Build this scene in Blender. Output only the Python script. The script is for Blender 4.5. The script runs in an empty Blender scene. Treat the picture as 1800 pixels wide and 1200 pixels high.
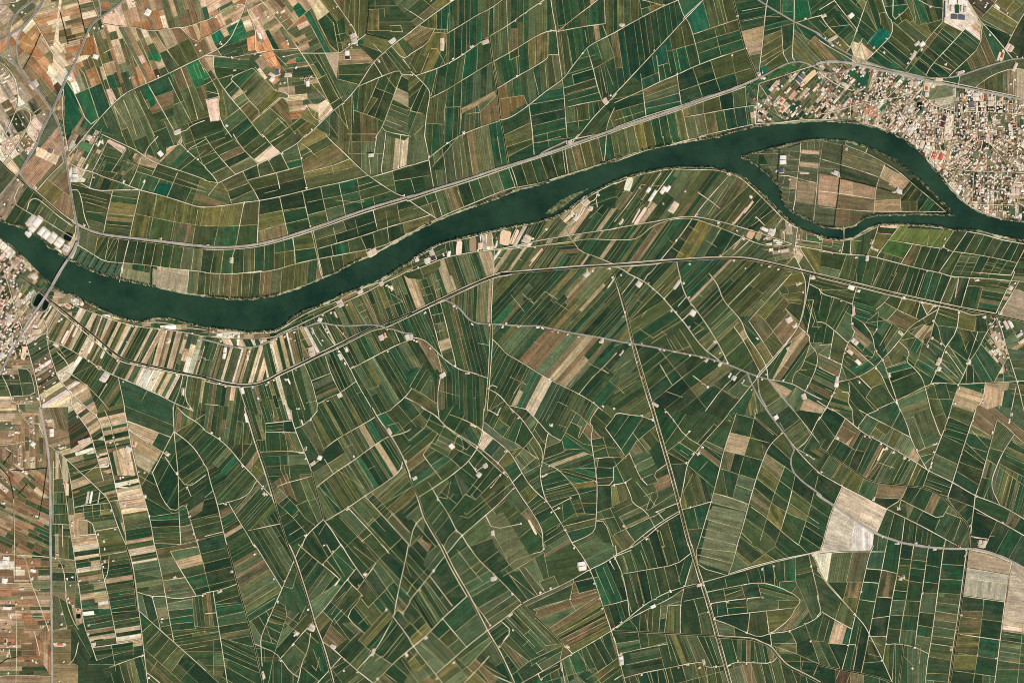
DATA = """
@0,0
A 400,-20 330,110 240,200 140,280 -20,375
A 290,10 200,70 120,150 85,260 75,350 90,450 125,560 200,650 270,730 330,800 420,920 480,1000 520,1100 540,1200
a 290,10 330,60 270,180 190,270 150,350 145,450 165,560 215,640 270,730
a -20,470 100,540 200,650
A 1130,-20 1000,80 880,160 810,210 760,310 700,470 640,600 580,700 540,800 480,930 430,1030 380,1130 350,1200
a 885,155 885,60 860,-20
R 565,790 545,900 555,1050 575,1200
R 1800,495 1650,565 1500,640 1370,700 1230,760 1120,810 1030,880 950,960 870,1050 740,1200
T 900,210 1050,235 1180,240 1340,280 1500,250 1650,240 1800,180
T 290,170 360,290 470,480
D 355,300 300,430 260,510 205,610
t 160,360 280,410
t 270,495 350,510
D 680,-20 715,130 750,290
D 530,110 600,390
T 870,160 800,-20
t 340,120 500,60
t 610,350 760,310
T 820,310 900,570 970,800 1020,880
t 900,570 1110,510
t 1040,250 1150,460 1310,760
t 1190,260 1280,470 1370,690
t 1290,270 1400,470 1480,640
t 1360,280 1480,460 1570,580
t 910,470 1040,400
t 680,580 740,650 870,1050
T 590,720 660,830 780,1110 870,1040
t 660,830 890,730
t 790,480 830,560 890,720 970,940
T 1310,760 1440,990 1530,1150
T 1590,600 1680,830 1740,1050
T 1750,530 1800,640
t 1480,680 1560,850 1690,1090
T 1530,1150 1620,1160 1690,1100 1800,1060
T 1590,250 1730,380 1800,330
t 1760,0 1760,370
t 1400,470 1560,390
t 1110,1100 1000,930
t 1000,930 1080,1200
t 1085,880 1160,1060 1200,1200
t 1180,830 1300,1060 1360,1200
t 1230,800 1310,960
R 180,0 150,20 0,40
R -20,540 60,590 140,700 165,860 150,960 40,1200
t 0,830 100,880 150,960
R 150,940 300,1000 210,1190
T 290,1000 380,930
F 230,420 -45 20 40
F 640,200 -14 16 46
F 950,500 68 18 46
F 1250,450 63 16 34
F 1500,350 65 18 34
F 1700,120 80 22 46
F 1700,400 60 20 30
F 700,900 65 22 50
F 1150,1000 66 12 60
F 1450,850 -15 25 60
F 1600,850 75 14 30
F 1760,800 72 25 40
F 620,1050 65 26 80
F 950,760 65 24 40
F 80,1000 60 10 20
F 400,800 50 25 50
#
sssttGGpttGb
sprrrGGprbbb
rrttrGGbGtob
sbrtrorGGbog
sbrwtrbGbGtt
uubbwegbgrgo
uusbbetGggoo
uuukbegGgoGo
B 300,745 60 70 50 p
B 500,625 20 20 0 w
B 1300,110 50 60 30 w
B 610,690 40 40 30 w
B 840,500 50 40 20 w
B 1560,1160 60 40 -20 w
B 20,660 20 60 60 w
B 60,680 20 60 60 w
B 40,720 20 50 60 w
B 70,960 20 60 60 p
B 120,880 20 60 60 p
P 870,250
P 1180,20
P 1140,690
P 1390,670
P 980,110
P 1720,400
P 1760,450
P 830,250
P 900,230
@0,240
A 350,0 330,60 260,170 180,310
a 180,310 130,360 50,460 -20,540
a 180,330 240,420 300,470
A 540,0 560,110 590,250 610,400 640,580 665,720 690,830 690,930 650,1010 600,1080 520,1200
R 575,0 600,130
a 430,0 500,90 545,150 560,220
R 200,0 120,130 30,240
C -20,190 30,250 150,360 300,480 400,560 500,650 600,740 680,790 780,840 880,870 1000,890 1140,905 1300,925 1450,945 1600,965 1810,985
A 640,745 760,815 880,855 1000,875 1140,890 1300,908 1450,925 1600,945 1810,965
R 300,460 410,560 500,640 640,745
R 760,-20 600,170
R 560,230 450,330 320,480
T 180,410 110,580 250,670 400,740 540,830 660,900
T 240,640 260,560 320,540 400,600 500,690 640,790
T 660,800 680,950
T 680,950 810,1030 920,1100 1080,1110 1300,1130 1500,1160 1810,1190
R 1140,890 1110,1000 1080,1130 1075,1200
T 640,470 690,470 720,560 740,700 790,820
R 620,240 720,290 810,310 920,360 1080,410 1220,470 1430,520 1620,580 1740,620 1810,620
R 710,410 840,480 1040,470 1220,470
R 1230,480 1190,660 1160,780 1140,890
R 890,-20 1000,30 1130,90 1210,130 1290,190 1380,240 1580,300 1810,380
T 1380,250 1330,350
T 1280,390 1240,470
T 950,30 880,180 810,310
T 820,320 790,440
T 860,0 790,140 710,280
T 1110,110 1040,220 980,310
t 980,310 1030,320 970,390
T 1240,190 1180,350 1130,440
T 1560,320 1470,530
t 1090,340 1180,260
t 1080,210 1350,310
t 1210,310 1530,410
t 1560,370 1810,460
t 1530,410 1810,490
t 1350,480 1410,370
t 1620,590 1690,450 
T 990,480 940,690 910,850
t 1380,530 1310,880
t 1560,580 1500,910
t 1740,640 1690,940
t 1190,680 1530,750 1810,790
t 720,500 940,560
t 750,570 950,640
t 760,660 1180,700
t 980,520 1200,550
t 930,770 1150,790
t 860,880 830,1040
t 960,890 920,1100
t 1045,900 1010,1100
t 1210,930 1170,1110
t 1285,940 1250,1120
t 1365,950 1330,1130
t 1440,955 1410,1140
t 1525,965 1490,1150
t 1615,975 1580,1170
t 1705,985 1680,1180
D 720,1000 665,1090
D 775,1030 720,1120
D 820,1050 770,1140
D 870,1085 820,1165
D 920,1110 870,1185
D 975,1120 930,1195
D 1035,1125 1000,1200
T 1075,1130 1050,1280
D 1340,1150 1330,1300
T 1660,1180 1650,1320
t 410,370 620,530
t 560,490 450,620
t 380,210 260,350
t 380,620 330,700
t 500,720 460,800
T 1280,190 1285,110 1390,0
T 1380,240 1470,150 1460,100 1590,70 1600,30
T 1590,70 1660,140 1810,270
T 1660,110 1800,30
t 1580,300 1810,120
t 1600,0 1560,60
F 250,270 -48 25 60
F 80,500 -55 25 50
F 450,450 -55 32 60
F 370,700 -60 16 40
F 760,120 -62 22 50
F 850,180 -62 25 60
F 1000,160 18 12 36
F 1130,200 -62 15 35
F 1300,280 18 15 50
F 1300,420 -65 18 40
F 1650,400 20 14 35
F 1650,520 -70 35 40
F 1300,600 -77 36 44
F 1650,850 -77 36 44
F 850,620 6 14 60
F 1070,650 6 10 60
F 850,400 -65 12 30
F 1150,80 65 14 60
F 1400,80 60 20 30
F 1650,200 -38 12 80
F 750,960 -75 22 60
F 1400,1030 -78 15 50
F 850,1100 -62 10 40
F 1200,1180 -82 60 60
F 1500,1230 -85 80 60
F 700,640 -80 30 90
#
uugtuugoggto
pgtbtgggtgmg
gobbwogGgogo
ugoobgggogee
bgoookoyoyoo
wepooookogog
wwppwogkgooo
uugggkggggGG
B 300,790 60 190 38 p
B 270,740 50 100 38 p
B 390,850 100 80 38 w
B 460,890 60 90 38 p
B 520,930 70 80 38 t
B 600,880 70 70 25 k
B 580,980 60 60 25 p
B 660,360 50 60 0 w
B 655,300 40 60 0 p
B 445,130 50 40 20 b
B 1410,150 40 50 -40 w
B 1085,400 20 30 20 w
B 1415,900 20 20 0 w
B 520,1000 60 20 38 w
B 310,450 30 30 38 p
B 100,90 30 40 30 w
P 825,360
P 635,740
P 1650,130
P 1265,390
P 1740,200
P 740,775
@0,480
R 40,0 80,120 120,270 160,400 200,500 220,580 260,720 300,860 330,1000 350,1100 360,1200
C 130,0 210,50 280,100 340,150 400,200 470,260 560,330 640,400 730,470 820,540 920,630 1030,720 1100,760 1200,785 1350,820 1500,850 1650,885 1810,915
R 170,20 340,150 460,290 640,430 810,580 900,660 1010,750 1100,790 1200,810 1400,850 1600,890 1810,935
A 540,-20 450,130 400,210 340,300 270,390 210,490 180,570 110,670 30,830 -20,910
R 650,280 760,325 960,400 1100,445 1280,480 1420,490 1560,510 1700,535 1810,560
T 560,190 640,180 740,250 860,310 950,350 1100,410 1270,440 1400,430 1520,450 1650,480 1730,490 1810,500
R 400,580 520,620 650,690 740,740 840,810 940,870 1040,915 1180,970 1330,1040 1430,1085 1530,1140 1700,1210
R 380,400 420,480 410,560 430,680 470,800 510,920 560,980 640,1070 730,1150 800,1220
T 200,560 310,560 400,530
a 340,170 290,200 270,270 310,310
D 360,180 310,290
a 440,260 420,320 370,350 330,330
T 60,840 160,835 260,840 300,980 310,1070 90,1085
T 20,900 70,1000 100,1090 
T 100,1090 110,1130 160,1140 170,1200
t 155,840 200,1070
t 60,980 300,960
R 1040,915 1070,1050 1100,1200
T 1610,895 1580,1030 1530,1150
T 1650,905 1620,1100 1700,1210
T 1530,1150 1525,1210
T 1800,640 1720,910
t 1690,710 1810,750
T 580,860 720,950 860,1080 960,1200
T 500,690 590,780 640,900
T 640,1070 620,1130 650,1200
t 580,740 500,640
T 870,1090 940,970
t 830,800 640,900
t 1290,1040 1240,1130
T 530,300 470,400 400,530
t 700,310 620,460
t 850,370 770,520
t 950,400 880,590
t 1050,450 960,640
t 1130,460 1000,700
t 1330,500 1210,780
t 1440,510 1280,800
t 1620,540 1530,850
T 200,100 120,280
T 310,170 180,330
T 460,290 340,470
F 270,180 -58 8 50
F 420,400 -58 7 40
F 560,450 -58 6 60
F 800,430 -60 6 60
F 1050,560 -62 7 70
F 1400,620 -65 7 70
F 1700,700 -68 8 70
F 750,650 -60 8 70
F 1000,780 -63 8 60
F 1300,900 -66 7 50
F 1550,980 -70 8 60
F 1700,1000 -80 20 30
F 550,800 -30 16 30
F 720,850 -55 22 40
F 900,950 -58 14 50
F 1200,1050 30 30 60
F 650,1050 -35 9 40
F 550,1050 -30 9 40
F 200,950 -80 25 22
F 250,1130 -10 15 30
F 60,1130 -10 8 30
#
ummsuusggGGo
uumsuusgggge
usmsmmmmsggg
uummmmmmmmsg
uukmmmmmmmms
ubummogmmmmm
kkummgggwmmm
psumptogoggo
B 30,200 40 90 10 g
B 15,290 40 40 10 r
B 80,400 40 80 5 w
B 20,250 40 30 10 r
B 330,510 60 40 -10 p
B 490,630 50 30 35 w
B 210,700 40 120 10 p
B 20,720 40 50 10 w
B 870,830 40 30 30 r
B 920,910 60 90 35 w
B 1290,930 30 160 20 w
B 1480,600 30 40 20 w
B 340,240 60 110 25 k
B 410,280 60 100 20 k
B 300,30 60 40 40 w
B 600,290 60 30 35 r
B 570,560 20 130 28 w
B 670,500 20 130 25 w
B 1340,450 30 30 5 e
B 450,820 30 20 30 r
B 800,650 22 120 25 w
B 910,700 24 110 25 w
B 1350,940 24 30 20 w
B 1610,1040 20 60 5 w
B 720,270 30 40 20 w
P 960,400
P 980,380
P 1390,490
P 640,300
P 860,300
P 540,400
P 520,420
P 470,880
P 460,900
P 560,890
P 540,920
P 390,1000
P 395,1030
P 400,1060
P 390,1110
P 720,690
P 780,770
P 850,820
P 1080,955
P 1360,1045
P 1640,545
P 1740,590
P 620,1040
P 740,1160
P 1550,890
P 350,840
P 350,800
P 300,560
P 310,620
P 350,660
P 1170,470
P 1690,530
P 1460,510
P 1120,600
P 710,500
P 1030,770
P 420,560
P 130,510
P 100,530
P 150,490
P 60,520
P 90,490
P 40,560
@0,720
A 350,-20 380,120 410,260 430,420 440,600 445,800 445,1210
T 180,0 250,120 350,120
T 420,310 340,130
R 640,-20 700,70 790,190 830,330 870,480 910,620
T 770,-10 870,70 910,220 940,350 970,460 1000,600 1030,740 1070,900 1100,1060 1110,1180
T 920,0 970,110 1000,250 1020,340 1080,440 
R 1090,-20 1130,180 1160,350 1200,520 1240,690 1290,850 1330,1010 1360,1210
R 430,310 520,380 580,430 720,560 860,690 960,790 1000,920 1050,1060 1110,1190
T 580,430 610,560 640,750 660,970
T 520,440 560,620 590,830 610,1000 640,1200
T 470,1000 610,1010
T 1520,-20 1530,190 1550,400 1570,600 1570,850 1590,1180
R 1560,-20 1640,60 1720,100 1800,170
R 1530,190 1640,270 1720,350 1800,480
T 1530,190 1470,300 1400,440 1340,550
T 1340,550 1380,660 1430,790 1520,900 1630,820 1660,920 1730,1160 1750,1210
T 1450,410 1540,550 1650,690 1810,570
T 1650,690 1680,760
R 1140,180 1300,290 1460,390
T 1130,100 1500,240
t 1390,210 1340,300
t 1200,430 1340,550
t 1190,330 1400,450
T 970,800 1260,770
T 660,850 960,815
T 1120,850 1280,850
t 730,840 745,970
t 810,840 820,960
t 880,830 890,930
t 660,910 980,870
T 640,960 800,970 840,1080 870,1200
T 640,1110 840,1090
T 850,1060 1040,1030
t 680,620 860,480
T 470,450 465,1010
t 470,610 550,600
t 470,720 560,720
t 470,825 590,825
t 470,920 600,910
t 470,1100 620,1110
T 550,1020 550,1200
t 1570,720 1690,640
t 1310,940 1570,900
t 1330,970 1580,960
t 1330,1030 1590,1020
t 1360,1170 1590,1180
t 1590,1180 1810,1130
t 1580,1030 1700,1000
D 110,360 30,480
D 0,500 80,590 110,700 120,780
D 410,520 380,740 340,960
T 120,780 130,1210
D 240,650 160,740
t 240,650 370,790
T 160,0 250,130
T 0,310 130,300 250,270
T 40,330 120,380
D 100,530 200,530 410,510
t 640,560 860,500
t 660,860 940,760
t 1540,200 1800,40
F 1350,90 25 18 70
F 1300,260 28 20 50
F 1300,430 28 20 60
F 1470,650 -60 20 60
F 1420,950 -3 12 60
F 1200,1000 2 12 40
F 1680,250 -55 14 50
F 1650,450 -38 14 60
F 1700,1050 -15 24 40
F 850,620 -20 7 40
F 750,550 -20 10 50
F 780,450 -8 8 40
F 800,760 -20 16 30
F 700,230 -35 10 50
F 880,150 -35 10 30
F 870,380 -5 5 20
F 920,450 -5 5 20
F 830,900 -3 16 16
F 900,1050 -5 8 40
F 750,1150 -5 8 40
F 510,700 90 22 22
F 580,800 85 8 40
F 1000,900 75 10 40
F 1050,200 -5 20 40
F 1150,450 75 16 40
F 200,650 40 30 60
F 200,900 25 20 50
F 80,80 -12 6 50
F 280,180 80 30 30
F 520,250 -15 14 30
F 1700,850 -30 12 60
F 560,100 60 12 30
F 640,100 -32 14 40
F 1100,850 0 8 30
F 1150,700 -10 10 30
F 290,370 80 20 30
#
pbsbgmmokkom
pbsbBmmotgmo
bbbsmkmmtogg
bsbsgommoggg
rbbgmgmmkkgg
bergggopgkgm
tregtggGkkgg
gbggtmomgogG
B 1180,300 40 45 5 r
B 1130,340 60 40 30 w
B 1470,390 40 30 35 w
B 1090,840 40 30 0 w
B 1275,760 25 35 10 w
B 1070,680 110 12 3 w
B 1070,650 110 12 3 w
B 430,95 50 25 -5 w
B 455,200 40 70 0 w
B 670,720 60 16 -20 r
B 570,640 30 20 -10 r
B 590,700 30 110 0 p
B 770,770 20 110 10 w
B 800,770 20 110 10 w
B 870,770 10 110 10 w
B 740,270 100 30 -18 p
B 800,375 60 20 -5 p
B 910,430 80 14 -3 p
B 910,500 80 14 -3 p
B 550,330 60 20 -20 w
B 30,820 30 20 10 w
B 220,440 20 20 0 w
B 350,440 30 20 0 r
B 290,300 40 40 40 w
P 520,310
P 570,330
P 260,270
P 300,330
P 130,400
P 110,520
P 60,540
P 860,410
P 950,490
P 1000,240
P 970,290
P 1030,300
P 1080,590
P 1060,600
P 1090,570
P 1140,650
P 1560,550
P 1640,680
P 1700,1090
P 1740,1140
P 1130,170
P 620,1000
P 640,990
P 630,1010
P 980,880
P 1010,1050
P 1310,930
P 1670,930
P 1640,830
P 60,120
P 100,150
P 160,200
P 80,220
P 840,40
P 680,60
P 1160,460
P 1220,540
P 1270,550
P 860,1090
P 650,1100
P 910,1150
@0,960
A 445,-10 450,200 455,600 460,1210
T -20,60 180,75 430,90 660,120
R 640,-10 670,200 700,380 720,560 740,700 800,850 850,1000
T 870,-10 880,80 910,270 950,430 980,580 1010,730 1030,850
R 1110,-10 1160,120 1190,300 1220,550 1240,700 1270,960 1300,1210
T 660,120 1120,40
T 960,70 950,230 920,290
C 1105,-10 1150,120 1180,300 1205,550
R 1220,560 1350,680 1530,840 1700,990 1810,1090
T 1360,-10 1410,190 1450,400 1490,640 1530,840
R 1210,400 1340,440 1450,435 1540,460 1690,440 1810,420
T 1340,450 1370,560 1410,720
T 1740,-10 1800,190
T 1500,50 1590,210 1640,290 1720,420
T 1500,40 1740,0
T 820,885 1000,860 1250,820
T 960,1060 1250,955
T 510,100 560,200 580,370 580,480 640,650 690,730
T 690,840 660,980 600,1040
T 180,70 230,110 270,310 330,460 380,600 430,740
T 130,0 130,280
T 0,320 280,320
D 0,1030 60,985 150,970
T 140,560 150,900 140,1200
T -20,1140 140,1125 440,1140
T 80,900 90,960
T 300,740 340,900 350,960
T 290,610 380,610
T 1300,1110 1410,1200
t 1210,400 1050,420
t 970,550 1200,510
t 980,580 1220,560
t 990,660 1220,620
t 1250,750 1370,640
t 1290,850 1400,740
t 1270,900 1620,1210
t 1350,980 1480,820
t 1420,1040 1560,880
t 1500,1110 1620,940
t 1330,1090 1380,1010
t 1690,440 1710,700 1810,710
t 1480,500 1680,460
t 1490,560 1690,540
t 1500,630 1700,600
t 1510,680 1710,660
t 1520,740 1720,720
t 1540,790 1810,740
t 1550,870 1810,830
t 1580,910 1810,870
t 980,870 1020,1100
t 1170,840 1170,950
t 850,1000 1000,950 1170,910
T 1430,300 1630,270
t 1060,1080 1090,1180
t 1140,990 1170,1150
t 720,550 970,540
t 780,690 980,650
t 750,740 1010,700
F 1280,150 -15 10 60
F 1250,350 -10 12 40
F 1520,200 -12 14 50
F 1700,120 -15 16 60
F 1580,370 0 12 40
F 1600,600 -4 13 60
F 1760,580 80 8 60
F 1350,500 80 14 40
F 1450,620 -5 14 20
F 1300,650 55 14 40
F 1450,900 -45 18 60
F 1700,850 -5 12 80
F 1700,1100 45 12 60
F 1450,1130 40 18 60
F 1050,920 -5 25 30
F 1100,1100 75 20 40
F 800,200 -5 7 50
F 1050,200 -3 8 40
F 1080,480 -3 8 40
F 820,450 -5 9 40
F 1110,650 -3 8 50
F 870,700 -5 10 40
F 920,1000 0 30 30
F 350,200 5 7 40
F 350,500 5 7 40
F 200,500 5 9 40
F 60,500 5 9 40
F 200,750 5 14 40
F 400,900 85 12 60
F 550,900 0 8 40
F 520,300 10 14 30
F 620,400 10 10 20
F 520,560 80 14 40
F 700,900 60 30 60
F 250,1000 10 25 40
F 600,1150 0 20 40
#
brgsgmoomgot
wrgkgmkkGGgg
rptbgsmoGoGk
prpgsemggsGg
prtbgktkgggg
rbrtkemmmogo
tbrGregkkogg
bkrtskkogogg
B 50,120 60 70 10 w
B 40,300 50 50 10 w
B 60,540 80 30 5 w
B 790,585 120 35 -5 w
B 850,575 50 40 -5 g
B 50,830 30 40 5 k
B 290,210 50 30 15 w
B 280,280 30 25 5 w
B 340,380 30 12 5 b
B 190,450 20 20 0 w
B 180,370 30 20 0 p
B 20,910 30 20 0 b
B 65,950 20 40 0 p
B 870,820 80 12 -5 k
B 530,860 90 30 2 r
B 820,860 40 40 0 w
B 690,560 40 25 0 r
B 690,610 40 40 0 k
B 1340,440 20 14 0 w
B 1535,270 25 20 0 w
B 540,170 30 60 -80 g
B 1060,615 80 16 -5 g
P 200,370
P 90,490
P 140,500
P 60,680
P 90,610
P 200,540
P 290,1000
P 320,1010
P 560,1010
P 680,200
P 690,220
P 700,300
P 690,320
P 620,340
P 600,450
P 610,490
P 640,520
P 545,590
P 545,680
P 780,690
P 770,760
P 920,120
P 900,150
P 910,180
P 1000,120
P 1490,380
P 1310,1150
P 1250,960
P 520,1180
P 420,660
P 60,50
P 70,1110
P 280,130
P 920,20
P 1780,430
P 1420,660
P 590,280
P 640,270
P 500,70
P 490,100
@360,0
R -20,500 150,420 230,340 280,230 320,150 375,-20
T 0,490 110,495 230,510 340,490 480,465 620,440 810,430
T 380,100 480,40 640,-30
T 0,190 160,110 300,30 370,60
T -20,340 50,310 120,270 180,230
T 490,0 560,80 660,200 730,290 800,400 850,470 960,640 1040,800 1130,970
T 730,260 780,210 880,120 950,60 1000,-20
T 660,210 760,150
T 370,80 420,200 450,290 440,430 470,465
t 600,130 480,200
t 50,310 90,400 150,500
t 110,40 190,230
t 840,470 1180,470
T 850,470 1060,470 1190,465
T 1190,465 1250,420 1370,340 1420,300
T 1120,-20 1250,170 1310,250 1340,330
D 1445,-20 1440,110 1430,200 1420,290
D 1420,300 1500,320 1610,350
R 1820,280 1700,360 1600,440 1480,550 1400,680 1340,770 1240,890 1130,970 1000,1100 880,1210
T 1350,760 1560,670 1710,615 1730,660 1810,660
T 1730,660 1680,790 1630,930 1560,1120 1500,1210
T 1560,1120 1590,1160 1810,1200
T 1490,555 1560,670
T 1640,410 1740,520 1800,490
T 1740,520 1810,610
t 1360,0 1350,340
t 1280,0 1260,170
t 1440,85 1580,80 1580,150
t 1530,90 1530,260
t 1430,270 1640,270
t 1750,70 1810,110
t 1620,230 1720,225 1740,280 1630,280
t 1130,200 1180,470
t 1160,310 1240,290
t 940,60 1000,200 1100,400 1180,470
t 1000,50 1140,220
t 870,130 950,260 1060,470
t 730,280 860,410 
t 820,410 940,350
t 960,480 1060,640 1140,800 1180,870
t 1060,480 1160,690
t 1180,480 1170,700
t 990,700 1080,650
t 1100,920 1210,850
t 940,740 1090,900
T 0,600 60,700 130,830 120,930 140,1070 240,1210
T 80,500 75,600 110,700 240,880 350,1000 410,1080 510,1210
T 240,880 370,800
T 230,700 330,800 400,900 500,995 410,1080
T 230,700 250,670 420,600
T 0,880 130,850
t 500,995 560,940 650,870
t 110,700 240,660
t 150,1070 300,960
t 560,940 700,1060 800,1180
t 300,960 380,900
t 420,600 520,690 620,800
t 180,780 240,720
t 0,750 100,690
t 0,800 130,830
T 620,800 730,820 740,870 650,860
t 740,870 840,880
t 740,870 740,920
T 900,940 960,1040 1030,1070
t 910,870 980,960 960,1040
t 800,990 870,1050 980,1110
t 520,690 440,590
T 470,465 540,450
T 640,600 550,520
t 680,590 720,640 740,820
t 590,450 720,580
t 700,500 870,460
t 800,600 920,580
t 740,600 960,570
T 860,680 990,690
t 410,1080 630,900
t 640,1190 840,1040
t 520,1160 640,1040 720,1120
t 1300,840 1310,1080
t 1430,1000 1520,870 1460,850
t 1480,1030 1570,1070
t 1310,970 1480,1030
t 1250,1180 1500,1180
t 1390,1000 1470,840 1530,690
t 1680,800 1800,860
t 1650,870 1800,950
t 1630,960 1790,1020
t 1600,1060 1730,1110
t 1600,680 1680,780
t 1480,540 1590,460
t 1540,480 1620,640
t 1590,460 1700,610
t 1480,390 1560,470
t 1180,700 1340,740
t 1190,570 1400,560
t 1410,610 1480,550
t 1070,1060 1180,1210
t 1210,920 1260,1140
t 1150,980 1260,1130
F 150,60 -28 10 30
F 100,250 60 14 40
F 80,420 55 12 30
F 250,250 -30 40 60
F 270,430 -30 12 40
F 450,180 58 16 40
F 560,80 55 14 40
F 600,230 -32 6 34
F 680,310 60 16 40
F 480,330 60 16 40
F 550,540 60 18 40
F 800,520 -10 12 40
F 740,700 0 14 30
F 850,800 0 14 30
F 580,680 55 10 24
F 950,830 -12 14 36
F 820,320 -30 30 60
F 1020,300 60 10 80
F 1100,120 55 30 60
F 1180,280 80 20 30
F 1310,200 87 18 50
F 1500,180 88 20 40
F 1680,220 -15 24 50
F 1550,350 20 20 40
F 1300,600 -10 12 50
F 1110,560 62 20 80
F 1050,720 62 18 50
F 1650,500 50 12 50
F 1550,600 55 12 50
F 1430,700 -20 20 50
F 1750,500 55 14 40
F 1750,800 25 14 40
F 1720,1080 25 14 40
F 1500,850 -75 18 50
F 1380,860 -85 12 60
F 1400,1100 80 22 40
F 1200,1050 72 10 60
F 1050,1000 -50 16 40
F 850,1100 -40 22 50
F 950,1000 30 16 40
F 820,920 -10 22 20
F 650,960 50 16 40
F 550,780 -40 18 40
F 350,720 -45 12 50
F 420,1000 -38 20 50
F 330,900 -40 16 40
F 160,580 5 16 40
F 180,720 -40 20 40
F 60,780 -20 18 30
F 70,960 80 20 44
F 40,620 60 16 40
F 250,1080 -35 24 50
F 60,1130 -15 16 60
F 620,1080 -40 22 40
F 1260,380 -10 14 20
F 1290,270 60 12 20
#
pttbttpooggG
rtttttmgoogo
begtbtmooGog
tgGtrmGmmggG
ggkGmKKmgogo
gGootpmgmogm
goooorpgomgg
gggmogogoogg
B 590,700 40 40 35 w
B 590,660 60 30 35 p
B 640,640 40 50 -10 b
B 730,660 60 40 0 p
B 905,735 30 50 -5 w
B 850,690 20 14 -10 k
B 880,685 18 14 -10 k
B 905,680 18 14 -10 k
B 935,670 18 14 -10 k
B 885,705 18 14 -10 k
B 915,695 18 14 -10 k
B 690,100 40 20 -30 w
B 1250,470 40 50 0 w
B 1255,510 50 30 0 k
B 1310,340 50 90 -20 p
B 1370,370 50 40 0 e
B 1650,360 60 40 -35 w
B 470,300 16 80 -20 p
B 490,320 16 60 -20 w
B 1530,540 30 14 60 w
B 460,330 20 80 -20 b
B 450,170 60 16 -30 w
P 300,520
P 280,190
P 290,60
P 240,510
P 260,620
P 720,360
P 730,380
P 690,500
P 800,600
P 760,660
P 660,740
P 700,730
P 890,930
P 860,870
P 1130,70
P 1270,390
P 1300,380
P 1340,400
P 1290,420
P 1160,60
P 130,380
P 150,390
P 100,150
P 490,490
P 1220,910
P 1280,220
P 1300,300
P 560,150
P 190,1100
P 640,110
P 660,150
P 940,1140
P 440,480
@360,240
R 890,-20 820,60 680,140 560,200 440,260 280,330 120,410
R 0,270 60,330 120,410 100,430 30,520
T 0,390 120,410
A -20,970 120,975 280,970 430,955 600,920 760,870 930,815 1090,760 1280,690 1480,620 1650,570 1820,520
R -20,990 120,997 280,990 450,972 620,935 940,835 1280,712 1500,640 1820,545
C -20,982 120,986 280,982 440,965 610,928 930,826 1090,772 1280,702 1490,631 1820,533
R -20,625 200,605 340,580 480,565 660,530 860,480 1020,440 1180,410 1430,345
R 1060,-20 1110,40 1200,120 1300,220 1430,340 1550,420 1690,510 1750,525
R 1470,355 1600,320 1810,250
T 1590,-20 1575,130 1550,290 1560,320
T 1510,0 1490,140
T 1720,0 1700,260
T 0,0 80,120 190,250 270,330
R 250,-20 330,110 460,230
T 510,-20 590,80 660,140
T 670,150 740,290
T 815,70 850,200 870,330 900,460
T 340,320 380,400 430,470 480,565
T 460,250 480,340
T 630,320 660,460
T 390,380 630,320 870,255
T 870,320 1120,260 1270,200
t 1120,260 1130,330 
T 345,580 310,760 275,960 240,1060 240,1210
T 480,565 470,760 460,930
T 660,540 690,680 730,860
T 860,490 900,680 930,800
T 1020,450 1050,600 1085,750
T 1180,420 1220,600 1235,690
t 1340,380 1370,550 1390,640
T 940,840 970,980 1000,1100 1020,1210
T 955,835 985,980 1005,1090 1035,1210
T 370,1200 600,1180 790,1120 970,1080 1240,1030 1420,995
T 1370,880 1420,990 1440,1060
T 980,990 1370,880 1600,800 1810,740
T 1480,650 1520,830
T 775,900 790,1010 795,1120
T 1130,1200 1300,1110 1440,1060 1600,970 1700,900 1810,840
T 1420,995 1560,965 1700,900
t 480,690 680,650 880,620
t 700,660 900,620
t 480,830 700,765
t 720,765 910,720
t 900,580 1040,550
t 910,690 1060,650
t 1060,640 1220,600
t 1040,550 1200,520
t 1220,600 1480,530 1640,480
t 1200,520 1360,480 1560,420
t 1340,440 1480,400
t 0,785 180,790 300,785
t 300,785 460,775
t 150,620 120,790 80,960
t 85,1000 50,1190
t 165,1000 140,1200
t 345,990 340,1190
t 440,980 435,1190
t 525,960 520,1190
t 610,940 610,1170
t 620,1025 790,1000 960,980
t 700,1020 700,1150
t 970,910 1140,860
t 1130,800 1160,930
t 1150,860 1340,800 1490,750
t 1320,730 1350,860
t 1590,650 1610,790
t 1690,600 1720,770
t 1605,810 1620,920
t 1740,760 1760,850
t 1480,860 1500,970
t 1115,970 1130,1050
t 1260,930 1275,1010
t 1110,1060 1140,1190
t 1210,1040 1220,1150
t 0,250 130,180
t 60,330 200,260
t 100,100 270,20
t 140,160 300,90
t 180,210 340,140
t 230,270 380,190
t 0,170 90,110
t 410,150 540,50
t 340,100 270,40
t 470,200 590,80
t 560,60 700,-20
t 730,220 840,200
t 560,210 610,310
t 150,410 200,480 240,600
t 200,480 390,410
t 230,560 430,470
t 520,500 640,470
t 840,180 930,130 1000,190
t 850,60 940,130
t 1260,150 1420,150 1560,150
t 1440,160 1460,330
t 1280,0 1260,150
t 1650,310 1680,480
t 1670,390 1810,370
t 1150,560 1360,580 1400,570
t 1480,540 1500,620
F 60,120 -28 14 40
F 250,170 -28 14 40
F 450,80 -42 14 50
F 100,240 -30 20 40
F 30,350 20 20 40
F 130,350 -25 30 40
F 100,470 8 16 50
F 100,540 8 22 60
F 320,480 -25 18 50
F 420,300 -20 20 50
F 540,400 -15 22 60
F 750,380 -10 22 60
F 780,160 -20 20 40
F 1050,150 -28 16 70
F 1000,350 -12 20 60
F 1380,170 85 20 60
F 1530,200 88 18 60
F 1640,150 90 14 60
F 570,620 -12 28 50
F 770,580 -14 28 50
F 900,640 -14 28 50
F 1000,560 -14 28 50
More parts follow.
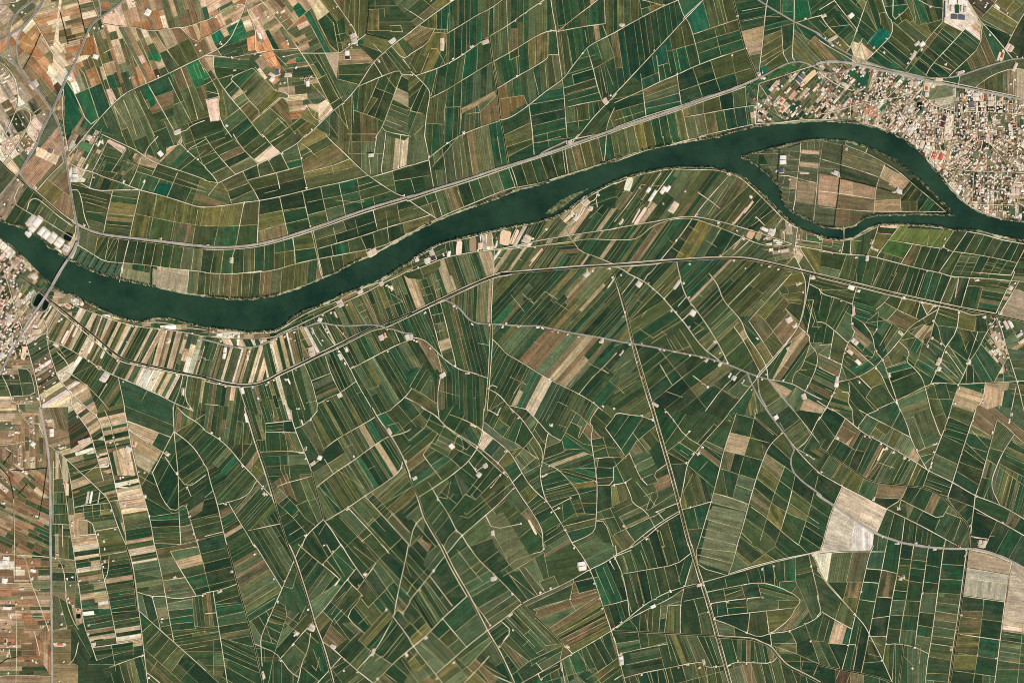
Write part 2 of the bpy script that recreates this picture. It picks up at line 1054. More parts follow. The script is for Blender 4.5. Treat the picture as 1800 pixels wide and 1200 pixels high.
F 1130,580 -14 28 50
F 1260,520 -14 22 50
F 1500,500 -18 18 50
F 1750,420 -10 26 50
F 80,870 97 40 50
F 230,700 97 40 50
F 400,860 93 34 50
F 150,1090 97 17 50
F 550,1080 91 17 60
F 850,950 -8 26 40
F 1200,870 -14 26 44
F 1400,800 -16 26 44
F 1700,700 -16 24 40
F 1600,900 78 18 30
F 1200,990 78 24 30
F 800,1170 80 12 40
F 1100,1130 85 20 40
F 700,1070 90 20 40
#
goegGoopoGGp
oggogemyogoo
GGgookggggog
ykgokgggeggg
yyookggGegog
oogGGggokkog
ogogggkkgkgo
kgogoobgoygy
B 580,150 130 80 -40 p
B 1460,165 50 30 -5 w
B 1450,145 70 10 -5 k
B 1470,1020 80 60 -30 p
B 235,1090 30 40 0 w
P 850,190
P 680,150
P 1700,265
P 895,450
P 925,790
P 1465,625
P 345,580
P 465,250
P 1750,520
P 30,955
@360,480
T 0,0 230,10 430,-10 500,-20
R 0,950 170,985 350,1005 500,975 650,905 850,810 1010,730 1180,655 1340,570 1480,500 1580,485 1700,430 1820,370
C -20,912 80,940 200,975 340,992 460,980 560,945 650,890 840,800 1010,712 1180,630 1340,545 1480,475 1600,430 1700,395 1820,345
R -20,905 200,960 350,978 460,965 560,930 650,875 850,785 1010,700 1180,615 1350,530 1500,465 
a -20,580 100,610 200,640 350,660 480,640 570,600 690,530 830,480 900,470 1000,430 1100,450 1220,465 1330,460 1450,450 1560,465 1600,490
a 1600,490 1660,490 1740,525 1820,530
R 690,520 900,420 1070,340 1240,250 1420,170 1560,90 1700,30 1820,-40
T -20,550 160,570 400,575 590,570 690,515
T -20,520 180,525 400,530 600,525 680,490 790,410 960,320 1120,270 1260,190 1400,130 1560,70 1650,10
R 1020,430 1100,580 1170,660 1280,840 1330,950 1400,1070 1480,1210
T 1280,840 1400,780 1550,700 1700,625 1820,580
R 300,1000 340,1120 370,1210
T 650,890 700,1070 740,1210
T 990,1150 980,1110 940,950 880,810
T 990,1150 1100,1090 1190,1050 1330,950
T 990,1150 985,1210
T 1060,730 1110,890 1190,1050
T 590,660 650,900
T 760,820 800,980 880,1200
T 950,940 1100,880
T 1640,1190 1760,1090 1820,1010
t 55,0 40,190
t 240,10 220,210
t 530,0 510,180
t 425,0 410,180
t 130,0 120,200
t 330,0 320,200
t 890,0 880,90
T 1010,-20 1040,50
t 970,430 1000,440
T 930,480 1030,640
T 1140,450 1270,600
t 820,500 860,680 870,780
t 840,590 930,560
t 860,680 940,640
t 1000,480 1120,640
t 1310,270 1400,420 1440,460
t 1340,290 1390,270
t 1360,350 1420,320
t 1390,400 1430,380
t 1400,180 1530,450
t 1640,180 1740,250 1620,290
t 1620,270 1660,400
t 1700,110 1790,340
t 1460,560 1530,700
t 1700,430 1760,560
t 0,760 70,770 130,580
T 1660,490 1720,620
T 0,1150 120,1160
t 640,1120 720,1100
t 890,1140 980,1120
t 1450,1020 1530,990
t 1470,730 1700,1110
t 1330,1060 1380,1040
T 1760,1090 1820,1120
F 100,100 93 17 50
F 600,90 93 14 50
F 60,680 -75 8 60
F 250,760 -80 6 60
F 450,780 -87 7 60
F 600,760 80 8 60
F 700,680 75 9 70
F 880,630 78 14 40
F 1000,600 68 8 60
F 1150,520 62 8 60
F 1300,400 65 9 60
F 1550,280 65 10 60
F 1750,180 70 12 40
F 1400,620 65 9 60
F 1600,600 65 12 40
F 900,340 -25 12 30
F 1200,220 -25 12 30
F 50,1080 -80 8 40
F 200,1080 -82 7 40
F 450,1080 85 7 40
F 560,1080 82 8 40
F 720,1010 80 12 40
F 860,950 75 14 60
F 1010,850 75 10 50
F 1050,1000 -12 8 60
F 1180,850 60 10 60
F 1100,1150 70 10 60
F 1300,1100 70 16 60
F 1450,900 62 12 80
F 1650,900 62 12 80
F 1750,750 62 12 60
F 350,550 -3 8 14
F 1500,900 62 12 80
#
oboboygooomG
ooooooggmGom
kkkkkkgmmmGm
mwmmmmmmmmgg
gmmmmmmmmmgm
ommmgmkmmmgm
mmmgmoGmgGmm
mmggmgogmgmg
B 175,700 30 100 8 w
B 375,740 20 50 3 w
B 130,540 50 30 0 w
B 205,560 20 30 5 w
B 250,545 20 30 5 w
B 295,590 20 90 5 w
B 1245,670 25 40 -25 w
B 1550,565 40 50 -20 p
B 1580,550 30 40 -20 r
B 940,690 50 90 -15 p
B 1010,410 40 40 20 w
B 1365,165 50 30 -30 w
B 1185,1070 40 40 -30 w
B 1190,730 30 60 -28 w
B 1120,570 14 260 -26 p
B 950,510 20 50 -15 w
B 820,1190 30 14 0 p
B 590,610 40 40 -10 p
B 1640,130 30 40 -30 w
B 1780,560 40 50 -20 w
B 1190,265 50 60 -25 p
B 1550,90 40 40 -25 p
B 500,600 20 40 0 w
B 740,950 14 50 -25 w
B 330,1030 30 60 -15 w
B 1150,365 16 60 -25 p
P 40,515
P 70,515
P 140,600
P 380,690
P 430,590
P 700,560
P 750,575
P 850,470
P 1030,590
P 1035,370
P 1110,350
P 180,990
P 130,970
P 420,1005
P 540,980
P 560,960
P 610,940
P 800,850
P 1600,490
P 1060,490
P 1080,520
P 1600,110
P 1620,120
P 1180,690
P 1250,280
P 1080,1120
P 470,1100
P 300,655
P 320,660
P 630,580
P 790,520
P 790,590
P 1215,530
P 1230,790
P 1610,690
P 710,930
P 1300,820
@360,720
R -20,170 120,250 230,350 330,480 430,580 510,680 600,770
R -20,475 20,500 50,640 110,820 150,1010 200,1210
C 360,-20 400,110 460,310 520,480 570,640 620,820 670,1000 740,1210
R 345,-20 388,115 447,315 508,488 558,648 608,820
R 740,-20 790,170 880,380 940,540 980,700 1040,960
R 1040,960 1120,1060 1210,1210
C 940,540 980,700 1040,960
R 1040,965 890,1100 850,1210
R 1050,980 1260,860 1400,760 1560,660 1720,540 1740,450
C 1460,-20 1500,60 1600,200 1680,330 1740,440 1790,570
R 1475,-20 1515,60 1620,200 1700,330 1755,440 1810,590
T 1490,60 1640,0
T 1040,350 1170,250 1350,150 1490,70
T 980,680 1130,560 1330,430 1460,330 1600,240
T 1610,240 1760,200 1810,170
T 1050,430 1130,560
T 930,500 1030,420
T 640,670 720,640 840,610 940,580
T 110,830 210,810 340,770 400,720 450,630
T 210,820 310,990 380,1100 440,1210
T 0,770 70,710
T 380,1060 660,1000
T 0,1110 160,1070
T 1270,870 1420,1030 1530,1150 1570,1210
T 1410,760 1600,970 1790,1180
T 990,10 930,80 860,140 790,165
T 530,120 760,95
T 690,195 800,200
T 540,195 690,195
T 480,370 720,360 870,375
T 760,0 770,95
t 440,490 550,590
t 430,410 410,540
t 660,400 665,520 720,640
t 730,380 750,600
t 650,690 800,840 
t 620,800 780,950 900,1090
t 800,840 910,790
t 840,620 900,780 1000,1000
t 800,840 880,950 990,1030
t 690,850 750,790
t 780,950 820,910
t 1000,1100 1060,1000
t 740,1100 870,1020
t 0,950 120,930
t 1170,260 1280,450
t 940,90 1050,350
t 1090,470 1210,390
t 530,120 540,360
t 690,110 700,200 730,350
t 600,0 610,100
t 440,270 540,260
t 500,0 500,190
t 330,300 410,300
t 340,110 330,400 
t 1230,330 1300,300 
t 1160,520 1400,690 
t 1260,480 1400,690
t 1000,670 1170,850
t 1330,430 1480,670
t 1440,520 1500,490
t 1560,820 1460,720
t 1560,820 1800,1080
t 1400,1030 1480,950 1590,1070
t 1180,940 1400,1170
t 1610,970 1650,900
t 1370,1160 1460,1090
t 1130,950 1060,980
t 1530,850 1810,680
t 1600,960 1810,800
t 1730,380 1810,310
t 1600,140 1700,110 1760,200
F 100,80 -75 7 50
F 220,150 -82 7 50
F 330,200 88 14 40
F 430,150 88 9 40
F 50,330 -55 12 60
F 220,450 -50 12 70
F 350,400 -55 14 40
F 480,250 88 8 40
F 620,270 85 14 40
F 600,150 -5 8 40
F 600,450 0 14 40
F 800,430 -3 12 50
F 750,280 80 14 40
F 650,50 90 9 20
F 1000,120 62 10 70
F 860,250 65 18 60
F 960,280 62 14 60
F 1150,150 62 10 80
F 1350,100 60 12 80
F 1250,320 60 12 60
F 1450,200 60 10 70
F 1150,430 -30 20 60
F 1050,540 -30 24 40
F 1100,700 55 12 80
F 1300,580 55 10 70
F 1450,500 55 10 70
F 1600,400 55 10 70
F 1680,100 60 16 40
F 1720,250 60 22 40
F 300,650 -45 10 70
F 200,740 -55 12 60
F 400,800 -48 9 80
F 400,900 -48 8 80
F 230,1000 -35 10 70
F 60,880 -10 22 60
F 60,1030 -10 16 60
F 60,620 -28 8 40
F 550,1100 68 12 60
F 780,700 65 14 50
F 780,1000 -35 24 40
F 900,900 60 22 60
F 700,800 -40 18 30
F 1700,780 -38 9 80
F 1500,1050 45 20 60
F 1250,1100 45 16 70
F 1650,1000 45 14 60
F 950,1150 60 24 50
F 1000,900 60 14 40
F 1350,900 45 30 50
#
mmmgmgmmmmgm
kmommoGogmmg
gmmmgGogGmmg
mmgogoggmmmg
kgmmbgooomGm
gmmgmgGkmmkm
kmgmggoggmgm
gmgogmkggomg
B 1010,420 40 40 20 w
B 950,470 50 30 -35 p
B 520,735 30 30 30 w
B 885,340 20 30 10 b
B 855,110 14 50 -20 w
B 365,70 24 90 -10 w
B 1255,865 40 20 -40 w
B 850,375 40 14 0 w
B 180,825 30 20 0 p
B 1620,190 30 60 -30 p
P 1615,170
P 1630,210
P 510,670
P 500,690
P 330,490
P 130,250
P 690,195
P 890,1100
P 1410,755
P 640,670
P 1730,510
P 60,200
P 1770,450
P 930,80
P 890,420
P 540,740
P 1050,1190
P 1310,410
@360,960
R 190,-20 240,160 290,360 350,560 400,740 440,900 510,1210
C 195,-20 245,160 295,360 355,560 405,740 445,900 515,1210
C 730,-20 790,120 860,320 920,520 970,700 1020,820 1070,980 1130,1210
R 745,-20 805,120 870,320 932,520 982,700 1032,820 1082,980 1142,1210
R 850,-20 760,180 680,370 630,480 560,640 490,800 495,900 505,1050
R 440,-20 540,140 680,370
R 1200,-20 1290,130 1400,280 1540,470 1660,620 1810,820
C 1400,275 1540,462 1650,610
T 1790,-20 1760,140 1710,350 1660,610
T 1650,640 1550,830 1480,930 1330,1090
T 430,850 500,880 620,930 680,1000 750,1100 830,1150
T 650,1000 780,850 950,660 1060,540 1250,290 1340,180
T 820,-20 1030,160 1090,200 1190,290
T 1030,160 1200,-20
T 1070,-20 1120,70
T 1250,290 1340,380 1390,430 1250,600 1290,660 1390,750
T 1340,380 1410,280 1500,150
T 1030,830 1130,900 1230,990 1330,1080 1480,1200
T 980,1210 1200,970
T 930,760 910,900 850,1030 830,1150 810,1210
T -20,410 140,380 280,330
T 75,400 110,640 150,880 200,1210
T 0,590 100,580
T 1490,1200 1640,1040 1810,890
T 1660,610 1690,550 1740,590 1810,480
T 1770,420 1810,370
T 1560,-20 1620,60
t 280,490 90,510
t 0,710 130,700
t 130,700 370,660
t 120,620 340,570
t 100,490 300,430
t 0,760 120,745
t 0,830 130,810
t 140,800 420,880
t 160,860 450,1000
t 170,930 470,1060
t 180,980 480,1110
t 350,530 640,350
t 370,610 620,450
t 390,660 600,530
t 255,180 460,60
t 290,270 520,120
t 650,480 710,530 720,610 640,850 600,980 560,1200
t 720,610 830,680
t 590,600 700,640
t 570,660 690,690
t 550,700 670,760
t 530,760 640,840
t 500,820 640,860
t 890,520 830,640 
t 700,350 770,370 820,200
t 860,320 990,140
t 910,450 1070,240
t 920,490 1140,340
t 960,520 1190,280
t 1040,570 1130,660
t 1110,600 1290,340
t 1150,480 1230,400
t 1130,640 1210,550
t 1310,530 1440,690
t 1350,680 1440,600
t 1440,540 1380,460
t 1350,820 1590,560
t 1140,640 1280,830
t 1350,820 1440,900 1640,1030
t 1500,1000 1560,960
t 1690,680 1520,900
t 1740,760 1560,980
t 1750,720 1810,660
t 1270,830 1370,750
t 1030,830 1120,660
t 1200,270 1080,130
t 1230,260 1120,80
t 1310,0 1510,150
t 1410,280 1480,190 
t 1420,0 1700,350
t 1600,360 1660,310
t 1440,530 1610,360
t 1480,190 1680,490
t 1770,150 1810,260
t 860,1060 990,1170
t 940,1040 980,1090 1010,970
t 1450,930 1380,1090
t 1140,1060 1250,1000
t 1580,1110 1690,1190
t 1730,990 1790,1080
t 860,280 810,170
F 60,150 -12 14 60
F 80,360 -10 14 40
F 60,490 85 14 30
F 60,780 -3 8 50
F 60,950 -2 10 60
F 230,700 -8 14 60
F 200,450 -8 16 50
F 300,900 25 9 70
F 350,1080 30 16 60
F 400,400 -30 22 60
F 400,200 -30 16 60
F 500,550 -33 9 70
F 600,100 60 12 60
F 470,780 70 14 40
F 600,650 25 9 40
F 800,430 65 60 80
F 740,700 -55 14 30
F 550,950 12 14 40
F 700,950 -50 20 50
F 850,870 40 20 30
F 950,230 -48 14 60
F 1050,350 -50 14 70
F 1100,480 -48 16 60
F 1180,600 -48 20 50
F 1250,180 55 22 60
F 1400,100 50 16 70
F 1500,250 50 14 60
F 1600,200 50 20 40
F 1700,50 55 22 40
F 1400,400 50 24 40
F 1400,600 45 16 40
F 1480,720 -50 12 80
F 1650,800 -50 18 70
F 1530,1100 -55 22 60
F 1700,1100 45 30 40
F 1200,750 50 14 40
F 1300,880 -45 14 40
F 1150,1090 -40 12 40
F 1000,1000 70 18 50
F 930,1100 45 24 50
F 650,1100 -80 16 60
F 550,1080 -85 18 40
F 1740,350 60 30 40
F 1750,600 40 24 40
F 1030,640 -45 14 20
#
gomgmgmmgggk
kgmmkmmgmgGk
oggGgGGggoGg
ogGmogGmkggo
kmgomgokgmog
mgggmmmbmggg
mmgkmmgmmmgg
ogggggmgggog
B 1410,245 30 30 30 w
B 1480,930 24 60 20 w
B 940,710 60 60 30 p
B 1165,315 14 70 35 w
B 1130,880 40 30 30 w
B 130,395 40 20 -20 p
B 805,760 40 30 40 w
B 240,220 20 20 0 w
B 1520,1160 20 20 0 w
B 515,1130 20 60 -15 p
B 1775,950 24 36 -30 w
P 665,1000
P 1350,340
P 1340,1105
P 750,205
P 700,300
P 560,630
P 910,550
P 1230,990
P 1220,1090
P 1040,160
P 1130,40
P 790,780
P 775,860
P 1590,560
P 1260,290
P 1380,430
P 640,480
P 605,280
P 1745,590
P 440,70
@720,0
R 420,-20 250,100 100,210 -20,305
T 0,100 130,185
T 200,0 180,20
T 100,235 220,260 330,260
T 220,260 190,320 150,390 0,480
t 210,285 320,295
t 120,0 260,110
T 830,-10 710,80 600,130 460,220 330,295
T 60,665 230,610 380,540 480,475 600,390 700,320 860,230 1020,110 1200,-10
R 10,630 100,710 180,800 175,870 150,1000 140,1100 130,1210
T 180,865 330,790 460,710 620,610 730,545
T 730,545 870,470 1000,390 1110,320 1230,270 1290,275
T 1240,-10 1260,130 1290,275 1310,480 1340,690 1355,800 1365,950 1375,1100 1385,1210
T 770,780 950,670 1060,610 1160,550 1215,510 1215,480 1310,485
T 1300,280 1460,150 1580,60 1680,-20
T 1300,280 1500,240 1720,210
T 1710,0 1720,210
R 1820,280 1740,320 1580,400 1520,470 1420,600 1350,700 1200,800 1050,925 900,1030 800,1060
T 800,1060 560,1140 430,1200
C 700,330 720,450 740,620 770,790 790,960 800,1060 830,1210
T 1050,930 1070,1080 1085,1210
R 1820,830 1740,900 1600,1050 1500,1180 1460,1220
T 1560,430 1610,590 1650,760 1690,880
T 1360,950 1530,910 1700,880
T 1800,950 1740,1080 1725,1190
t 1430,660 1620,605 1790,510
t 1360,775 1630,690
t 1380,830 1650,755
t 1390,890 1660,815
t 1430,660 1445,740
t 1680,590 1730,820
t 1720,560 1790,750
t 1740,330 1800,500
t 1060,920 1340,870
t 1070,1020 1350,960
t 1080,1110 1360,1040
t 1090,1200 1370,1130
t 830,1190 1060,1080
t 1390,1080 1580,1050
t 1470,950 1490,1150
t 1570,920 1580,1050
t 1540,270 1560,380
t 1620,230 1620,340
t 1700,230 1730,310
t 1390,320 1430,570
t 1330,300 1370,660
t 460,730 450,960
t 330,800 315,940
t 330,945 450,940
t 310,950 300,1180
t 450,960 440,1180
t 450,960 600,910 760,800
t 510,1000 620,990 760,840
t 600,920 620,990
t 150,1085 300,1095
t 20,980 120,1000
t 110,750 0,980
t 140,1085 40,1190
t 190,430 240,430 310,560 
t 800,870 1000,840 1040,930
t 860,240 870,460
t 870,380 880,530 970,490
t 740,540 780,720
t 940,500 950,660
t 1100,320 1110,570
t 1220,270 1215,480
t 700,80 690,320
t 740,70 740,280
t 850,0 860,220
t 620,990 630,1110
t 460,1000 440,1180
t 320,300 330,560
t 170,470 100,640
t 490,490 460,700
t 600,400 590,610
t 240,620 190,840
t 0,550 60,640
t 340,120 330,290
t 1090,640 1140,850
t 1190,560 1210,800
t 1250,490 1290,750
F 100,330 -30 18 50
F 60,60 -40 14 30
F 230,200 -80 14 40
F 200,550 -75 12 50
F 120,500 -70 12 50
F 450,100 92 10 60
F 550,250 92 9 60
F 450,400 91 8 60
F 620,220 90 9 60
F 950,80 90 12 70
F 1050,200 90 10 70
F 780,150 90 14 60
F 1150,100 90 9 60
F 1400,120 80 10 60
F 1480,100 75 10 60
F 1760,150 85 10 60
F 1450,450 80 12 80
F 1600,330 85 14 60
F 1000,450 87 14 60
F 1180,420 88 16 50
F 860,600 82 10 60
F 1150,600 83 11 70
F 1250,600 83 11 70
F 900,850 85 20 50
F 1040,780 80 12 60
F 1270,1000 -13 17 60
F 1000,1080 -20 17 60
F 1500,720 -12 16 50
F 1500,1000 85 18 40
F 1700,650 75 12 60
F 1700,430 70 16 60
F 1600,550 -20 16 40
F 250,750 -80 12 60
F 400,600 -85 10 60
F 550,550 -85 18 60
F 660,470 -88 18 40
F 640,700 82 9 50
F 530,780 85 14 50
F 650,1080 82 14 40
F 250,900 -87 14 50
F 230,1080 -88 14 40
F 380,1050 -87 10 50
F 100,900 -70 20 50
F 60,1080 -70 14 50
F 650,1180 82 10 40
F 1600,1150 -45 24 60
F 830,350 88 20 60
F 30,800 -40 16 40
F 700,900 -40 30 50
#
goggooggoggm
Gmgmmmooogmm
oomkgmmomggo
omomgggoeogo
oggeggGkGgkg
gokgGggGgogo
ookGboogkoko
GgkGgogggkgg
B 285,390 36 110 0 p
B 665,370 60 36 -20 p
B 550,410 30 20 -30 w
B 475,1170 24 24 0 w
B 380,-5 60 30 -20 w
B 1720,890 40 60 -40 p
P 465,480
P 380,520
P 1770,840
P 1520,470
P 925,185
P 1020,115
P 1145,35
P 345,555
P 1580,60
P 795,1050
P 945,670
P 20,660
P 1240,270
P 1725,870
@720,240
A 1820,-66 1680,-18 1500,45 1380,88 1200,152 1000,219 880,253 700,310 500,380 220,465 0,535 -20,542
R 1820,-48 1690,0 1500,63 1380,107 1200,168 870,275 500,405 210,490 0,565 -20,570
C 1820,-57 1690,-9 1500,54 1380,98 1200,160 870,264 500,393 220,477 -20,557
a 1380,40 1250,100 1150,150
R 1380,40 1480,15 1660,-20
R 1480,-20 1430,60
T 130,-10 160,130 170,210 210,440
T 160,210 0,260
T 215,470 250,580 285,695
T 170,190 290,90 430,0
t 430,0 330,120 200,265
C 825,-20 850,130 865,230
T 865,260 900,360 930,450
T 890,260 930,370 950,450
T 1080,-10 1095,160
T 1365,105 1395,320
T 1345,110 1370,320
D 1350,110 1380,320
T 1730,-10 1715,210
T 1380,40 1385,100
R 0,565 120,650 230,715
T 0,745 180,690
R 0,860 100,790 240,730 300,695 450,630 600,570 760,500 910,450 
T 930,450 1150,410 1390,330 1600,270 1820,190
t 0,370 180,340
t 130,510 160,580
t 30,640 230,570
t 10,370 45,490
t 300,170 330,420
t 380,120 410,380
t 440,60 470,360
t 515,40 560,340
t 680,0 720,290
t 770,0 810,240
t 340,500 385,650
t 420,470 475,610
t 520,400 575,580
t 600,370 660,545
t 690,340 750,510
t 775,310 830,470
t 980,240 1040,420
t 1065,210 1125,400
t 1150,185 1215,370
t 1240,155 1300,345
t 1420,90 1470,290
t 1500,70 1545,260
t 1580,45 1625,245
t 1660,20 1700,220
t 860,90 1080,20
t 1120,60 1330,0
t 860,180 1090,60
R -20,1195 160,1130 320,1060 500,1025 700,1000 900,970 1050,930 1250,895 1400,870 1560,845 1820,810
T 740,1000 900,985 1100,965 1290,940 1430,920 1560,900 1700,905 1820,910
R 745,1000 740,1080 740,1210
T 1370,800 1400,870 1450,940 1500,1010 1650,1060 1790,1120
T 1370,800 1500,710 1560,590 1640,550 1650,490
T 1420,660 1500,580 1640,490 1820,400
T 0,1120 120,1030 300,930 500,900 640,860 780,830 900,800 1130,760 1250,710 1390,660
T 720,840 740,1000
C 800,1205 1000,1190 1300,1165 1500,1150 1790,1130
R 780,1200 1100,1168 1500,1135 1790,1118
T 1420,660 1490,720
T 1640,550 1650,620
t 310,930 330,1050
t 630,870 620,1010
t 1230,800 1110,910
t 1050,800 980,930
t 1300,700 1230,800
t 950,1070 990,1090
t 750,1060 840,1070
T 940,800 880,950
T 1170,990 1050,1140
T 1480,710 1530,600
t 1580,720 1700,600
t 200,980 220,1040
F 300,350 82 15 60
F 600,200 84 13 60
F 460,480 72 16 40
F 1050,300 72 18 40
F 1550,160 74 16 44
F 1780,130 80 16 40
F 1350,200 75 16 40
F 1250,230 75 17 40
F 980,100 -18 22 50
F 1240,100 -18 22 50
F 80,320 -15 22 40
F 100,100 88 14 40
F 80,620 -20 18 40
F 100,750 -25 20 40
F 200,570 72 17 40
F 300,240 -40 30 60
F 450,1120 86 8 40
F 650,1100 85 8 40
F 500,960 85 9 30
F 670,920 88 8 30
F 100,1160 -30 14 30
F 900,880 -65 8 30
F 1050,900 -58 9 40
F 1250,800 -50 8 40
F 1000,1080 -55 7 60
F 1300,1040 -52 7 70
F 1350,960 -10 8 40
F 1600,850 -50 7 60
F 1600,980 -52 7 60
F 1700,750 -52 7 60
F 1600,1100 -52 7 40
F 1500,780 -50 8 40
F 1720,500 -20 20 40
F 1450,660 -40 14 30
F 820,1100 -60 10 50
F 1700,1190 -45 9 30
F 230,160 85 13 50
#
GgmoGmogggog
gkGmGmkggooo
ggGmGmggoogg
goggobggkkkk
ogooobkkkskk
obkkkkkkmtgm
kkkkwmwmmmkm
mmmmtmmmmkmm
B 155,1090 50 50 -20 w
B 60,1075 40 50 -20 w
B 210,1070 50 40 -20 B
B 345,1030 30 50 10 w
B 1410,55 40 50 -20 p
B 1400,710 30 120 45 p
B 1460,720 40 40 40 w
B 620,960 40 60 0 p
B 760,950 20 60 15 w
B 840,890 90 130 10 p
B 1540,570 60 80 -45 p
B 435,980 50 130 5 p
B 555,950 60 130 0 t
B 705,910 50 110 3 t
B 195,1020 40 60 -20 p
B 920,880 40 140 25 p
B 1030,900 70 70 30 p
B 1590,630 40 40 20 p
B 1120,1040 16 150 42 p
P 295,1035
P 600,1000
P 760,890
P 900,890
P 1390,760
P 1080,900
P 1650,510
P 1660,520
P 985,980
P 1210,810
P 170,170
P 330,60
P 1430,700
P 1470,680
P 1750,1160
P 1610,1180
P 1560,1170
P 75,1150
P 1100,970
@720,480
R -20,370 150,280 350,185 550,90 740,10 860,-20 
C -20,380 150,292 350,197 550,104 740,25 900,0
R -20,395 150,308 320,235 480,155 740,40 900,14
a 320,240 380,265 450,320 520,410 600,445 720,445 850,455 1000,465 1130,460 1250,490 1400,520 1550,545 1700,570 1820,595
T 180,290 320,240 
R 735,20 725,200 715,400 720,450
T 710,450 700,700 690,900 680,1000 660,1210
T 730,450 730,580 715,800 700,1000 680,1210
R 0,560 100,575 160,610 240,690 320,770 440,850 560,875 680,920
T 170,310 220,480 260,640 290,730
T 270,260 310,400 350,570 410,810
T 240,690 270,800 285,890
T 730,580 800,650 850,710 980,780 1150,890 1300,970 1490,1060 1620,1140 1700,1210
T 1490,1060 1600,920 1690,840 1820,700
T 680,1010 780,1060 860,1150 900,1210
T 870,1160 1030,1195
T 690,1010 720,980 770,1000
T -20,1100 80,1150 160,1210
t 0,1000 130,1070 230,1140
T 270,920 245,1060 250,1210
t 200,370 290,350
t 210,450 310,430
t 230,520 330,490
t 250,600 350,570
t 270,690 370,650
t 440,580 480,570
t 600,615 690,630
t 190,0 240,220
t 200,80 270,60
t 230,150 280,130
t 70,70 160,40
t 100,140 190,110
t 120,200 200,180
t 120,790 0,1000
t 180,940 200,950
t 250,1030 440,1080
t 1060,220 1090,270
t 990,180 1090,270 1190,160
t 890,190 1010,340
t 1280,250 1400,330
t 1090,600 1150,630
t 1190,160 1300,230
t 1570,790 1750,880
t 1550,800 1400,1000
t 820,1130 700,1210
t 880,910 1030,980
t 910,1060 1000,940
t 1690,840 1750,880
t 1310,1130 1390,1170
F 80,150 75 10 14
F 200,120 75 10 14
F 320,100 80 12 50
F 450,80 84 8 50
F 600,50 86 8 40
F 400,400 75 12 60
F 500,600 83 8 80
F 620,400 88 8 60
F 640,700 88 10 80
F 550,250 85 8 50
F 240,500 75 10 60
F 100,600 65 9 60
F 80,420 68 10 60
F 70,750 62 7 60
F 100,900 -58 18 60
F 220,820 75 12 40
F 300,650 -15 26 16
F 330,1000 88 12 40
F 550,1030 88 10 60
F 860,250 -52 8 70
F 1100,200 -50 11 70
F 1400,250 -48 11 70
F 1650,350 -48 9 80
F 900,560 -50 11 70
F 1100,700 -52 11 70
F 1350,750 -52 10 80
F 1650,700 -50 12 70
F 820,800 -58 10 60
F 1000,880 -52 9 70
F 1250,1050 -50 10 70
F 1450,1120 -50 11 60
F 1600,1000 -48 16 70
F 750,1120 -55 14 40
F 100,1150 35 16 40
F 1750,950 -45 14 60
F 1200,120 -48 11 80
#
mmtmmmgmgGtm
mmmmmmmkkttm
gkompmmkgomm
gGogmmggmkmk
mmommgmbGtgm
mmmomgkgGtmm
gGkgmgmGgmkg
ogmoogmpkmgm
B 1555,10 40 50 45 w
B 1770,90 14 100 35 p
B 1690,595 36 40 20 w
B 510,880 36 12 0 w
B 290,895 50 40 -30 w
B 10,560 40 50 0 p
B 260,250 90 20 -25 p
P 1780,40
P 390,290
P 415,310
P 545,445
P 700,455
P 815,475
P 960,470
P 1125,475
P 1170,485
P 1250,510
P 1300,520
P 1390,540
P 1485,560
P 60,600
P 40,590
P 180,655
P 1225,930
P 600,890
P 1620,1135
P 1700,1170
P 1800,1190
P 135,350
P 850,440
P 970,460
P 400,810
@720,720
R 100,-20 200,30 250,70 300,130 430,220 600,320 700,400 830,520 900,630 980,760 1060,870 1170,1050 1170,1210
T 310,140 420,230 540,300 650,400 800,540 850,580
T 250,-10 260,70
T 350,40 440,70 550,120 640,180 750,260 870,360 920,430 980,540 1060,670 1190,790
T 650,-10 645,180 600,320
T 600,330 520,450 450,510 350,590 200,690 80,765
C -20,570 80,765 130,940 220,1090 290,1210
R -10,560 68,765 118,945 205,1095 275,1210
T 200,690 250,780 340,910 410,1060 460,1095
R 910,690 780,830 660,930 560,1020 460,1100 380,1200
T 460,1100 525,1210
T 670,930 730,1050 980,1000
T 130,930 40,1010 0,1190
R 880,-20 990,80 1090,230 1170,350 1170,460
T 1020,-10 1130,100 1220,210 1330,270
T 1210,220 1170,460
R 1170,460 1145,530 1155,640 1190,780 1260,880 1360,1040 1450,1210
T 1170,460 1250,495 1310,525 1410,630 1480,720 1500,780
T 1250,860 1410,775
T 1260,890 1310,860
R 1650,-10 1570,110 1620,150 1590,230 1610,360 1640,560 1650,700 1640,960 1630,1060 1560,1110 1440,1160
T 1720,160 1800,60
T 1720,160 1800,270
T 1790,500 1790,660 1650,660
T 1620,430 1740,415 1800,420
T 1640,975 1720,980 1790,1200
T 780,460 860,360
T 740,440 780,460
T 770,40 800,-20
T 690,0 770,40
T 520,450 600,560
T 600,530 670,480
T 830,530 720,680
T 910,630 980,560
T 120,400 240,560 280,610
t 120,390 240,220
t 170,320 350,420 450,510
t 200,290 360,370
t 240,260 540,410
t 340,400 420,230
t 410,240 380,350
t 410,290 500,350 540,300
t 150,140 250,210
t 130,160 0,270
t 100,150 130,160 190,40
t 200,480 290,420
t 650,100 820,240 930,290
t 740,160 790,60
t 780,80 880,150
t 820,240 880,150
t 930,280 990,100
t 880,360 990,330
t 990,330 1100,420
t 930,290 1130,430
t 920,430 1060,270 1090,230
t 980,530 1110,420
t 1010,560 1150,480
t 1050,290 1140,440
t 1130,100 1080,200
t 1040,640 1150,570
t 980,720 1060,660
t 1040,820 1130,740
t 1080,880 1190,800
t 1200,700 1430,640
t 1230,800 1480,740
t 1160,580 1290,530
t 1100,920 1240,850
t 1180,340 1320,280
t 1340,270 1360,360
t 1190,430 1350,370
t 1370,350 1530,340
t 1230,480 1530,370
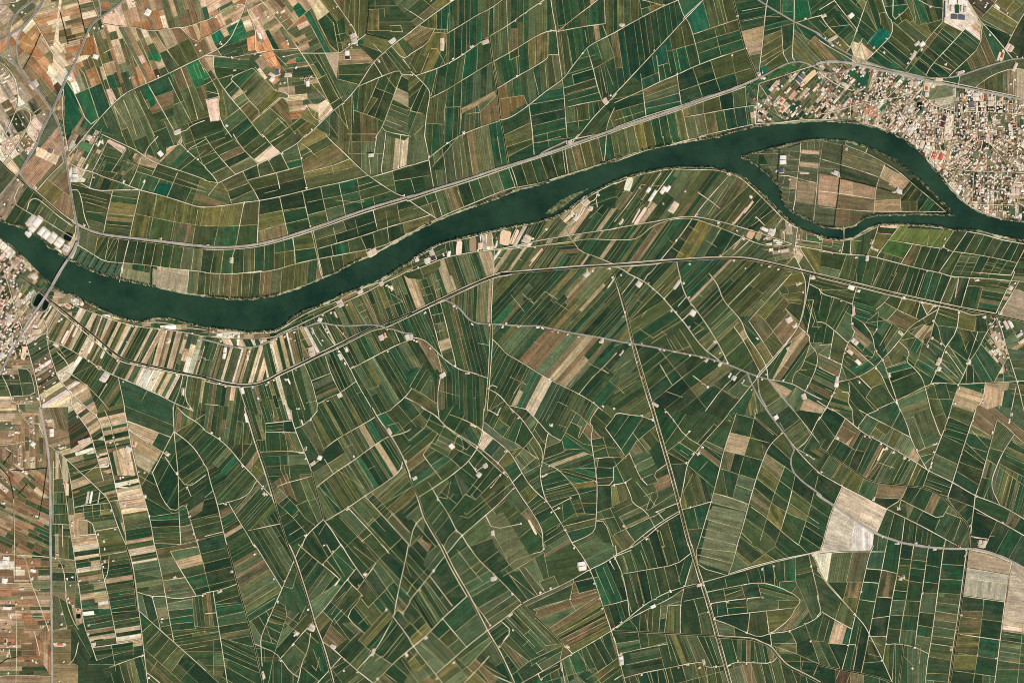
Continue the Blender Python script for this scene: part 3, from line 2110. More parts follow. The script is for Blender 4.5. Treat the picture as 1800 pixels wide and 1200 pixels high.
t 1530,370 1610,400
t 1330,520 1620,510
t 1310,530 1630,620
t 1440,650 1640,620
t 1490,740 1640,700
t 1410,780 1480,940
t 1500,780 1540,910 
t 1520,820 1640,820
t 1300,1020 1450,910 1540,910 1640,920
t 1360,1020 1640,950
t 1330,270 1370,200 1530,300 1590,310
t 1420,0 1500,50 1680,240
t 1370,200 1390,160 1460,30
t 1310,130 1390,160
t 1200,100 1230,40
t 1400,100 1510,150 1480,240
t 1490,250 1560,120
t 1600,260 1700,240 1750,410
t 1620,320 1710,310
t 1610,370 1720,330
t 1660,430 1630,590
t 1650,600 1790,590
t 1650,900 1800,850
t 1640,970 1800,940
t 1770,670 1780,850
t 1760,1110 1800,1100
t 350,910 490,740
t 280,720 420,830
t 480,900 500,920 750,720
t 490,740 580,790 
t 240,760 330,780 360,630
t 510,720 620,580
t 540,740 580,790 800,560
t 440,930 520,950 900,640
t 400,1060 340,1120 300,1200
t 740,1100 800,1200
t 1170,1170 1350,1060
t 1200,1100 1320,1020
t 1050,970 1160,1120
t 520,1200 740,1120
t 200,1000 290,890
t 60,1010 230,1200
t 90,1100 0,1200
t 0,540 140,430
t 60,650 260,540
t 160,630 200,690
F 100,60 55 14 30
F 250,330 30 12 50
F 60,250 -38 16 60
F 60,480 -38 12 60
F 330,480 -35 16 60
F 220,440 -38 20 40
F 150,600 -35 14 60
F 450,120 -60 14 30
F 550,220 75 14 40
F 550,60 88 10 50
F 200,110 30 14 30
F 700,270 -55 14 30
F 830,200 30 14 50
F 800,120 -50 16 40
F 960,160 -65 12 40
F 1050,70 -60 12 40
F 1150,60 -65 14 40
F 1020,230 -60 20 50
F 1050,370 55 10 60
F 850,420 -40 10 40
F 900,520 -45 30 60
F 980,640 -45 20 40
F 1050,720 50 20 40
F 600,420 -40 20 40
F 700,560 -42 14 60
F 500,580 50 14 40
F 300,700 -45 14 40
F 420,650 70 14 50
F 400,830 45 20 40
F 620,680 -42 12 70
F 700,720 -40 14 80
F 820,900 -35 60 90
F 600,1060 -40 40 60
F 900,1120 -10 50 80
F 180,830 -60 30 50
F 270,1000 -55 22 60
F 420,950 -50 20 40
F 100,1050 55 12 60
F 60,850 -38 9 60
F 150,1060 60 14 60
F 1080,600 -28 10 40
F 1100,860 -25 12 40
F 1250,620 -20 10 60
F 1300,730 -20 14 60
F 1350,420 -15 9 60
F 1480,570 8 10 60
F 1420,500 -10 12 60
F 1420,270 35 16 40
F 1260,310 -15 14 40
F 1240,150 60 18 30
F 1450,110 -60 14 40
F 1320,80 -60 14 50
F 1350,870 85 16 40
F 1560,720 -8 12 40
F 1580,800 0 14 40
F 1480,960 -25 10 60
F 1500,1050 -22 16 60
F 1200,980 -30 14 50
F 1700,300 -8 14 40
F 1700,520 -3 12 40
F 1720,780 88 20 40
F 1700,1060 75 18 50
F 1250,1130 -32 12 50
F 1700,160 40 20 60
F 1560,280 50 14 30
F 1780,350 10 20 40
F 950,760 45 24 50
F 1600,1150 -20 14 50
F 640,830 -40 40 60
#
mgggmokGgGgo
goggpgkgGgbg
ogGgkGGogmgo
gggokGGGgmgm
mogkgogggGgm
gogkkoGgogkg
GggkoooggoGg
bkGoooogmgGo
B 370,320 40 50 -40 w
B 730,1080 30 50 -10 w
B 1185,575 50 16 -25 w
B 665,490 40 40 -30 p
B 610,570 40 40 40 w
B 850,360 24 24 0 w
B 45,600 40 24 -25 w
B 1080,1030 20 150 -28 p
B 560,140 60 14 25 p
B 1245,135 24 24 0 w
P 590,330
P 830,550
P 860,580
P 800,570
P 410,1065
P 715,680
P 1190,805
P 1310,860
P 1245,900
P 1410,775
P 300,140
P 975,1000
P 955,70
P 905,20
P 1165,455
P 1640,625
P 1225,490
P 775,465
P 250,790
P 430,230
P 770,40
P 1795,660
P 1365,1050
P 915,690
P 575,520
@720,960
C 275,-20 380,200 510,420 600,590 680,750 780,910 860,1080 920,1210
R 290,-20 393,200 523,415 613,590 693,750 793,910 873,1080 930,1210
R 260,-20 365,200 497,425
T 390,-10 310,80 180,250 60,400 0,470
t 270,40 130,220 0,360
R -20,920 40,870 150,780 290,630 400,530 510,430
R 230,1120 400,970 500,880 680,740 850,620 990,490 1200,400 1400,310 1580,200 1700,150 1820,70
T 520,-10 570,70 640,150 750,250 860,360 980,490 1100,620 1230,740 1350,850
C 980,490 1100,612 1230,730 1345,850
T 290,630 380,740 500,880
T 0,830 100,960 230,1120 300,1210
T 180,260 270,380 375,520
T 1450,-10 1530,100 1590,210 1650,370 1710,560 1770,730 1800,830
T 1770,740 1590,850 1420,945 1320,1005 1140,1110 960,1210
T 800,650 900,740 800,870 
T 510,430 620,560 710,690
T 480,1200 650,1020 700,960
T 1180,-20 1180,40 1090,60
T 1440,290 1440,320 1410,460
T 1345,850 1425,930
T 740,1130 900,1200
T 1120,1030 1170,1090
T 1130,1120 1160,1180
T 1710,520 1800,500
T 1330,1000 1350,1120 1370,1210
T 1760,130 1800,200
t 1350,870 1320,1000
t 800,220 930,120 1090,60
t 820,260 1000,160 1180,50
t 800,0 870,150
t 1100,100 1170,280
t 1180,50 1220,260
t 1140,310 1270,260 1310,340
t 1140,310 1180,380
t 880,250 1100,430
t 960,190 1120,420
t 1010,180 1190,400
t 620,130 540,190
t 660,170 590,230
t 420,30 540,190 640,310
t 440,250 560,170
t 530,400 740,280
t 600,540 880,380
t 650,600 910,420
t 690,640 970,460
t 1030,520 1430,330
t 1090,550 1400,460
t 1220,720 1680,420
t 1290,780 1700,550
t 1320,820 1740,600
t 1380,830 1760,640
t 1640,220 1770,520
t 1700,180 1800,420
t 1100,560 1350,480
t 1430,470 1640,400
t 1490,410 1650,370
t 1450,310 1490,410
t 1450,310 1640,270
t 1410,480 1460,560
t 900,560 1200,870
t 950,540 1240,840
t 850,620 1100,880
t 1190,870 1340,850
t 1060,1000 1340,870
t 910,1120 1060,1000 1080,1050
t 1060,1050 1200,970
t 1110,940 1180,900
t 800,870 960,1080
t 830,840 1050,1010
t 1000,870 1060,810
t 1000,780 1060,730
t 1140,1110 1300,1040
t 1150,1160 1330,1060
t 1400,960 1490,1180
t 1480,920 1600,1110
t 1550,880 1650,1090
t 1680,810 1780,990
t 1550,1170 1800,1000
t 1620,1200 1800,1060
t 0,480 100,600 180,720
t 0,660 110,780
t 30,680 100,610 
t 90,400 240,640
t 130,330 300,600
t 150,310 340,570
t 180,740 330,880 420,980 560,1110
t 270,800 350,730
t 340,880 430,810
t 100,860 300,1050
t 240,1120 300,1060 
t 430,1000 710,790
t 510,1060 720,830
t 610,1080 700,1200
t 660,1040 850,1150
t 580,1110 680,1200
t 0,1090 80,1200
t 0,1000 70,930
t 60,1090 180,1000
t 480,1190 560,1110
t 1120,560 1100,640
t 560,480 700,680
F 200,100 -50 20 60
F 100,50 50 18 50
F 350,100 -50 30 50
F 330,330 -45 40 60
F 530,80 -45 20 40
F 620,220 -40 16 30
F 500,230 -45 22 40
F 750,100 -40 40 60
F 970,60 -30 30 60
F 960,160 -28 8 70
F 1050,230 60 16 60
F 950,300 55 14 60
F 1130,200 70 16 50
F 1350,180 -10 40 60
F 1220,310 -20 30 40
F 1600,50 -28 16 60
F 1700,300 70 14 80
F 1700,80 -30 16 60
F 1560,270 -25 18 40
F 1200,430 -25 14 90
F 1350,520 -25 20 80
F 1350,600 -28 12 90
F 1500,600 -30 12 100
F 1550,700 -28 12 100
F 1550,800 -25 16 80
F 750,450 -35 18 60
F 800,550 -35 14 70
F 600,420 -35 20 40
F 450,650 -40 30 70
F 620,620 60 14 60
F 250,250 -50 30 60
F 200,500 58 9 60
F 60,600 50 20 50
F 130,680 -45 16 40
F 250,720 -45 16 40
F 380,830 -40 18 40
F 220,900 45 20 60
F 100,1000 -38 16 60
F 550,950 -40 14 70
F 800,740 -40 12 60
F 960,820 48 12 70
F 1000,620 48 12 80
F 920,1000 50 9 60
F 1100,850 48 14 60
F 820,1030 60 14 60
F 1200,950 -28 14 70
F 1250,1080 -30 14 50
F 1450,1080 65 14 60
F 1600,1000 62 10 60
F 1700,900 68 14 60
F 700,1100 40 16 60
F 350,1080 -40 20 50
F 150,1130 -30 14 40
F 1700,1150 -35 12 60
F 1380,930 -20 24 40
F 1520,1180 40 14 50
F 1780,600 75 14 50
F 50,100 40 12 60
F 60,250 40 14 60
F 60,1180 60 24 40
#
kogGgkoGGmgG
gggoGgmGGomg
gggggkgbGoke
kggoGGgmGbkk
kgoGGkgGoykg
ogGgoggGGyok
oGogokGGmggo
GbGobggkgGmo
B 1515,170 70 80 -10 w
B 1512,162 30 34 -10 r
B 740,280 50 40 -20 w
B 885,600 40 20 -30 w
B 1335,1050 16 80 -8 w
B 1385,880 40 20 30 w
B 140,800 30 30 -30 w
B 850,800 12 80 40 w
B 210,210 20 24 0 w
P 740,240
P 385,1020
P 790,880
P 910,735
P 500,880
P 1410,460
P 1180,15
P 1445,15
P 290,635
P 1585,210
P 1665,455
P 1690,545
P 1785,720
P 1235,365
P 1150,405
P 650,1020
P 1760,125
P 1620,325
P 90,385
P 670,740
P 240,1155
P 1420,950
P 1160,1160
P 900,410
P 70,845
P 710,690
@1080,0
R 0,290 200,175 420,60 560,5 600,-20
R 800,-20 700,90 600,190 500,300 350,460 200,620 80,750 -20,850
T 780,0 600,165
C 1040,-20 1080,140 1110,280 1150,430 1200,540 1260,690
R 1040,-20 1080,140 1110,280 1150,430 1200,540 1260,690
T 200,-10 430,50
T 560,5 610,150 650,190 690,305 730,460 750,560
T 690,305 880,240 1075,175
T 1150,430 900,510 670,600 550,660 400,720 250,795 0,905
T 550,660 570,800 590,940
T 250,795 280,1040
A -20,1147 100,1105 300,1040 500,975 620,935 800,865 1000,800 1150,740 1260,690
C -20,1156 100,1114 300,1049 500,984 620,944 800,875 1000,810 1150,752
R -20,1165 100,1124 300,1058 500,993 620,953 800,884 1000,819 1150,762
R -20,1130 300,1015 590,930 800,850 1060,780 1180,735
R 1260,740 1450,680 1650,610 1820,560
a 1260,690 1330,660 1450,590 1560,545 1660,545 1750,590 1820,620
a 1230,-20 1350,60 1470,130 1580,195 1700,250 1820,310
R 1350,-20 1330,80 1310,300 1290,480 1270,640
T 1580,-20 1580,180 1570,350 1560,500 1590,540
T 1600,200 1820,135
T 590,950 610,1020 640,1180 650,1210
T 620,1030 800,1000 1000,960 1250,925
T 1270,740 1250,925 1240,1080
T 1280,750 1380,900 1450,1030
T 750,1200 900,1165 1100,1120 1240,1090
T 370,490 400,720
T 1470,230 1480,470 1520,540
t 390,580 480,555
t 590,240 620,400 665,590
t 460,455 700,390
t 450,400 500,650
t 545,440 580,620
t 880,240 910,380 940,495
t 710,385 900,325 1110,265
t 730,475 920,410 1130,345
t 780,20 840,240
t 870,0 920,220
t 945,0 990,190
t 690,600 740,750 780,870
t 850,550 890,690 940,830
t 1030,490 1060,640 1090,770
t 580,800 890,695 1200,600
t 230,650 250,790
t 240,700 380,640
t 270,850 550,750
t 270,905 570,820
t 280,955 580,890
t 0,980 260,905
t 0,1060 270,975
t 780,870 780,990
t 920,840 940,970
t 1040,810 1050,940
t 1150,770 1160,920
t 700,1020 740,1180
t 790,1000 820,1170
t 880,990 910,1150
t 960,970 990,1130
t 1050,960 1080,1110
t 1150,940 1170,1090
t 100,1150 110,1210
t 175,1120 190,1210
t 250,1090 270,1210
t 320,1060 350,1210
t 390,1040 420,1210
t 460,1020 495,1210
t 530,990 570,1210
t 1120,100 1330,60
t 1130,190 1320,150
t 1120,280 1310,230
t 1160,380 1300,350
t 1190,490 1290,470
t 1340,150 1460,150
t 1330,270 1560,210
t 1320,320 1460,270
t 1300,500 1470,400
t 1290,550 1480,440
t 1320,580 1560,400
t 1480,40 1480,120
t 1700,0 1730,150
t 1590,300 1820,540
t 1680,410 1760,320 1800,350
t 1600,220 1690,350
t 240,80 380,40
t 220,0 245,140
F 100,80 80 12 70
F 150,350 74 14 90
F 100,550 72 14 90
F 400,200 76 14 70
F 450,100 76 14 70
F 700,120 76 40 60
F 900,120 78 18 60
F 640,40 -40 20 40
F 550,350 80 30 60
F 520,530 82 16 40
F 680,480 82 16 40
F 800,420 -18 20 40
F 150,850 -20 20 60
F 320,600 75 30 60
F 430,620 80 20 30
F 420,850 -15 15 60
F 720,680 -20 60 60
F 1000,620 -20 60 60
F 820,760 -20 60 60
F 1180,660 -20 60 60
F 1200,50 -8 10 60
F 1220,200 -10 12 60
F 1230,350 -10 20 60
F 1240,500 -10 20 60
F 1450,80 85 18 40
F 1420,350 -35 16 60
F 1400,230 -15 10 40
F 1450,500 -35 16 40
F 1680,320 42 9 80
F 1740,430 42 9 80
F 1640,100 85 30 60
F 1760,80 -25 10 40
F 1500,640 -25 24 60
F 850,900 -15 30 60
F 1080,860 80 22 40
F 800,1070 80 18 40
F 1020,1030 80 18 40
F 1200,1000 80 18 40
F 150,1130 75 15 40
F 500,1080 75 15 40
F 1400,850 -50 9 24
F 1600,850 -50 9 24
F 1350,950 40 8 20
F 1600,720 -40 18 40
F 1700,960 -55 12 24
F 1520,300 88 20 50
F 1520,150 -15 14 40
#
ogokegogggem
kkggegoggkgg
kkkgogggtokG
kkegkgogooGo
kkegkkkkegkm
ggGGkkkgmmbm
gggeGokkumkm
ooggGoogummm
R 1240,1090 1450,1080 1640,1055 1820,1050
B 1270,660 30 30 0 w
B 1310,690 40 20 20 w
B 1700,690 50 190 48 p
B 1590,940 40 130 36 e
B 1630,960 20 130 36 G
B 1470,890 40 60 48 r
B 1570,840 40 90 40 t
B 1640,690 60 90 40 b
B 1480,960 40 70 30 r
B 70,225 40 24 0 w
P 350,445
P 925,825
P 1035,490
P 550,650
P 1080,140
P 1160,430
P 1240,1105
P 430,45
P 1675,165
P 1300,630
P 590,945
Z 1265,740 1460,680 1650,610 1820,620 1820,1060 1640,1055 1450,1080 1240,1080 1255,900
@1080,240
T 0,225 150,170 300,115 480,80 640,30 800,0
t 20,0 50,160
t 110,0 135,140
t 195,0 220,130
t 270,0 290,105
t 350,0 365,90
t 430,0 440,80
t 500,0 515,70
T 650,0 655,25
R -20,810 250,765 400,740 550,710 700,700 900,740 1050,780 1250,840 1400,890 1560,945
T -20,905 170,910 250,860 330,790 400,760 540,720 700,720 900,790 1020,840 1140,890 1230,930 1330,960 1440,970 1560,945
T 1600,960 1820,1000
C -20,1135 200,1120 410,1100 650,1085 900,1070 1080,1072 1200,1082 1400,1125 1650,1185 1820,1230
R -20,1118 200,1102 410,1085 650,1070 900,1055 1080,1057 1200,1067 1400,1108 1650,1168 1820,1212
R -20,1145 200,1135 410,1117
T 0,420 170,350 400,300 520,285 700,295 850,290 1000,320 1120,370 1250,490 1400,640 1500,740 1590,800
R 1610,800 1590,960 1575,1060
T 1610,800 1700,840 1820,885
T 1570,1060 1500,1140
T 1590,1060 1620,1120 1650,1180
T 1630,980 1700,1090 1770,1200
T 520,290 440,400 350,520 210,760
T 410,320 240,560 
T 240,420 150,560 0,750
T 710,690 820,550 1010,340
T 730,490 830,555 930,635
T 680,730 560,900 410,1080
T 1190,910 1020,1060
T 1130,880 930,1060
T 1240,700 1290,750 1320,780
T 1400,820 1480,710
T 1490,840 1495,910
T 1640,910 1820,935
T 1690,850 1690,920 
t 350,820 380,850 200,1100
T 0,1140 70,1165 130,1210
T 550,1110 570,1210
T 390,1110 310,1210
t 480,910 540,950
t 640,780 740,840
t 580,890 660,940
t 510,980 610,1040
t 800,910 900,970
t 820,690 1000,420
t 1100,590 900,860
t 70,490 100,480 180,350
t 330,430 500,440
t 200,650 260,600
t 240,420 280,430 
t 1170,440 870,720
t 1290,540 1080,780
t 1400,640 1200,790
T 1640,40 1630,200 1610,340 1590,560 1570,650
T 1430,340 1560,350 1680,390 1790,410
T 1790,290 1780,450 1750,740
D 1450,110 1440,250 1430,400
t 1440,150 1280,150
t 1320,270 1430,270
D 1520,100 1640,60
t 1520,160 1630,210
t 1500,340 1480,420
t 1480,490 1600,490
t 1500,575 1580,590
t 1650,120 1820,125
t 1720,370 1720,460
t 1770,480 1820,480
t 1610,310 1700,315
t 1450,970 1440,1010
t 1300,990 1450,1010 
F 300,50 75 17 50
F 100,500 -55 8 60
F 300,600 -55 8 60
F 550,500 -53 9 70
F 200,400 -55 9 60
F 850,420 -55 12 70
F 700,600 -55 18 50
F 1000,500 -53 12 70
F 880,620 -53 14 60
F 1150,600 -52 10 70
F 1350,720 -48 12 60
F 100,850 -55 8 50
F 300,950 -58 8 60
F 550,850 -55 18 60
F 650,950 -58 28 80
F 850,950 -55 10 70
F 1050,950 -52 9 60
F 1250,1010 -40 12 50
F 1450,1060 -10 20 50
F 1430,920 -10 16 40
F 1530,870 85 20 30
F 1660,880 85 20 30
F 1700,960 5 12 40
F 1600,1110 30 20 30
F 1250,880 -40 12 24
F 100,1000 -50 7 60
F 500,1180 -50 10 60
F 900,1150 -50 10 60
F 1350,1180 -40 12 40
F 1350,200 0 40 40
F 1560,150 3 20 24
F 1540,280 3 20 24
F 1720,200 3 14 40
F 1690,500 5 60 60
F 1540,550 3 20 40
F 1680,700 3 40 40
F 1780,560 5 40 50
F 1720,60 85 14 20
F 1730,1080 60 24 50
#
oyooooggkkts
okkkkkkkggst
kkomogogkGwb
mmkGomGookpt
kommgkokkGGt
mmmkkmkGkmsb
mmmkomkGmusG
mkkkmmmoogoo
B 1480,205 60 80 0 w
B 125,420 60 120 18 w
B 300,470 30 50 35 w
B 350,500 30 60 35 w
B 320,545 30 50 35 w
B 430,470 40 70 35 w
B 470,460 30 60 35 w
B 1380,840 60 60 20 w
B 1320,815 70 30 25 w
B 230,700 30 180 33 p
B 190,700 14 140 30 w
B 520,620 60 100 33 p
B 1180,620 20 130 38 p
B 1120,680 20 130 38 p
B 1070,740 20 80 38 p
B 550,320 40 80 30 G
B 480,380 40 100 33 e
B 1200,860 60 80 30 t
B 1270,870 50 80 30 t
B 1090,930 16 160 38 t
B 1600,900 14 20 0 p
B 1620,900 14 20 0 p
B 1600,870 14 20 0 w
B 1620,870 14 20 0 r
B 1600,930 14 20 0 w
B 1575,990 14 20 0 p
B 1595,990 14 20 0 w
B 1575,1020 14 20 0 w
B 1595,1020 14 20 0 r
B 1580,1045 14 20 0 p
B 1470,300 40 40 0 b
B 1670,325 80 16 0 w
B 1010,325 30 30 0 w
B 1200,530 30 20 38 w
B 60,750 20 60 35 w
P 715,690
P 545,910
P 220,450
P 910,760
P 910,790
P 1040,760
P 1340,890
P 1310,900
P 1410,820
P 1490,840
P 1440,1010
P 930,1045
P 1290,1130
P 1360,1140
P 1440,1165
P 1540,375
P 1130,900
P 620,485
P 1240,710
P 430,590
P 300,640
P 1050,1090
P 1150,1160
P 660,1120
P 1080,830
P 1420,300
@1080,480
C -10,0 60,190 120,400 165,610 220,830 290,1060 340,1210
R -10,0 45,190 105,400 150,620 205,830 275,1060 325,1210
R 180,620 240,830 308,1060 355,1210
a -20,590 160,620 350,650 550,695 750,730 870,760 1000,800 1180,880 1340,930
R 1340,930 1560,965 1680,1040 1820,1110
R 110,0 260,70 370,160 440,230 540,350 620,440 700,560 800,680 920,760
R 570,-10 590,100 630,210 740,350 850,510 930,650 1000,790
R 830,0 910,100 950,230 1040,330 1120,420 1160,550 1260,680 1340,820 1350,930
R 1640,-20 1680,60 1680,200 1660,320 1620,470 1500,620 1380,760 1260,890
R 1720,20 1690,200 1640,440 1520,610 1400,760 1280,890 1190,1000 1030,1200
a 1170,885 1220,1000 1280,1120 1350,1210
a 1260,920 1270,1070 1340,1180
a 1350,930 1450,1060 1580,1210
T 1620,470 1720,550 1710,610 1790,710 1780,820 1700,1000 1670,1040
T 1560,965 1580,880 1640,840 1680,740 1720,620
T 1750,235 1690,540 
T 1510,320 1620,460
T 1720,100 1820,150
T 1180,420 1320,620 1390,740
T 1050,470 1140,600 1280,870
T 180,40 60,190
T 300,0 260,70
T 580,70 440,220
T 630,210 560,290
T 690,330 600,410
T 880,605 810,680
T 1110,860 940,1020 800,1210
T 1180,420 1560,0
T 1000,280 1090,190 1280,0
T 690,900 830,1005
T 400,800 500,970
t 640,880 430,1050
t 830,1005 870,980 1090,1100
t 940,1020 1060,1100
t 1130,980 1190,1000
t 210,480 340,570
t 340,570 600,410
t 170,490 240,450
t 320,620 460,530
t 410,505 460,545
t 460,570 520,680
t 520,540 610,680
t 570,490 670,640
t 670,640 540,690
t 740,190 780,210
t 820,120 860,160
t 950,230 780,390 
t 850,450 1000,300
t 870,500 1050,340
t 700,430 780,480
t 700,540 780,490
t 1090,430 820,690
t 1160,570 960,750
t 1100,530 1150,480
t 1250,350 1320,410 1400,520 1480,630
t 1320,410 1500,200
t 1440,140 1530,250
t 1400,500 1520,380
t 1310,610 1390,520
t 1240,640 1310,590
t 1510,120 1660,80
t 1510,120 1530,160 1510,230 1650,240
t 1480,340 1540,260 1640,270
t 1540,270 1430,150
t 1680,240 1750,235
t 1390,930 1560,610
t 1480,950 1720,620
t 1650,520 1500,640 
t 1450,790 1530,840
t 1670,770 1820,830
t 1690,850 1640,850
t 1720,610 1820,610
t 1540,1120 1600,1000
t 1670,1120 1820,1210
t 1330,1180 1460,1090
t 1700,270 1760,420 1740,470 1820,470
t 0,640 60,620 
t 0,860 150,760
t 0,1060 200,940
t 30,1000 90,1060
t 460,1040 600,1090
t 100,280 180,180
t 170,180 220,210
t 120,430 440,100
t 240,390 280,330
t 200,230 240,260 
t 1250,150 1310,180
t 1280,230 1320,260
F 30,350 -45 10 60
F 200,200 -45 12 60
F 300,350 -42 10 70
F 450,100 -48 12 70
F 600,250 -45 12 60
F 700,100 -45 10 70
F 750,300 -42 12 60
F 480,450 -42 8 60
F 250,540 -45 40 40
F 400,560 -45 20 40
F 570,600 55 14 40
F 720,450 -30 24 40
F 750,580 -35 22 60
F 900,330 -42 20 50
F 1050,150 -45 16 90
F 1200,200 -48 10 80
F 1400,100 -45 12 80
F 900,520 -45 16 70
F 1040,500 -45 40 60
F 1100,520 -45 16 30
F 1200,560 50 16 60
F 1280,480 50 30 60
F 1350,260 -48 30 60
F 1420,420 -45 14 50
F 1400,590 50 30 40
F 1580,80 -10 16 40
F 1600,200 -5 14 40
F 1590,320 50 20 50
F 1200,750 -45 40 60
F 1050,700 -45 8 50
F 1250,680 52 12 60
F 1330,700 52 14 60
F 1500,720 -58 12 70
F 1570,800 -58 10 70
F 1700,300 80 12 40
F 1750,420 75 14 40
F 1620,620 -55 14 50
F 1760,700 -50 20 40
F 1700,790 0 14 30
F 1700,920 15 14 40
F 80,750 -42 10 60
F 100,1000 -35 12 80
F 350,740 -38 12 60
F 350,930 -38 10 70
F 500,870 -42 12 60
F 600,1020 -45 10 70
F 750,850 -45 9 70
F 850,900 -45 14 60
F 950,900 -45 24 50
F 880,1080 -45 50 60
F 1080,1060 -45 16 40
F 1150,1100 -45 24 60
F 1350,1070 -50 60 60
F 1490,1000 45 24 60
F 1600,1100 -60 24 40
F 1720,1150 35 16 40
F 300,1000 -38 12 60
F 30,550 -45 14 40
F 1400,1150 -30 24 50
F 1230,1130 85 22 40
#
kGmogmkoogGk
gmgkmmogomok
kgmkmgGooGgk
GkgmgGomGbbg
kkmkomogyobm
Gommkkokgggg
okmmomkooomo
momgkommoGtg
B 550,100 30 90 36 w
B 215,95 50 50 36 w
B 690,350 50 50 30 w
B 885,605 30 24 0 w
B 930,800 24 40 36 w
B 1050,920 40 40 30 w
B 1015,895 20 40 30 w
B 1535,410 50 50 -30 w
B 1590,465 40 30 -30 w
B 1665,1080 40 50 -20 w
B 1740,40 40 30 0 w
B 1620,95 40 24 -20 p
B 810,765 20 40 36 p
B 1130,955 14 40 36 p
B 630,380 10 80 36 y
B 1525,660 20 24 30 w
B 65,700 16 50 36 w
B 355,1150 70 24 35 p
P 215,90
P 300,90
P 340,140
P 440,220
P 540,345
P 660,475
P 650,225
P 675,275
P 500,330
P 240,620
P 135,630
P 400,670
P 440,680
P 520,690
P 570,700
P 620,710
P 665,725
P 765,740
P 880,775
P 930,700
P 990,790
P 1250,910
P 1300,930
P 1330,890
P 1395,935
P 1485,940
P 1690,530
P 1700,990
P 1500,620
P 200,780
P 240,920
P 100,340
P 80,380
P 1250,570
P 660,210
P 60,20
P 1660,165
P 820,1000
P 770,970
P 1205,1025
P 610,90
@1080,720
C 330,-20 400,220 470,460 520,640 580,860 660,1180
R 315,-20 385,220 455,460 505,640 565,870 645,1190
R 345,-20 415,220 485,460 535,640 595,870 675,1190
T 0,50 30,25 140,45 240,55 330,90 345,60
T 440,-10 520,90 620,230 770,320
T 620,230 665,190
T 1030,-10 980,70 870,190 770,300 700,390 640,470 610,650 585,770 575,870
R 575,880 660,860 850,805
R 850,805 800,970 730,1210
a 1330,-10 1400,90 1480,190 1550,290 1580,350
a 1580,350 1545,430 1560,530 1640,620 1750,700 1820,750
R 1480,190 1600,350 1720,480 1820,570
R 1470,210 1400,270 1340,350 1290,480 1240,620 1180,830 1130,1020 1070,1210
T 1570,0 1660,110 1800,290
T 1600,350 1700,270 1800,60
T 1600,340 1690,390 1750,430
T 1000,90 1020,100
T 1070,30 1040,130 960,360 920,540 870,730 850,805
T 870,730 1020,770 1180,830
t 1040,30 1230,75
t 1250,-10 1190,240 1100,540 1040,770
t 1020,200 1180,240 1360,290
t 970,360 1140,400 1290,440
t 930,515 1090,565 1230,610
t 1080,660 1210,710
t 1400,300 1540,430
t 1310,370 1500,500 1580,560 
t 1290,490 1450,620 1780,870
t 1260,610 1470,770 1800,1000
t 1240,690 1400,830 1550,920 1700,980 1800,1040
T 1200,850 1340,950 1460,1060 1620,1190
t 1160,960 1300,1060 1420,1170
t 1120,1080 1210,1170
t 1500,490 1400,750 1280,1150
T 1560,710 1530,830 1460,1060
t 1590,570 1560,710
t 1460,1060 1410,1190
t 1790,580 1720,860 1620,1180
t 1240,80 1400,220
t 1230,0 1240,80 
T 0,270 60,350 95,415 130,380
T 130,375 180,490 230,600 290,660
T -20,660 90,640 150,600
T 95,640 140,740 160,820 280,890 350,1020 370,1060
t 95,415 0,500
t 0,450 60,580 90,640
t 130,375 190,280 360,140
T 450,480 340,560 390,640
R 570,890 400,990 250,1100 130,1210
R 570,910 400,1010 290,1110 150,1210
T 380,890 550,820
T 370,890 440,970
T 80,1020 180,1160
T 250,1110 290,1140
t 0,230 130,50
t 60,350 250,70
t 160,200 300,380
t 180,490 330,410
t 460,370 640,470
t 470,360 580,280 630,230
t 560,280 700,370
t 580,350 650,400
t 640,480 870,680
t 740,540 820,450
t 740,360 920,500
t 770,300 960,400
t 800,270 970,350
t 740,280 880,120 
t 870,120 920,160
t 190,630 360,840
t 290,660 390,630
t 330,720 280,880
t 370,700 380,760 330,860
t 250,600 340,560
t 260,760 350,720
t 300,880 520,740
t 40,940 300,820
t 0,1090 350,930
t 0,900 160,820
t 40,940 110,1040 
t 340,940 440,880
t 140,1030 320,940
t 850,810 1150,890
t 810,960 1130,1050
t 780,1040 1110,1120
t 760,1110 1090,1190
t 660,1050 770,1040
t 700,860 740,1040
t 620,470 500,480
t 590,750 690,560 
t 400,1060 440,1200
t 470,990 530,1200
t 300,1110 330,1210
t 1450,110 1500,190
t 1500,180 1620,90
t 1660,110 1720,210
F 60,150 -55 30 50
F 150,260 -50 24 50
F 30,320 -50 20 40
F 250,170 -40 30 50
F 220,330 55 14 40
F 300,260 55 14 40
F 400,380 70 20 40
F 260,430 -15 14 40
F 480,200 -55 40 60
F 700,120 -55 40 60
F 820,100 -55 30 60
F 850,200 -55 12 60
F 950,230 -55 20 60
F 650,320 30 14 50
F 600,380 30 14 40
F 550,430 30 30 40
F 560,600 85 24 60
F 740,670 80 13 80
F 800,560 38 24 50
F 750,440 38 20 60
F 870,390 30 10 60
F 1120,140 -78 34 50
F 1100,300 15 40 70
F 1040,440 -80 16 40
F 1200,400 80 20 60
F 1200,300 80 16 60
F 1190,520 80 30 60
F 980,640 80 24 60
F 1150,650 15 22 60
F 1000,900 15 12 70
F 960,1100 15 12 70
F 1000,820 15 14 60
F 1300,130 40 24 60
F 1300,200 40 30 60
F 1430,400 37 20 70
F 1500,600 37 22 60
F 1380,600 37 22 60
F 1330,820 37 24 60
F 1650,700 37 24 60
F 1500,1000 60 40 40
F 1700,950 37 24 50
F 1280,1050 37 20 60
F 1650,1100 37 24 50
F 1680,500 45 60 80
F 1620,200 -45 40 50
F 1540,90 -40 20 40
F 1700,80 60 30 50
F 1730,300 -60 12 40
F 1740,400 35 12 60
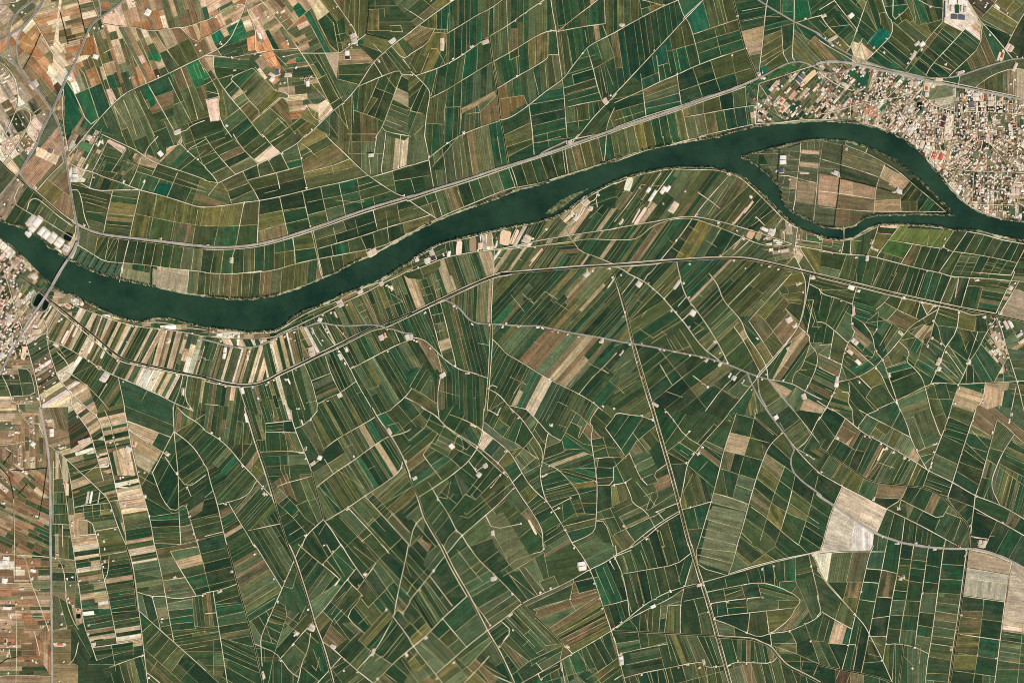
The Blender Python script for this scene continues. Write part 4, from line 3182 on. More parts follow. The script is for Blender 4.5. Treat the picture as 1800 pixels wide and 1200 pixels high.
F 100,500 65 20 50
F 60,720 85 18 40
F 170,750 60 40 60
F 270,710 50 30 40
F 430,640 -20 12 60
F 430,770 -25 12 60
F 130,880 -15 14 60
F 150,960 -22 12 60
F 230,1060 -25 30 60
F 380,960 60 20 30
F 480,870 -30 14 50
F 420,1120 75 20 60
F 650,960 80 20 60
F 700,1100 80 30 60
F 80,1130 60 20 50
F 20,980 60 14 40
#
gGgkogGggokk
ggggoggogoGk
GGmkgmbgoggm
kgGkgkGkoggg
ogbGokggkggk
oGkGygkGogog
GgGkggoGGogg
gGgkkgGGoggk
B 1420,65 40 40 -30 w
B 735,385 30 24 -30 w
B 575,790 14 40 10 w
B 665,855 20 20 0 w
B 630,465 20 20 0 w
B 690,385 16 20 0 p
P 1470,205
P 95,415
P 95,640
P 80,1020
P 850,805
P 545,820
P 570,890
P 370,890
P 380,1060
P 280,1135
P 450,15
P 770,325
P 520,90
P 1690,395
P 240,50
P 330,90
P 660,190
P 240,605
P 180,490
P 1750,430
@1080,960
C 660,-20 720,180 765,320 830,520 900,780 980,1060 1020,1210
R 650,-20 708,180 752,320 815,520 885,780 965,1060 1005,1210
R 680,-20 735,180 785,320 848,520 915,770 995,1060 1035,1210
R -20,730 110,640 250,520 400,430 520,380 640,345 770,315 1000,250 1300,160 1600,90 1820,40
R 1000,240 1200,175 1500,100 1700,65 1820,30
C 620,360 740,330
T 10,-10 20,80 0,110
R 10,70 200,-20
T 20,80 150,30
T -10,70 30,150 70,240 120,470 130,600
T 70,240 300,200 540,160 670,60
T 690,110 650,240 620,340
T 730,0 715,60 740,180 985,250
T 1080,-10 1040,150 1000,245
T 20,715 120,640 330,530 480,460 610,370
T 610,370 580,510 580,760
T 470,520 580,510
T 470,520 440,750
C 20,740 220,750 440,760 700,775 900,785
R 910,780 1050,790 1220,800 1300,840 1380,870 1450,960 1520,1040 1670,1110 1820,1190
C 910,795 1050,805 1200,812 1300,850 1370,880 1440,970 1510,1050 1660,1122 1820,1205
T 880,640 1000,680 1160,755 1270,795 1380,760 1530,745 1680,680 1760,640 1820,590
T 880,620 1000,600 1200,580 1590,535
T 840,500 990,475 1300,440
T 1370,770 1380,860
T 1710,80 1750,250 1800,460
T 1740,70 1800,200
T 0,800 30,930 60,1060 100,1210
T 90,1150 240,1110 450,1070 640,1030 780,1010 810,1065 960,1045
T 980,1045 1090,1010 1220,1020 1380,1025 1440,960
T 0,500 120,465
T 1190,590 1170,755
T 1335,565 1360,765
T 0,1170 60,1130
T 50,940 240,895 460,855
t 90,1040 400,975
t 390,880 440,1070
t 230,40 290,200
t 330,0 380,180
t 420,0 470,160
t 530,0 570,140
t 140,50 190,215
t 80,80 120,210
t 130,250 200,500 
t 200,240 260,500
t 280,210 330,470
t 350,210 400,420
t 440,190 490,390
t 540,170 580,330
t 60,250 150,570
t 200,720 140,650
t 190,710 210,750
t 270,590 300,740
t 340,560 330,740
t 410,500 390,750
t 700,470 740,600 770,770
t 610,480 780,445
t 730,600 820,570
t 1160,230 1185,320
t 970,280 990,360
t 1310,180 1320,310
t 1400,170 1410,340
t 1590,100 1590,300
t 1490,130 1500,310
T 810,400 1000,360 1270,310 1440,350 1600,430 1640,480 1590,540 1540,640 1380,760
t 1450,310 1590,300 1640,400 1740,640
t 1450,310 1450,350
t 960,375 980,480
t 970,430 1140,370
t 1120,350 1150,450
t 1260,320 1290,440
t 1420,470 1640,470
t 1440,470 1440,540
t 980,480 1000,600
t 1160,460 1170,590
t 1000,540 1160,530
t 900,490 910,610
t 1050,710 1060,780
t 210,760 230,890
t 290,760 305,880
t 450,780 500,1000
t 310,880 460,840
t 470,780 560,1030
t 630,790 720,1010
t 730,790 850,1040
t 790,790 890,1040
t 840,800 920,1030
t 30,850 220,820
t 1030,810 1080,1000
t 1160,810 1160,1010
t 1230,840 1260,1010
t 1300,860 1330,1010
t 1380,900 1370,1020
t 1550,750 1600,850 1600,940
t 1400,850 1600,850
t 1680,690 1760,900 1800,1020
t 1720,840 1800,830
t 1390,870 1600,940 1820,1040
t 1660,1000 1640,1090
t 1750,1130 1800,1010
t 1450,970 1500,1200
t 1550,1060 1610,1210
t 1680,1130 1700,1210
t 1380,1040 1420,1200
t 690,1040 690,1200
t 810,1065 820,1200
t 880,1060 900,1200
t 450,1080 480,1200
t 1120,1020 1170,1200
t 1200,1030 1210,1200
t 1290,1020 1330,1200
t 380,1100 390,1200
t 290,1110 320,1200
t 180,1130 220,1210
t 720,70 1050,150
t 720,10 1070,50
t 1190,160 1410,0
t 1240,0 1430,130
t 1630,-10 1700,60
t 1200,150 1080,50
F 80,130 70 14 40
F 250,90 74 18 60
F 480,80 74 18 60
F 60,350 70 14 60
F 200,400 72 15 60
F 400,300 76 18 60
F 500,280 76 18 60
F 640,250 -65 14 60
F 590,250 -65 18 60
F 900,80 15 12 70
F 1200,100 40 24 60
F 850,230 -10 30 60
F 650,420 -15 24 60
F 530,450 -15 20 40
F 300,650 85 14 60
F 510,640 87 12 60
F 650,650 87 30 60
F 760,520 80 24 40
F 800,680 75 14 50
F 900,330 -10 24 40
F 1080,290 -10 30 50
F 1240,250 85 18 40
F 1450,230 88 16 50
F 1650,180 -10 12 40
F 1650,380 60 20 50
F 1740,350 75 16 50
F 870,430 -10 30 40
F 1060,400 -12 12 40
F 1200,390 -10 24 40
F 1350,380 15 10 50
F 1080,560 0 12 40
F 1300,520 -5 20 60
F 1530,500 -5 14 40
F 950,570 80 20 40
F 1050,660 10 30 60
F 950,730 15 30 60
F 1270,670 85 30 40
F 1450,660 -10 40 60
F 1650,600 -50 18 60
F 1450,810 0 18 40
F 1640,770 65 26 40
F 1500,900 20 18 50
F 1680,890 20 24 40
F 1600,1030 20 24 50
F 1500,1120 70 18 60
F 1760,1000 75 20 50
F 110,810 0 20 40
F 140,860 -10 9 40
F 370,820 -8 20 40
F 220,970 -8 12 80
F 250,1050 -8 12 80
F 560,920 72 9 70
F 680,900 72 20 60
F 830,930 72 12 60
F 430,940 72 18 50
F 980,900 75 24 60
F 1120,910 78 12 60
F 1300,950 80 12 50
F 200,1170 75 14 40
F 580,1130 80 12 40
F 750,1120 82 14 50
F 900,1120 78 18 50
F 1060,1110 80 20 50
F 1250,1110 80 12 50
F 60,1000 60 20 40
F 30,600 70 12 50
F 1730,1200 20 24 50
F 1400,1100 70 18 50
F 1080,750 15 20 40
#
ogkkkkGGgggk
kkgkgokogggo
kkgGkGggkeoG
gkgGmkggmygg
kggokoGkooGg
ogoyGgkkkgGg
gGGgkgmGkGkg
kkkggombGogk
B 60,1000 40 80 -5 w
B 58,1000 18 40 -5 r
B 340,525 50 30 -25 w
B 750,335 50 30 -15 p
B 1000,1045 40 16 -20 w
B 785,1015 20 40 -10 w
B 645,1030 24 24 0 w
B 50,945 30 20 -20 p
B 1500,1130 0 0 0 w
P 255,515
P 490,385
P 360,460
P 620,345
P 580,510
P 840,500
P 880,630
P 985,480
P 1300,445
P 1165,465
P 1300,195
P 780,330
P 740,1065
P 560,1060
P 880,1050
P 1085,1005
P 1220,1015
P 1160,755
P 1380,755
P 1540,745
P 820,570
P 1720,830
P 1740,75
P 1400,170
P 1160,1020
P 60,665
P 240,1125
P 1670,680
P 1730,170
@1440,0
a -20,300 80,370 200,450 320,510 460,560 570,600 740,650 900,685 1110,690 1250,665 1400,610 1560,560 1700,520 1820,515
A -20,560 60,545 200,545 350,575 500,610 730,660 900,700 1200,760 1400,800 1600,840 1820,885
R 380,560 740,635 900,675 1200,735 1500,800 1820,865
a 290,600 200,640 100,645 -20,630
R 0,360 130,440 260,510 350,575
T 120,-10 220,120 330,260
T 430,-20 360,180 280,410 240,460
T 20,150 80,240 180,330 260,410
T 550,-10 600,150 645,190 640,310 560,390 420,530 360,570
T 650,0 645,190 740,110
R 1420,190 1350,80 1300,0
R 1400,170 1550,330 1700,520
T 1090,190 980,310 850,480 760,610
T 870,0 980,60 1080,75
T 1090,0 1085,190
T 1310,220 1170,380 980,580 940,660
T 1430,230 1415,410 1270,550 1140,670
T 1400,180 1520,60 1570,-10
T 1530,60 1740,200
T 1820,90 1740,220 1650,400
T 1240,650 1220,760
T 1380,760 1520,660 1700,600 1820,615
T 1700,600 1710,820
T 1700,740 1800,740
R 1200,760 1190,960 1170,1200
T 1190,900 1440,900 1700,880
T 1200,990 1440,980 1700,1000 1820,1010
R 880,820 960,900 1100,960 1190,975
R -20,1010 150,980 320,920 500,880 700,860 830,830
T 700,760 580,880
T 920,700 900,830
T 290,500 290,600
T 0,640 170,760 300,800
R -20,1050 280,1065 480,1105 600,1150 700,1210
T 280,1060 270,950 290,860
T 1020,560 1160,620
T 1700,880 1700,1000
T 1550,850 1550,990
T 0,90 130,10
t 190,130 330,290
t 330,150 500,290 420,390
t 420,110 510,270
t 580,110 530,120 540,220
t 820,0 850,180 840,200
t 760,0 830,170
t 690,220 760,170 800,200 830,180 860,230 940,200 980,300
t 950,210 1090,170
t 740,110 780,70
t 590,60 770,40
t 660,200 860,390
t 640,320 800,450
t 540,400 780,600
t 500,450 700,600
t 870,500 980,590
t 1050,280 1180,380
t 1190,380 1320,480
t 1100,480 1220,580
t 1260,280 1400,390
t 1420,400 1490,560
t 1500,600 1520,660
t 1440,210 1640,290
t 1600,180 1660,70 1720,0
t 1430,170 1680,310
t 1820,0 1760,70 1660,150
t 1640,400 1740,490
t 270,0 320,50 360,0
t 320,50 420,110
t 0,180 60,240
t 100,240 270,220
t 0,460 60,530
t 1060,770 980,880 1150,850 1200,830
T 330,450 380,340
F 100,50 -30 12 40
F 200,80 50 12 40
F 280,200 50 10 50
F 230,300 -30 12 40
F 60,270 45 18 40
F 130,420 40 16 50
F 380,120 60 14 60
F 470,150 65 12 70
F 430,300 45 12 60
F 500,50 70 14 60
F 570,300 -40 40 60
F 750,320 42 12 80
F 700,450 42 10 80
F 600,500 40 9 60
F 700,100 75 18 50
F 850,120 75 10 60
F 950,120 78 12 60
F 900,260 45 30 50
F 1100,330 38 12 60
F 1000,450 38 12 60
F 1280,350 38 10 60
F 1150,520 38 12 50
F 1050,620 40 16 50
F 1320,600 75 30 60
F 1500,450 75 30 60
F 1560,280 35 20 60
F 1600,150 30 14 60
F 1650,100 40 24 60
F 1760,350 -60 30 90
F 1760,100 -60 24 50
F 1450,650 -25 30 80
F 1600,720 88 14 50
F 1450,720 88 14 50
F 1750,680 88 10 30
F 350,300 55 14 50
F 300,450 75 14 30
F 1300,850 88 10 30
F 1300,930 88 12 20
F 1600,920 88 10 30
F 1600,1100 88 9 40
F 1750,1100 88 10 40
F 1100,860 -20 16 40
F 420,700 70 16 50
F 200,880 -45 10 24
F 400,980 -70 16 24
F 600,1050 -60 12 20
F 150,600 40 14 24
F 1350,1080 88 10 30
#
ggmgkgkgpuoG
ggkggoooppgg
mggeommkggkk
ompkmmgkkoug
uuuoggkggkos
umkugupGkogg
umumumuusuus
uuruuuuuuumm
B 1110,90 16 170 0 w
B 1210,20 160 40 0 w
B 1160,80 20 60 0 w
B 1250,80 20 60 0 w
B 1210,80 40 80 0 e
B 1220,155 130 50 5 b
B 1285,60 30 110 0 w
B 1610,490 26 80 18 r
B 1580,500 20 80 18 p
B 945,780 40 50 0 r
B 945,830 40 40 0 w
B 1000,760 30 30 0 w
B 880,935 46 76 8 k
B 1115,975 40 50 15 k
B 1375,850 60 70 0 w
B 1430,860 26 60 8 r
B 1505,890 60 80 5 p
B 1590,960 40 40 0 k
B 1340,920 60 60 0 b
B 1785,920 24 24 0 r
B 370,720 80 130 20 e
B 310,665 80 50 30 e
B 450,980 100 90 15 r
B 540,1085 30 30 20 e
B 450,1060 40 30 20 e
B 220,745 60 30 30 w
B 280,140 50 40 -40 w
B 150,75 60 24 50 G
B 40,140 40 30 -20 p
B 120,340 80 30 -30 p
B 350,430 40 120 18 p
B 860,385 30 50 50 w
B 905,390 40 50 50 w
B 825,490 30 80 30 p
B 1240,640 60 30 -15 p
B 1670,420 70 60 30 p
B 1720,590 30 80 25 p
B 1560,60 60 20 40 w
B 1140,1100 60 200 10 p
B 1090,1070 40 110 15 B
B 640,190 0 0 0 w
B 1050,700 70 30 10 p
B 1190,820 24 60 0 w
B 830,740 80 50 0 p
B 1600,100 0 0 0 w
B 660,580 60 40 35 e
P 480,420
P 590,340
P 500,450
P 570,460
P 180,400
P 160,380
P 700,130
P 975,60
P 1500,310
P 1740,500
P 1780,510
P 1110,570
P 330,270
P 900,440
P 780,550
P 810,480
P 1270,630
P 1220,655
P 50,340
P 110,400
P 250,440
P 1680,310
P 1720,700
Z 0,640 170,650 300,600 350,580 730,665 900,710 900,820 1000,880 1190,960 1200,830 1300,800 1820,890 1820,1220 700,1220 600,1150 480,1105 280,1065 0,1050
Z -10,560 60,550 350,585 300,600 170,650 -10,640
Z 480,580 740,650 760,600 640,560
@1440,240
R 700,-20 770,40 860,110 960,220 1000,260 1120,400 1250,550 1330,620 1480,690 1620,730 1820,755
R 1090,240 1260,300 1440,310 1600,310 1820,320
R 1010,-20 1060,90 1100,190
T 1030,-20 1000,120 960,220
T 1640,230 1500,60
T 1360,310 1340,600
T 1540,330 1530,650
T 1260,300 1120,390
T 1100,120 1200,60
T 1400,200 1440,30
T 1820,160 1640,240
T 1680,240 1820,260
T 1740,580 1820,620
T 1350,600 1730,600
T 1500,-20 1490,100
T 1640,-20 1560,140
T 1200,300 1140,390
T 0,195 190,250 360,300 530,360 690,440
T 230,50 230,80 400,140 570,230 700,310 800,400 960,530 1110,660
T 840,340 800,400
T 430,90 410,140
D 205,90 190,250 180,370 165,520 140,700 130,800
t 40,20 20,130 0,270
t 40,40 220,80
t 230,150 400,200 570,260 700,330
T 580,240 530,360 500,450 490,560 480,680
D 190,370 330,400 490,440 660,490
T 0,480 170,500 490,550
T 0,620 300,650 480,660 720,660 930,660 1110,665
T 710,520 720,660
t 500,550 710,560
t 290,400 300,520
t 265,660 260,780
t 720,570 860,570 860,660
t 790,570 790,650
t 850,460 780,560
t 900,500 860,570
t 960,540 870,660
t 1010,590 950,660
D 730,490 800,400
T 700,480 710,520
t 490,600 710,600
T -20,890 110,915 220,915 300,900 420,840 520,790
T 220,800 215,930 195,1030
T 520,780 500,860 440,1000 420,1040
R -20,990 110,1020 280,1040 430,1045 570,1080 720,1120 900,1165 1050,1195 1200,1240
T 520,775 700,780 900,785 1100,810 1180,825
T 1180,830 1080,980
R 1300,835 1180,1010 1050,1195
R 1190,825 1300,835 1450,860 1600,910 1820,945
T 1180,1010 1400,1040 1600,1080 1740,1110
R 1820,960 1740,1110 1690,1210
T 1080,970 1170,1010
T 600,905 820,945 1070,985
T 700,795 610,910 540,1000 510,1050
T 820,950 720,1110
T 280,910 270,1040
t 0,910 30,905
t 290,910 370,920
t 120,920 110,970 0,950
t 520,850 640,860 
t 440,980 540,1020
t 530,1010 730,1070
t 0,1010 180,1030
t 240,1040 180,1210
t 570,1080 520,1210
t 700,1120 660,1210
t 30,900 20,990
t 980,970 1100,810 
t 960,880 950,960
t 1370,860 1280,1010
t 1450,870 1360,1030
t 1530,890 1440,1050
t 1610,910 1520,1060
t 1690,930 1600,1080
t 1750,950 1680,1090
t 900,960 830,1140
t 980,980 900,1160
t 1060,990 980,1175
t 1250,1030 1160,1210
t 1330,1040 1240,1210
t 1410,1050 1330,1220
t 1490,1070 1410,1220
t 1570,1085 1490,1220
t 1650,1100 1570,1220
F 100,120 5 40 60
F 100,260 10 40 60
F 350,200 15 30 60
F 350,330 15 30 60
F 80,420 3 40 60
F 350,440 8 30 60
F 80,550 3 40 60
F 320,590 5 40 60
F 80,700 3 40 60
F 350,700 3 40 60
F 600,350 -40 30 60
F 700,380 -40 30 60
F 600,480 5 40 50
F 600,620 2 30 60
F 800,480 -50 12 30
F 780,620 88 16 20
F 900,620 -50 12 30
F 950,480 45 30 60
F 700,250 35 30 60
F 330,90 15 20 60
F 900,860 -62 16 50
F 700,980 -60 30 50
F 850,1050 -58 18 60
F 1450,980 -58 16 60
F 1400,1120 -58 16 60
F 1200,920 -58 20 50
F 350,950 -70 12 50
F 240,980 85 14 30
F 570,950 -50 24 40
F 100,1100 0 18 50
F 350,1120 -68 12 40
F 600,1130 -65 12 40
F 100,940 10 10 30
F 1020,170 75 16 40
F 1040,270 30 24 40
F 1500,450 88 10 40
F 1600,650 80 10 30
F 1750,430 10 40 50
F 1300,150 -40 14 24
F 1650,150 30 14 24
F 1250,430 -60 12 24
#
Gggkkuupuuuu
gGGpkkurumuu
kGGbtkkumuuu
bbgGokkkuuup
bbGtGokkkusm
GGGkkkkkkksm
omgyyogggkkk
gommgggggggk
B 945,110 60 60 20 w
B 905,60 40 60 20 p
B 985,20 40 40 20 r
B 1010,170 60 110 20 r
B 1070,180 60 110 20 r
B 1130,10 70 40 0 p
B 1740,430 90 30 5 p
B 1720,480 80 60 5 p
B 145,320 50 40 20 w
B 700,480 60 40 30 w
B 240,110 20 30 0 p
B 610,790 160 26 5 p
B 420,1065 30 50 0 w
B 465,930 24 40 25 w
B 1440,20 60 30 -10 b
B 490,990 60 20 25 p
B 175,345 20 40 0 w
P 1090,960
P 1130,1000
P 320,1065
P 430,95
P 1110,900
P 280,1030
P 110,320
P 690,450
P 650,490
P 720,500
P 110,1020
P 1050,1190
P 950,1180
P 180,1000
Z 720,-20 860,90 970,215 1130,400 1260,545 1340,615 1490,685 1620,725 1820,745 1820,-20
@1440,480
C -20,20 100,50 330,105 600,175 850,230 1060,275 1240,315 1400,345 1560,370 1700,400 1820,430
R -20,35 100,66 330,120 600,190 850,245 1060,290 1240,330 1350,375 1450,355 1560,370
R -20,0 330,85 600,155 850,212 1060,258 1250,298 1560,355
R 1720,-10 1680,80 1600,250 1550,360
R 1760,60 1700,170 1620,300 1580,370
R 1560,390 1600,480 1640,640 1700,830 1750,990 1800,1210
T 1050,-10 1150,30 1320,40 1500,50 1700,70 1820,75
T 1330,-10 1500,5 1680,20
T 1160,30 1110,150 1060,270
T 1320,50 1280,180 1250,290
T 1060,280 1010,420 980,560 940,640
T 1040,320 940,380 810,460 720,570 640,670 560,750 490,830 330,920 170,955
T 330,120 290,260 290,350 280,470 320,520 240,630 210,740 190,850 160,960
R 150,1000 120,1070 50,1210
R 160,940 160,990
T 0,150 40,190 160,220 280,270
T 630,190 570,260 500,320
T 580,260 680,320 880,410
T 680,320 600,410
T 730,220 690,310
T 890,250 850,390
T 900,270 950,370
T 1020,280 950,360
T 1010,420 1050,480 1070,600 1110,650
T 1230,335 1210,510 1110,650
T 1110,650 1060,790 1000,920 980,970
T 990,570 1070,620
T 510,1195 700,1110 980,970 1040,960 1230,975 1530,960 1820,945
T 1560,390 1470,520 1400,660 1310,790 1270,890 1220,990 1150,1210
T 1120,690 1200,800 1260,890
T 1070,780 1220,920
T 1060,850 1200,970
T 700,600 800,690 760,770 830,830 900,910 930,1000 980,1200
T 390,440 470,550 490,680 560,760 600,880 660,1050 710,1210
T 490,830 540,880 580,970 620,1060 690,1160
T 510,490 470,550
T 290,640 400,740 480,810
T 200,1040 270,1050 250,1130 290,1200
T 260,960 270,1050
T 0,710 190,800
T 0,830 160,910
T -20,430 40,430 130,500 240,600
T 130,500 90,740
T 1460,950 1440,1120 1370,1180
T 1730,1000 1690,1200
T 0,630 100,625
T 350,910 450,1010
T 1540,950 1650,750
T -20,1120 120,1210
T 1390,530 1310,760
T 1740,140 1820,180
t 180,0 170,40
t 330,0 330,80
t 520,0 470,110
t 680,0 600,160
t 760,0 690,160
t 830,0 770,180
t 920,0 850,200
t 1000,0 930,220
t 1080,0 1000,240
t 1220,60 1150,250
t 1440,120 1390,310
t 1440,150 1630,180
t 1310,110 1440,120
t 1510,100 1640,130
t 1600,60 1570,100
t 1640,260 1820,320
t 20,130 10,190
t 30,150 250,150
t 600,410 400,440 520,340 510,490
t 600,410 700,480 780,510 850,560 950,640 1030,720
t 450,350 300,300
t 390,440 220,330
t 530,380 640,450
t 640,450 530,640 
t 780,510 910,450 980,470
t 930,450 840,550
t 980,470 900,590
t 910,590 850,700
t 700,480 560,690
t 720,590 860,560
t 800,690 700,600
t 640,810 760,770
t 640,810 600,720
t 600,830 780,780 
t 610,880 810,830
t 620,960 880,860
t 830,830 880,730 910,590
t 870,760 1010,840
t 840,820 960,900
t 900,710 1010,790
t 920,590 860,760
t 1040,350 1220,410
t 1050,460 1210,480
t 1210,480 1360,510
t 1240,520 1300,700
t 1130,640 1300,770
t 1360,510 1380,390
t 1360,510 1470,520
t 1140,640 1260,820 
t 1420,620 1600,830
t 1480,520 1650,740
t 1350,800 1360,960
t 1370,700 1520,950
t 1300,800 1290,960
t 1600,850 1720,920
t 1650,660 1780,620
t 1700,830 1800,840
t 1620,830 1620,950
t 1240,1030 1400,1110 1430,1020 1600,1000
t 1600,1000 1580,1200
t 1530,1000 1510,1130
t 1720,1020 1600,1000
t 940,1000 1050,970
t 960,1100 1180,1110
t 1010,980 1040,1100
t 1110,970 1150,1100
t 700,1110 960,1010 
t 410,1090 470,1000 580,960
t 410,1090 510,1190
t 290,700 470,740 490,680
t 280,600 380,690 410,630 350,590
t 310,520 420,580
t 470,740 320,830
t 200,800 350,920
t 200,820 240,930
t 240,730 380,810
t 140,510 260,290
t 130,220 60,430
t 50,1010 160,1060
t 120,1090 240,1130
t 60,1180 180,1210
t 1690,480 1640,510 
t 1680,470 1740,560 1820,500
t 1720,540 1790,650
F 300,50 -68 14 40
F 570,80 -65 12 40
F 850,130 -66 15 60
F 1050,150 -66 15 60
F 1150,150 -68 12 60
F 1220,150 -70 9 60
F 1350,200 -75 12 60
F 1540,180 5 10 60
F 1740,280 30 50 80
F 1500,30 5 12 50
F 450,200 5 14 70
F 200,100 5 12 50
F 60,300 -75 14 60
F 150,350 -70 18 60
F 400,330 25 10 50
F 350,480 40 10 60
F 230,480 40 30 60
F 60,550 -80 20 50
F 170,600 10 40 60
F 330,620 40 16 30
F 350,700 40 12 50
F 570,300 -50 24 50
F 650,290 -60 20 40
F 780,320 -65 14 50
F 730,400 25 40 70
F 600,480 -60 12 60
F 470,420 60 24 40
F 640,560 -60 12 60
F 850,480 -40 12 50
F 870,640 -60 14 50
F 700,680 -40 20 50
F 900,680 40 14 50
F 940,800 35 12 50
F 1020,620 40 24 50
F 1140,430 5 24 60
F 1130,350 5 12 50
F 1030,500 70 20 50
F 1280,560 55 16 60
F 1250,700 55 14 80
F 1330,450 10 30 60
F 1430,450 85 14 40
F 1450,750 55 16 80
F 1550,600 60 10 80
F 1590,700 60 10 80
F 1450,850 70 16 60
F 1690,600 -10 18 60
F 1750,800 -10 16 40
F 1620,520 75 20 60
F 1280,640 -65 20 40
F 1150,830 50 20 50
F 1120,930 25 14 60
F 700,850 -22 18 60
F 750,960 -18 20 80
F 850,1080 -18 24 60
F 550,1060 50 60 80
F 500,920 20 30 60
F 400,860 -30 24 50
F 270,870 40 30 60
F 90,770 25 14 60
F 80,880 25 14 60
F 60,1050 25 10 50
F 200,1000 30 14 50
F 370,1050 50 24 60
F 340,980 50 10 60
F 190,1120 25 12 50
F 1050,1040 85 18 40
F 1000,1150 80 18 40
F 1350,1130 30 20 50
F 1350,1050 20 24 50
F 1550,1080 88 24 60
F 1650,1100 88 24 60
F 1600,970 5 12 50
F 1750,1060 0 16 30
F 1720,420 30 14 30
F 1790,560 -40 12 30
F 1130,750 30 16 40
F 800,750 40 16 40
F 350,330 25 10 50
F 480,610 60 24 50
#
oombkkkmmogo
mmgmooomkmmt
gmegoykoogot
mGmmogbkggum
GokmGmmGkgum
mgmGmmegkmug
momokggmgmmg
gmkGGGogbmbg
B 280,125 60 40 20 w
B 345,155 30 24 20 w
B 720,530 50 24 45 p
B 745,215 40 30 0 w
B 900,255 30 24 0 w
B 1010,285 30 24 0 w
B 1450,385 30 24 10 w
B 1385,60 40 24 0 p
B 1680,130 40 40 30 w
B 1590,355 30 30 20 w
B 1315,780 30 40 20 w
B 1560,600 40 160 -30 p
B 1050,775 40 70 25 p
B 1050,840 40 40 25 w
B 1640,450 30 80 -30 p
B 1685,450 30 60 -30 w
B 1760,540 30 60 55 w
B 1790,590 30 80 55 p
B 310,600 70 40 40 w
B 300,330 24 80 0 p
B 340,780 60 30 45 w
B 270,690 60 30 40 p
B 150,980 40 40 10 w
B 155,930 30 60 10 w
B 615,895 20 40 -15 w
B 990,570 24 20 20 p
B 1210,130 10 180 10 p
P 190,245
P 290,440
P 310,360
P 500,680
P 560,760
P 1110,690
P 1060,830
P 1020,860
P 1070,620
P 1220,980
P 1230,1010
P 1190,1140
P 1450,1090
P 1440,1130
P 130,1050
P 110,1070
P 670,1100
P 680,1130
P 1740,950
P 1720,90
P 1510,390
P 1540,400
P 1500,440
P 1520,470
P 1580,420
P 1610,470
P 1000,970
P 350,950
P 500,835
P 500,490
P 230,660
P 220,700
P 1660,740
P 1000,420
P 880,415
P 950,640
P 1225,340
P 1660,420
P 1770,510
P 1550,560
P 90,740
@1440,720
T 60,-20 0,90 
T -20,-10 60,-10
R 110,-10 240,80 380,200 500,260 700,370 850,460 960,535 1080,590 1180,640 1370,755 1500,800 1640,860 1820,970
R 1160,-10 1100,170 1020,370 960,530
R 1380,-10 1310,200 1240,410 1170,640
R 1170,640 1130,760
T 710,-10 780,150 800,240 860,370 950,530
T 980,0 1060,220
R 1720,210 1620,360 1560,490 1500,660 1590,840
T 1570,90 1660,160 1720,220 1820,310
T 1560,90 1520,250 1470,430 1420,620 1370,760
T 1370,760 1360,850 1340,1000 1320,1210
C 0,330 60,370 200,470 330,550 450,635 760,665 910,680 1060,740 1200,890 1330,1025 1320,1210
T 960,540 910,680
T 860,470 770,680 720,790 600,860
T 720,790 700,860
T 720,790 900,880 1070,965 1140,840
T 1120,905 1240,950
R -20,545 60,590 200,670 330,735 590,870 760,950 920,1030 1100,1130 1220,1195
T 200,680 130,830 80,970 20,1210
T 590,880 500,1090
R 1360,860 1500,940 1640,1010 1820,1115
A -20,745 130,840 300,960 500,1090 650,1140 740,1170 900,1195
T 750,960 720,1200
T 1110,1130 1100,1200
R 1330,1110 1490,1135
T 1490,1135 1450,1210
T 225,85 140,240
T 420,40 340,150
T 420,40 520,0
T 350,0 430,45
T 430,50 530,100 800,240
T 300,130 290,0
T 140,240 60,370
t 20,80 130,230
t 150,250 310,350
t 390,220 300,400 260,500
t 310,350 410,370
t 460,260 400,380 330,540
t 550,320 480,460 400,610
t 600,340 410,600
t 520,110 440,230
t 640,160 560,260
t 500,160 600,230
t 650,180 590,320
t 720,0 640,150
t 830,60 930,330 860,370
t 760,80 830,60
t 870,360 1010,310
t 890,410 1010,380
t 900,500 1020,390
t 640,360 560,480 480,630
t 700,400 620,520
t 570,480 660,510
t 750,430 650,620
t 890,520 820,660
t 500,460 550,470
t 200,470 120,600
t 280,530 200,660
t 390,610 340,730
t 520,660 490,780
t 490,770 720,780
t 1140,60 1320,140
t 1110,160 1310,220
t 1080,220 1270,310
t 1030,390 1220,480
t 1340,180 1480,330
t 1290,290 1450,440
t 1270,350 1440,470
t 1240,460 1430,530
t 1210,540 1390,650
t 1390,30 1540,150
t 1340,130 1520,240
t 1480,330 1600,360
t 1470,430 1560,490
t 1430,590 1500,610
t 1490,680 1450,770
t 1640,400 1820,480
t 1580,470 1820,600
t 1580,500 1820,680
t 1700,280 1820,350
t 1660,580 1600,800
t 1700,600 1640,850
t 1760,660 1700,880
t 940,610 1150,680
t 920,660 1080,720
t 1140,770 1350,850
t 1130,760 1060,740
t 1130,780 1180,850
t 890,690 800,830
t 1000,730 930,880
t 1060,960 1020,1050
t 910,890 860,980
t 410,790 340,970
t 330,970 270,1200
t 100,960 300,1060
t 660,910 600,1140
t 860,1000 840,1180
t 990,1060 970,1200
t 1250,950 1180,1150
t 1560,980 1480,1150
t 1680,890 1640,1010
t 1380,900 1640,1000
t 600,1140 590,1200
F 120,70 35 30 50
F 60,180 50 30 50
F 250,180 35 20 60
F 200,400 -55 14 50
F 80,320 -55 16 40
F 350,280 -60 10 50
F 420,430 -58 10 50
F 330,450 -60 14 60
F 550,400 -55 10 50
F 560,570 -60 12 40
F 680,480 -55 14 50
F 760,580 -58 14 50
F 860,570 -60 12 50
F 120,550 -58 20 40
F 60,480 -58 20 40
F 300,630 -65 24 50
F 430,680 -65 30 50
F 620,710 3 20 60
F 560,800 3 24 50
F 430,120 -55 18 40
F 570,150 30 14 40
F 520,220 -50 14 40
F 720,250 -60 16 50
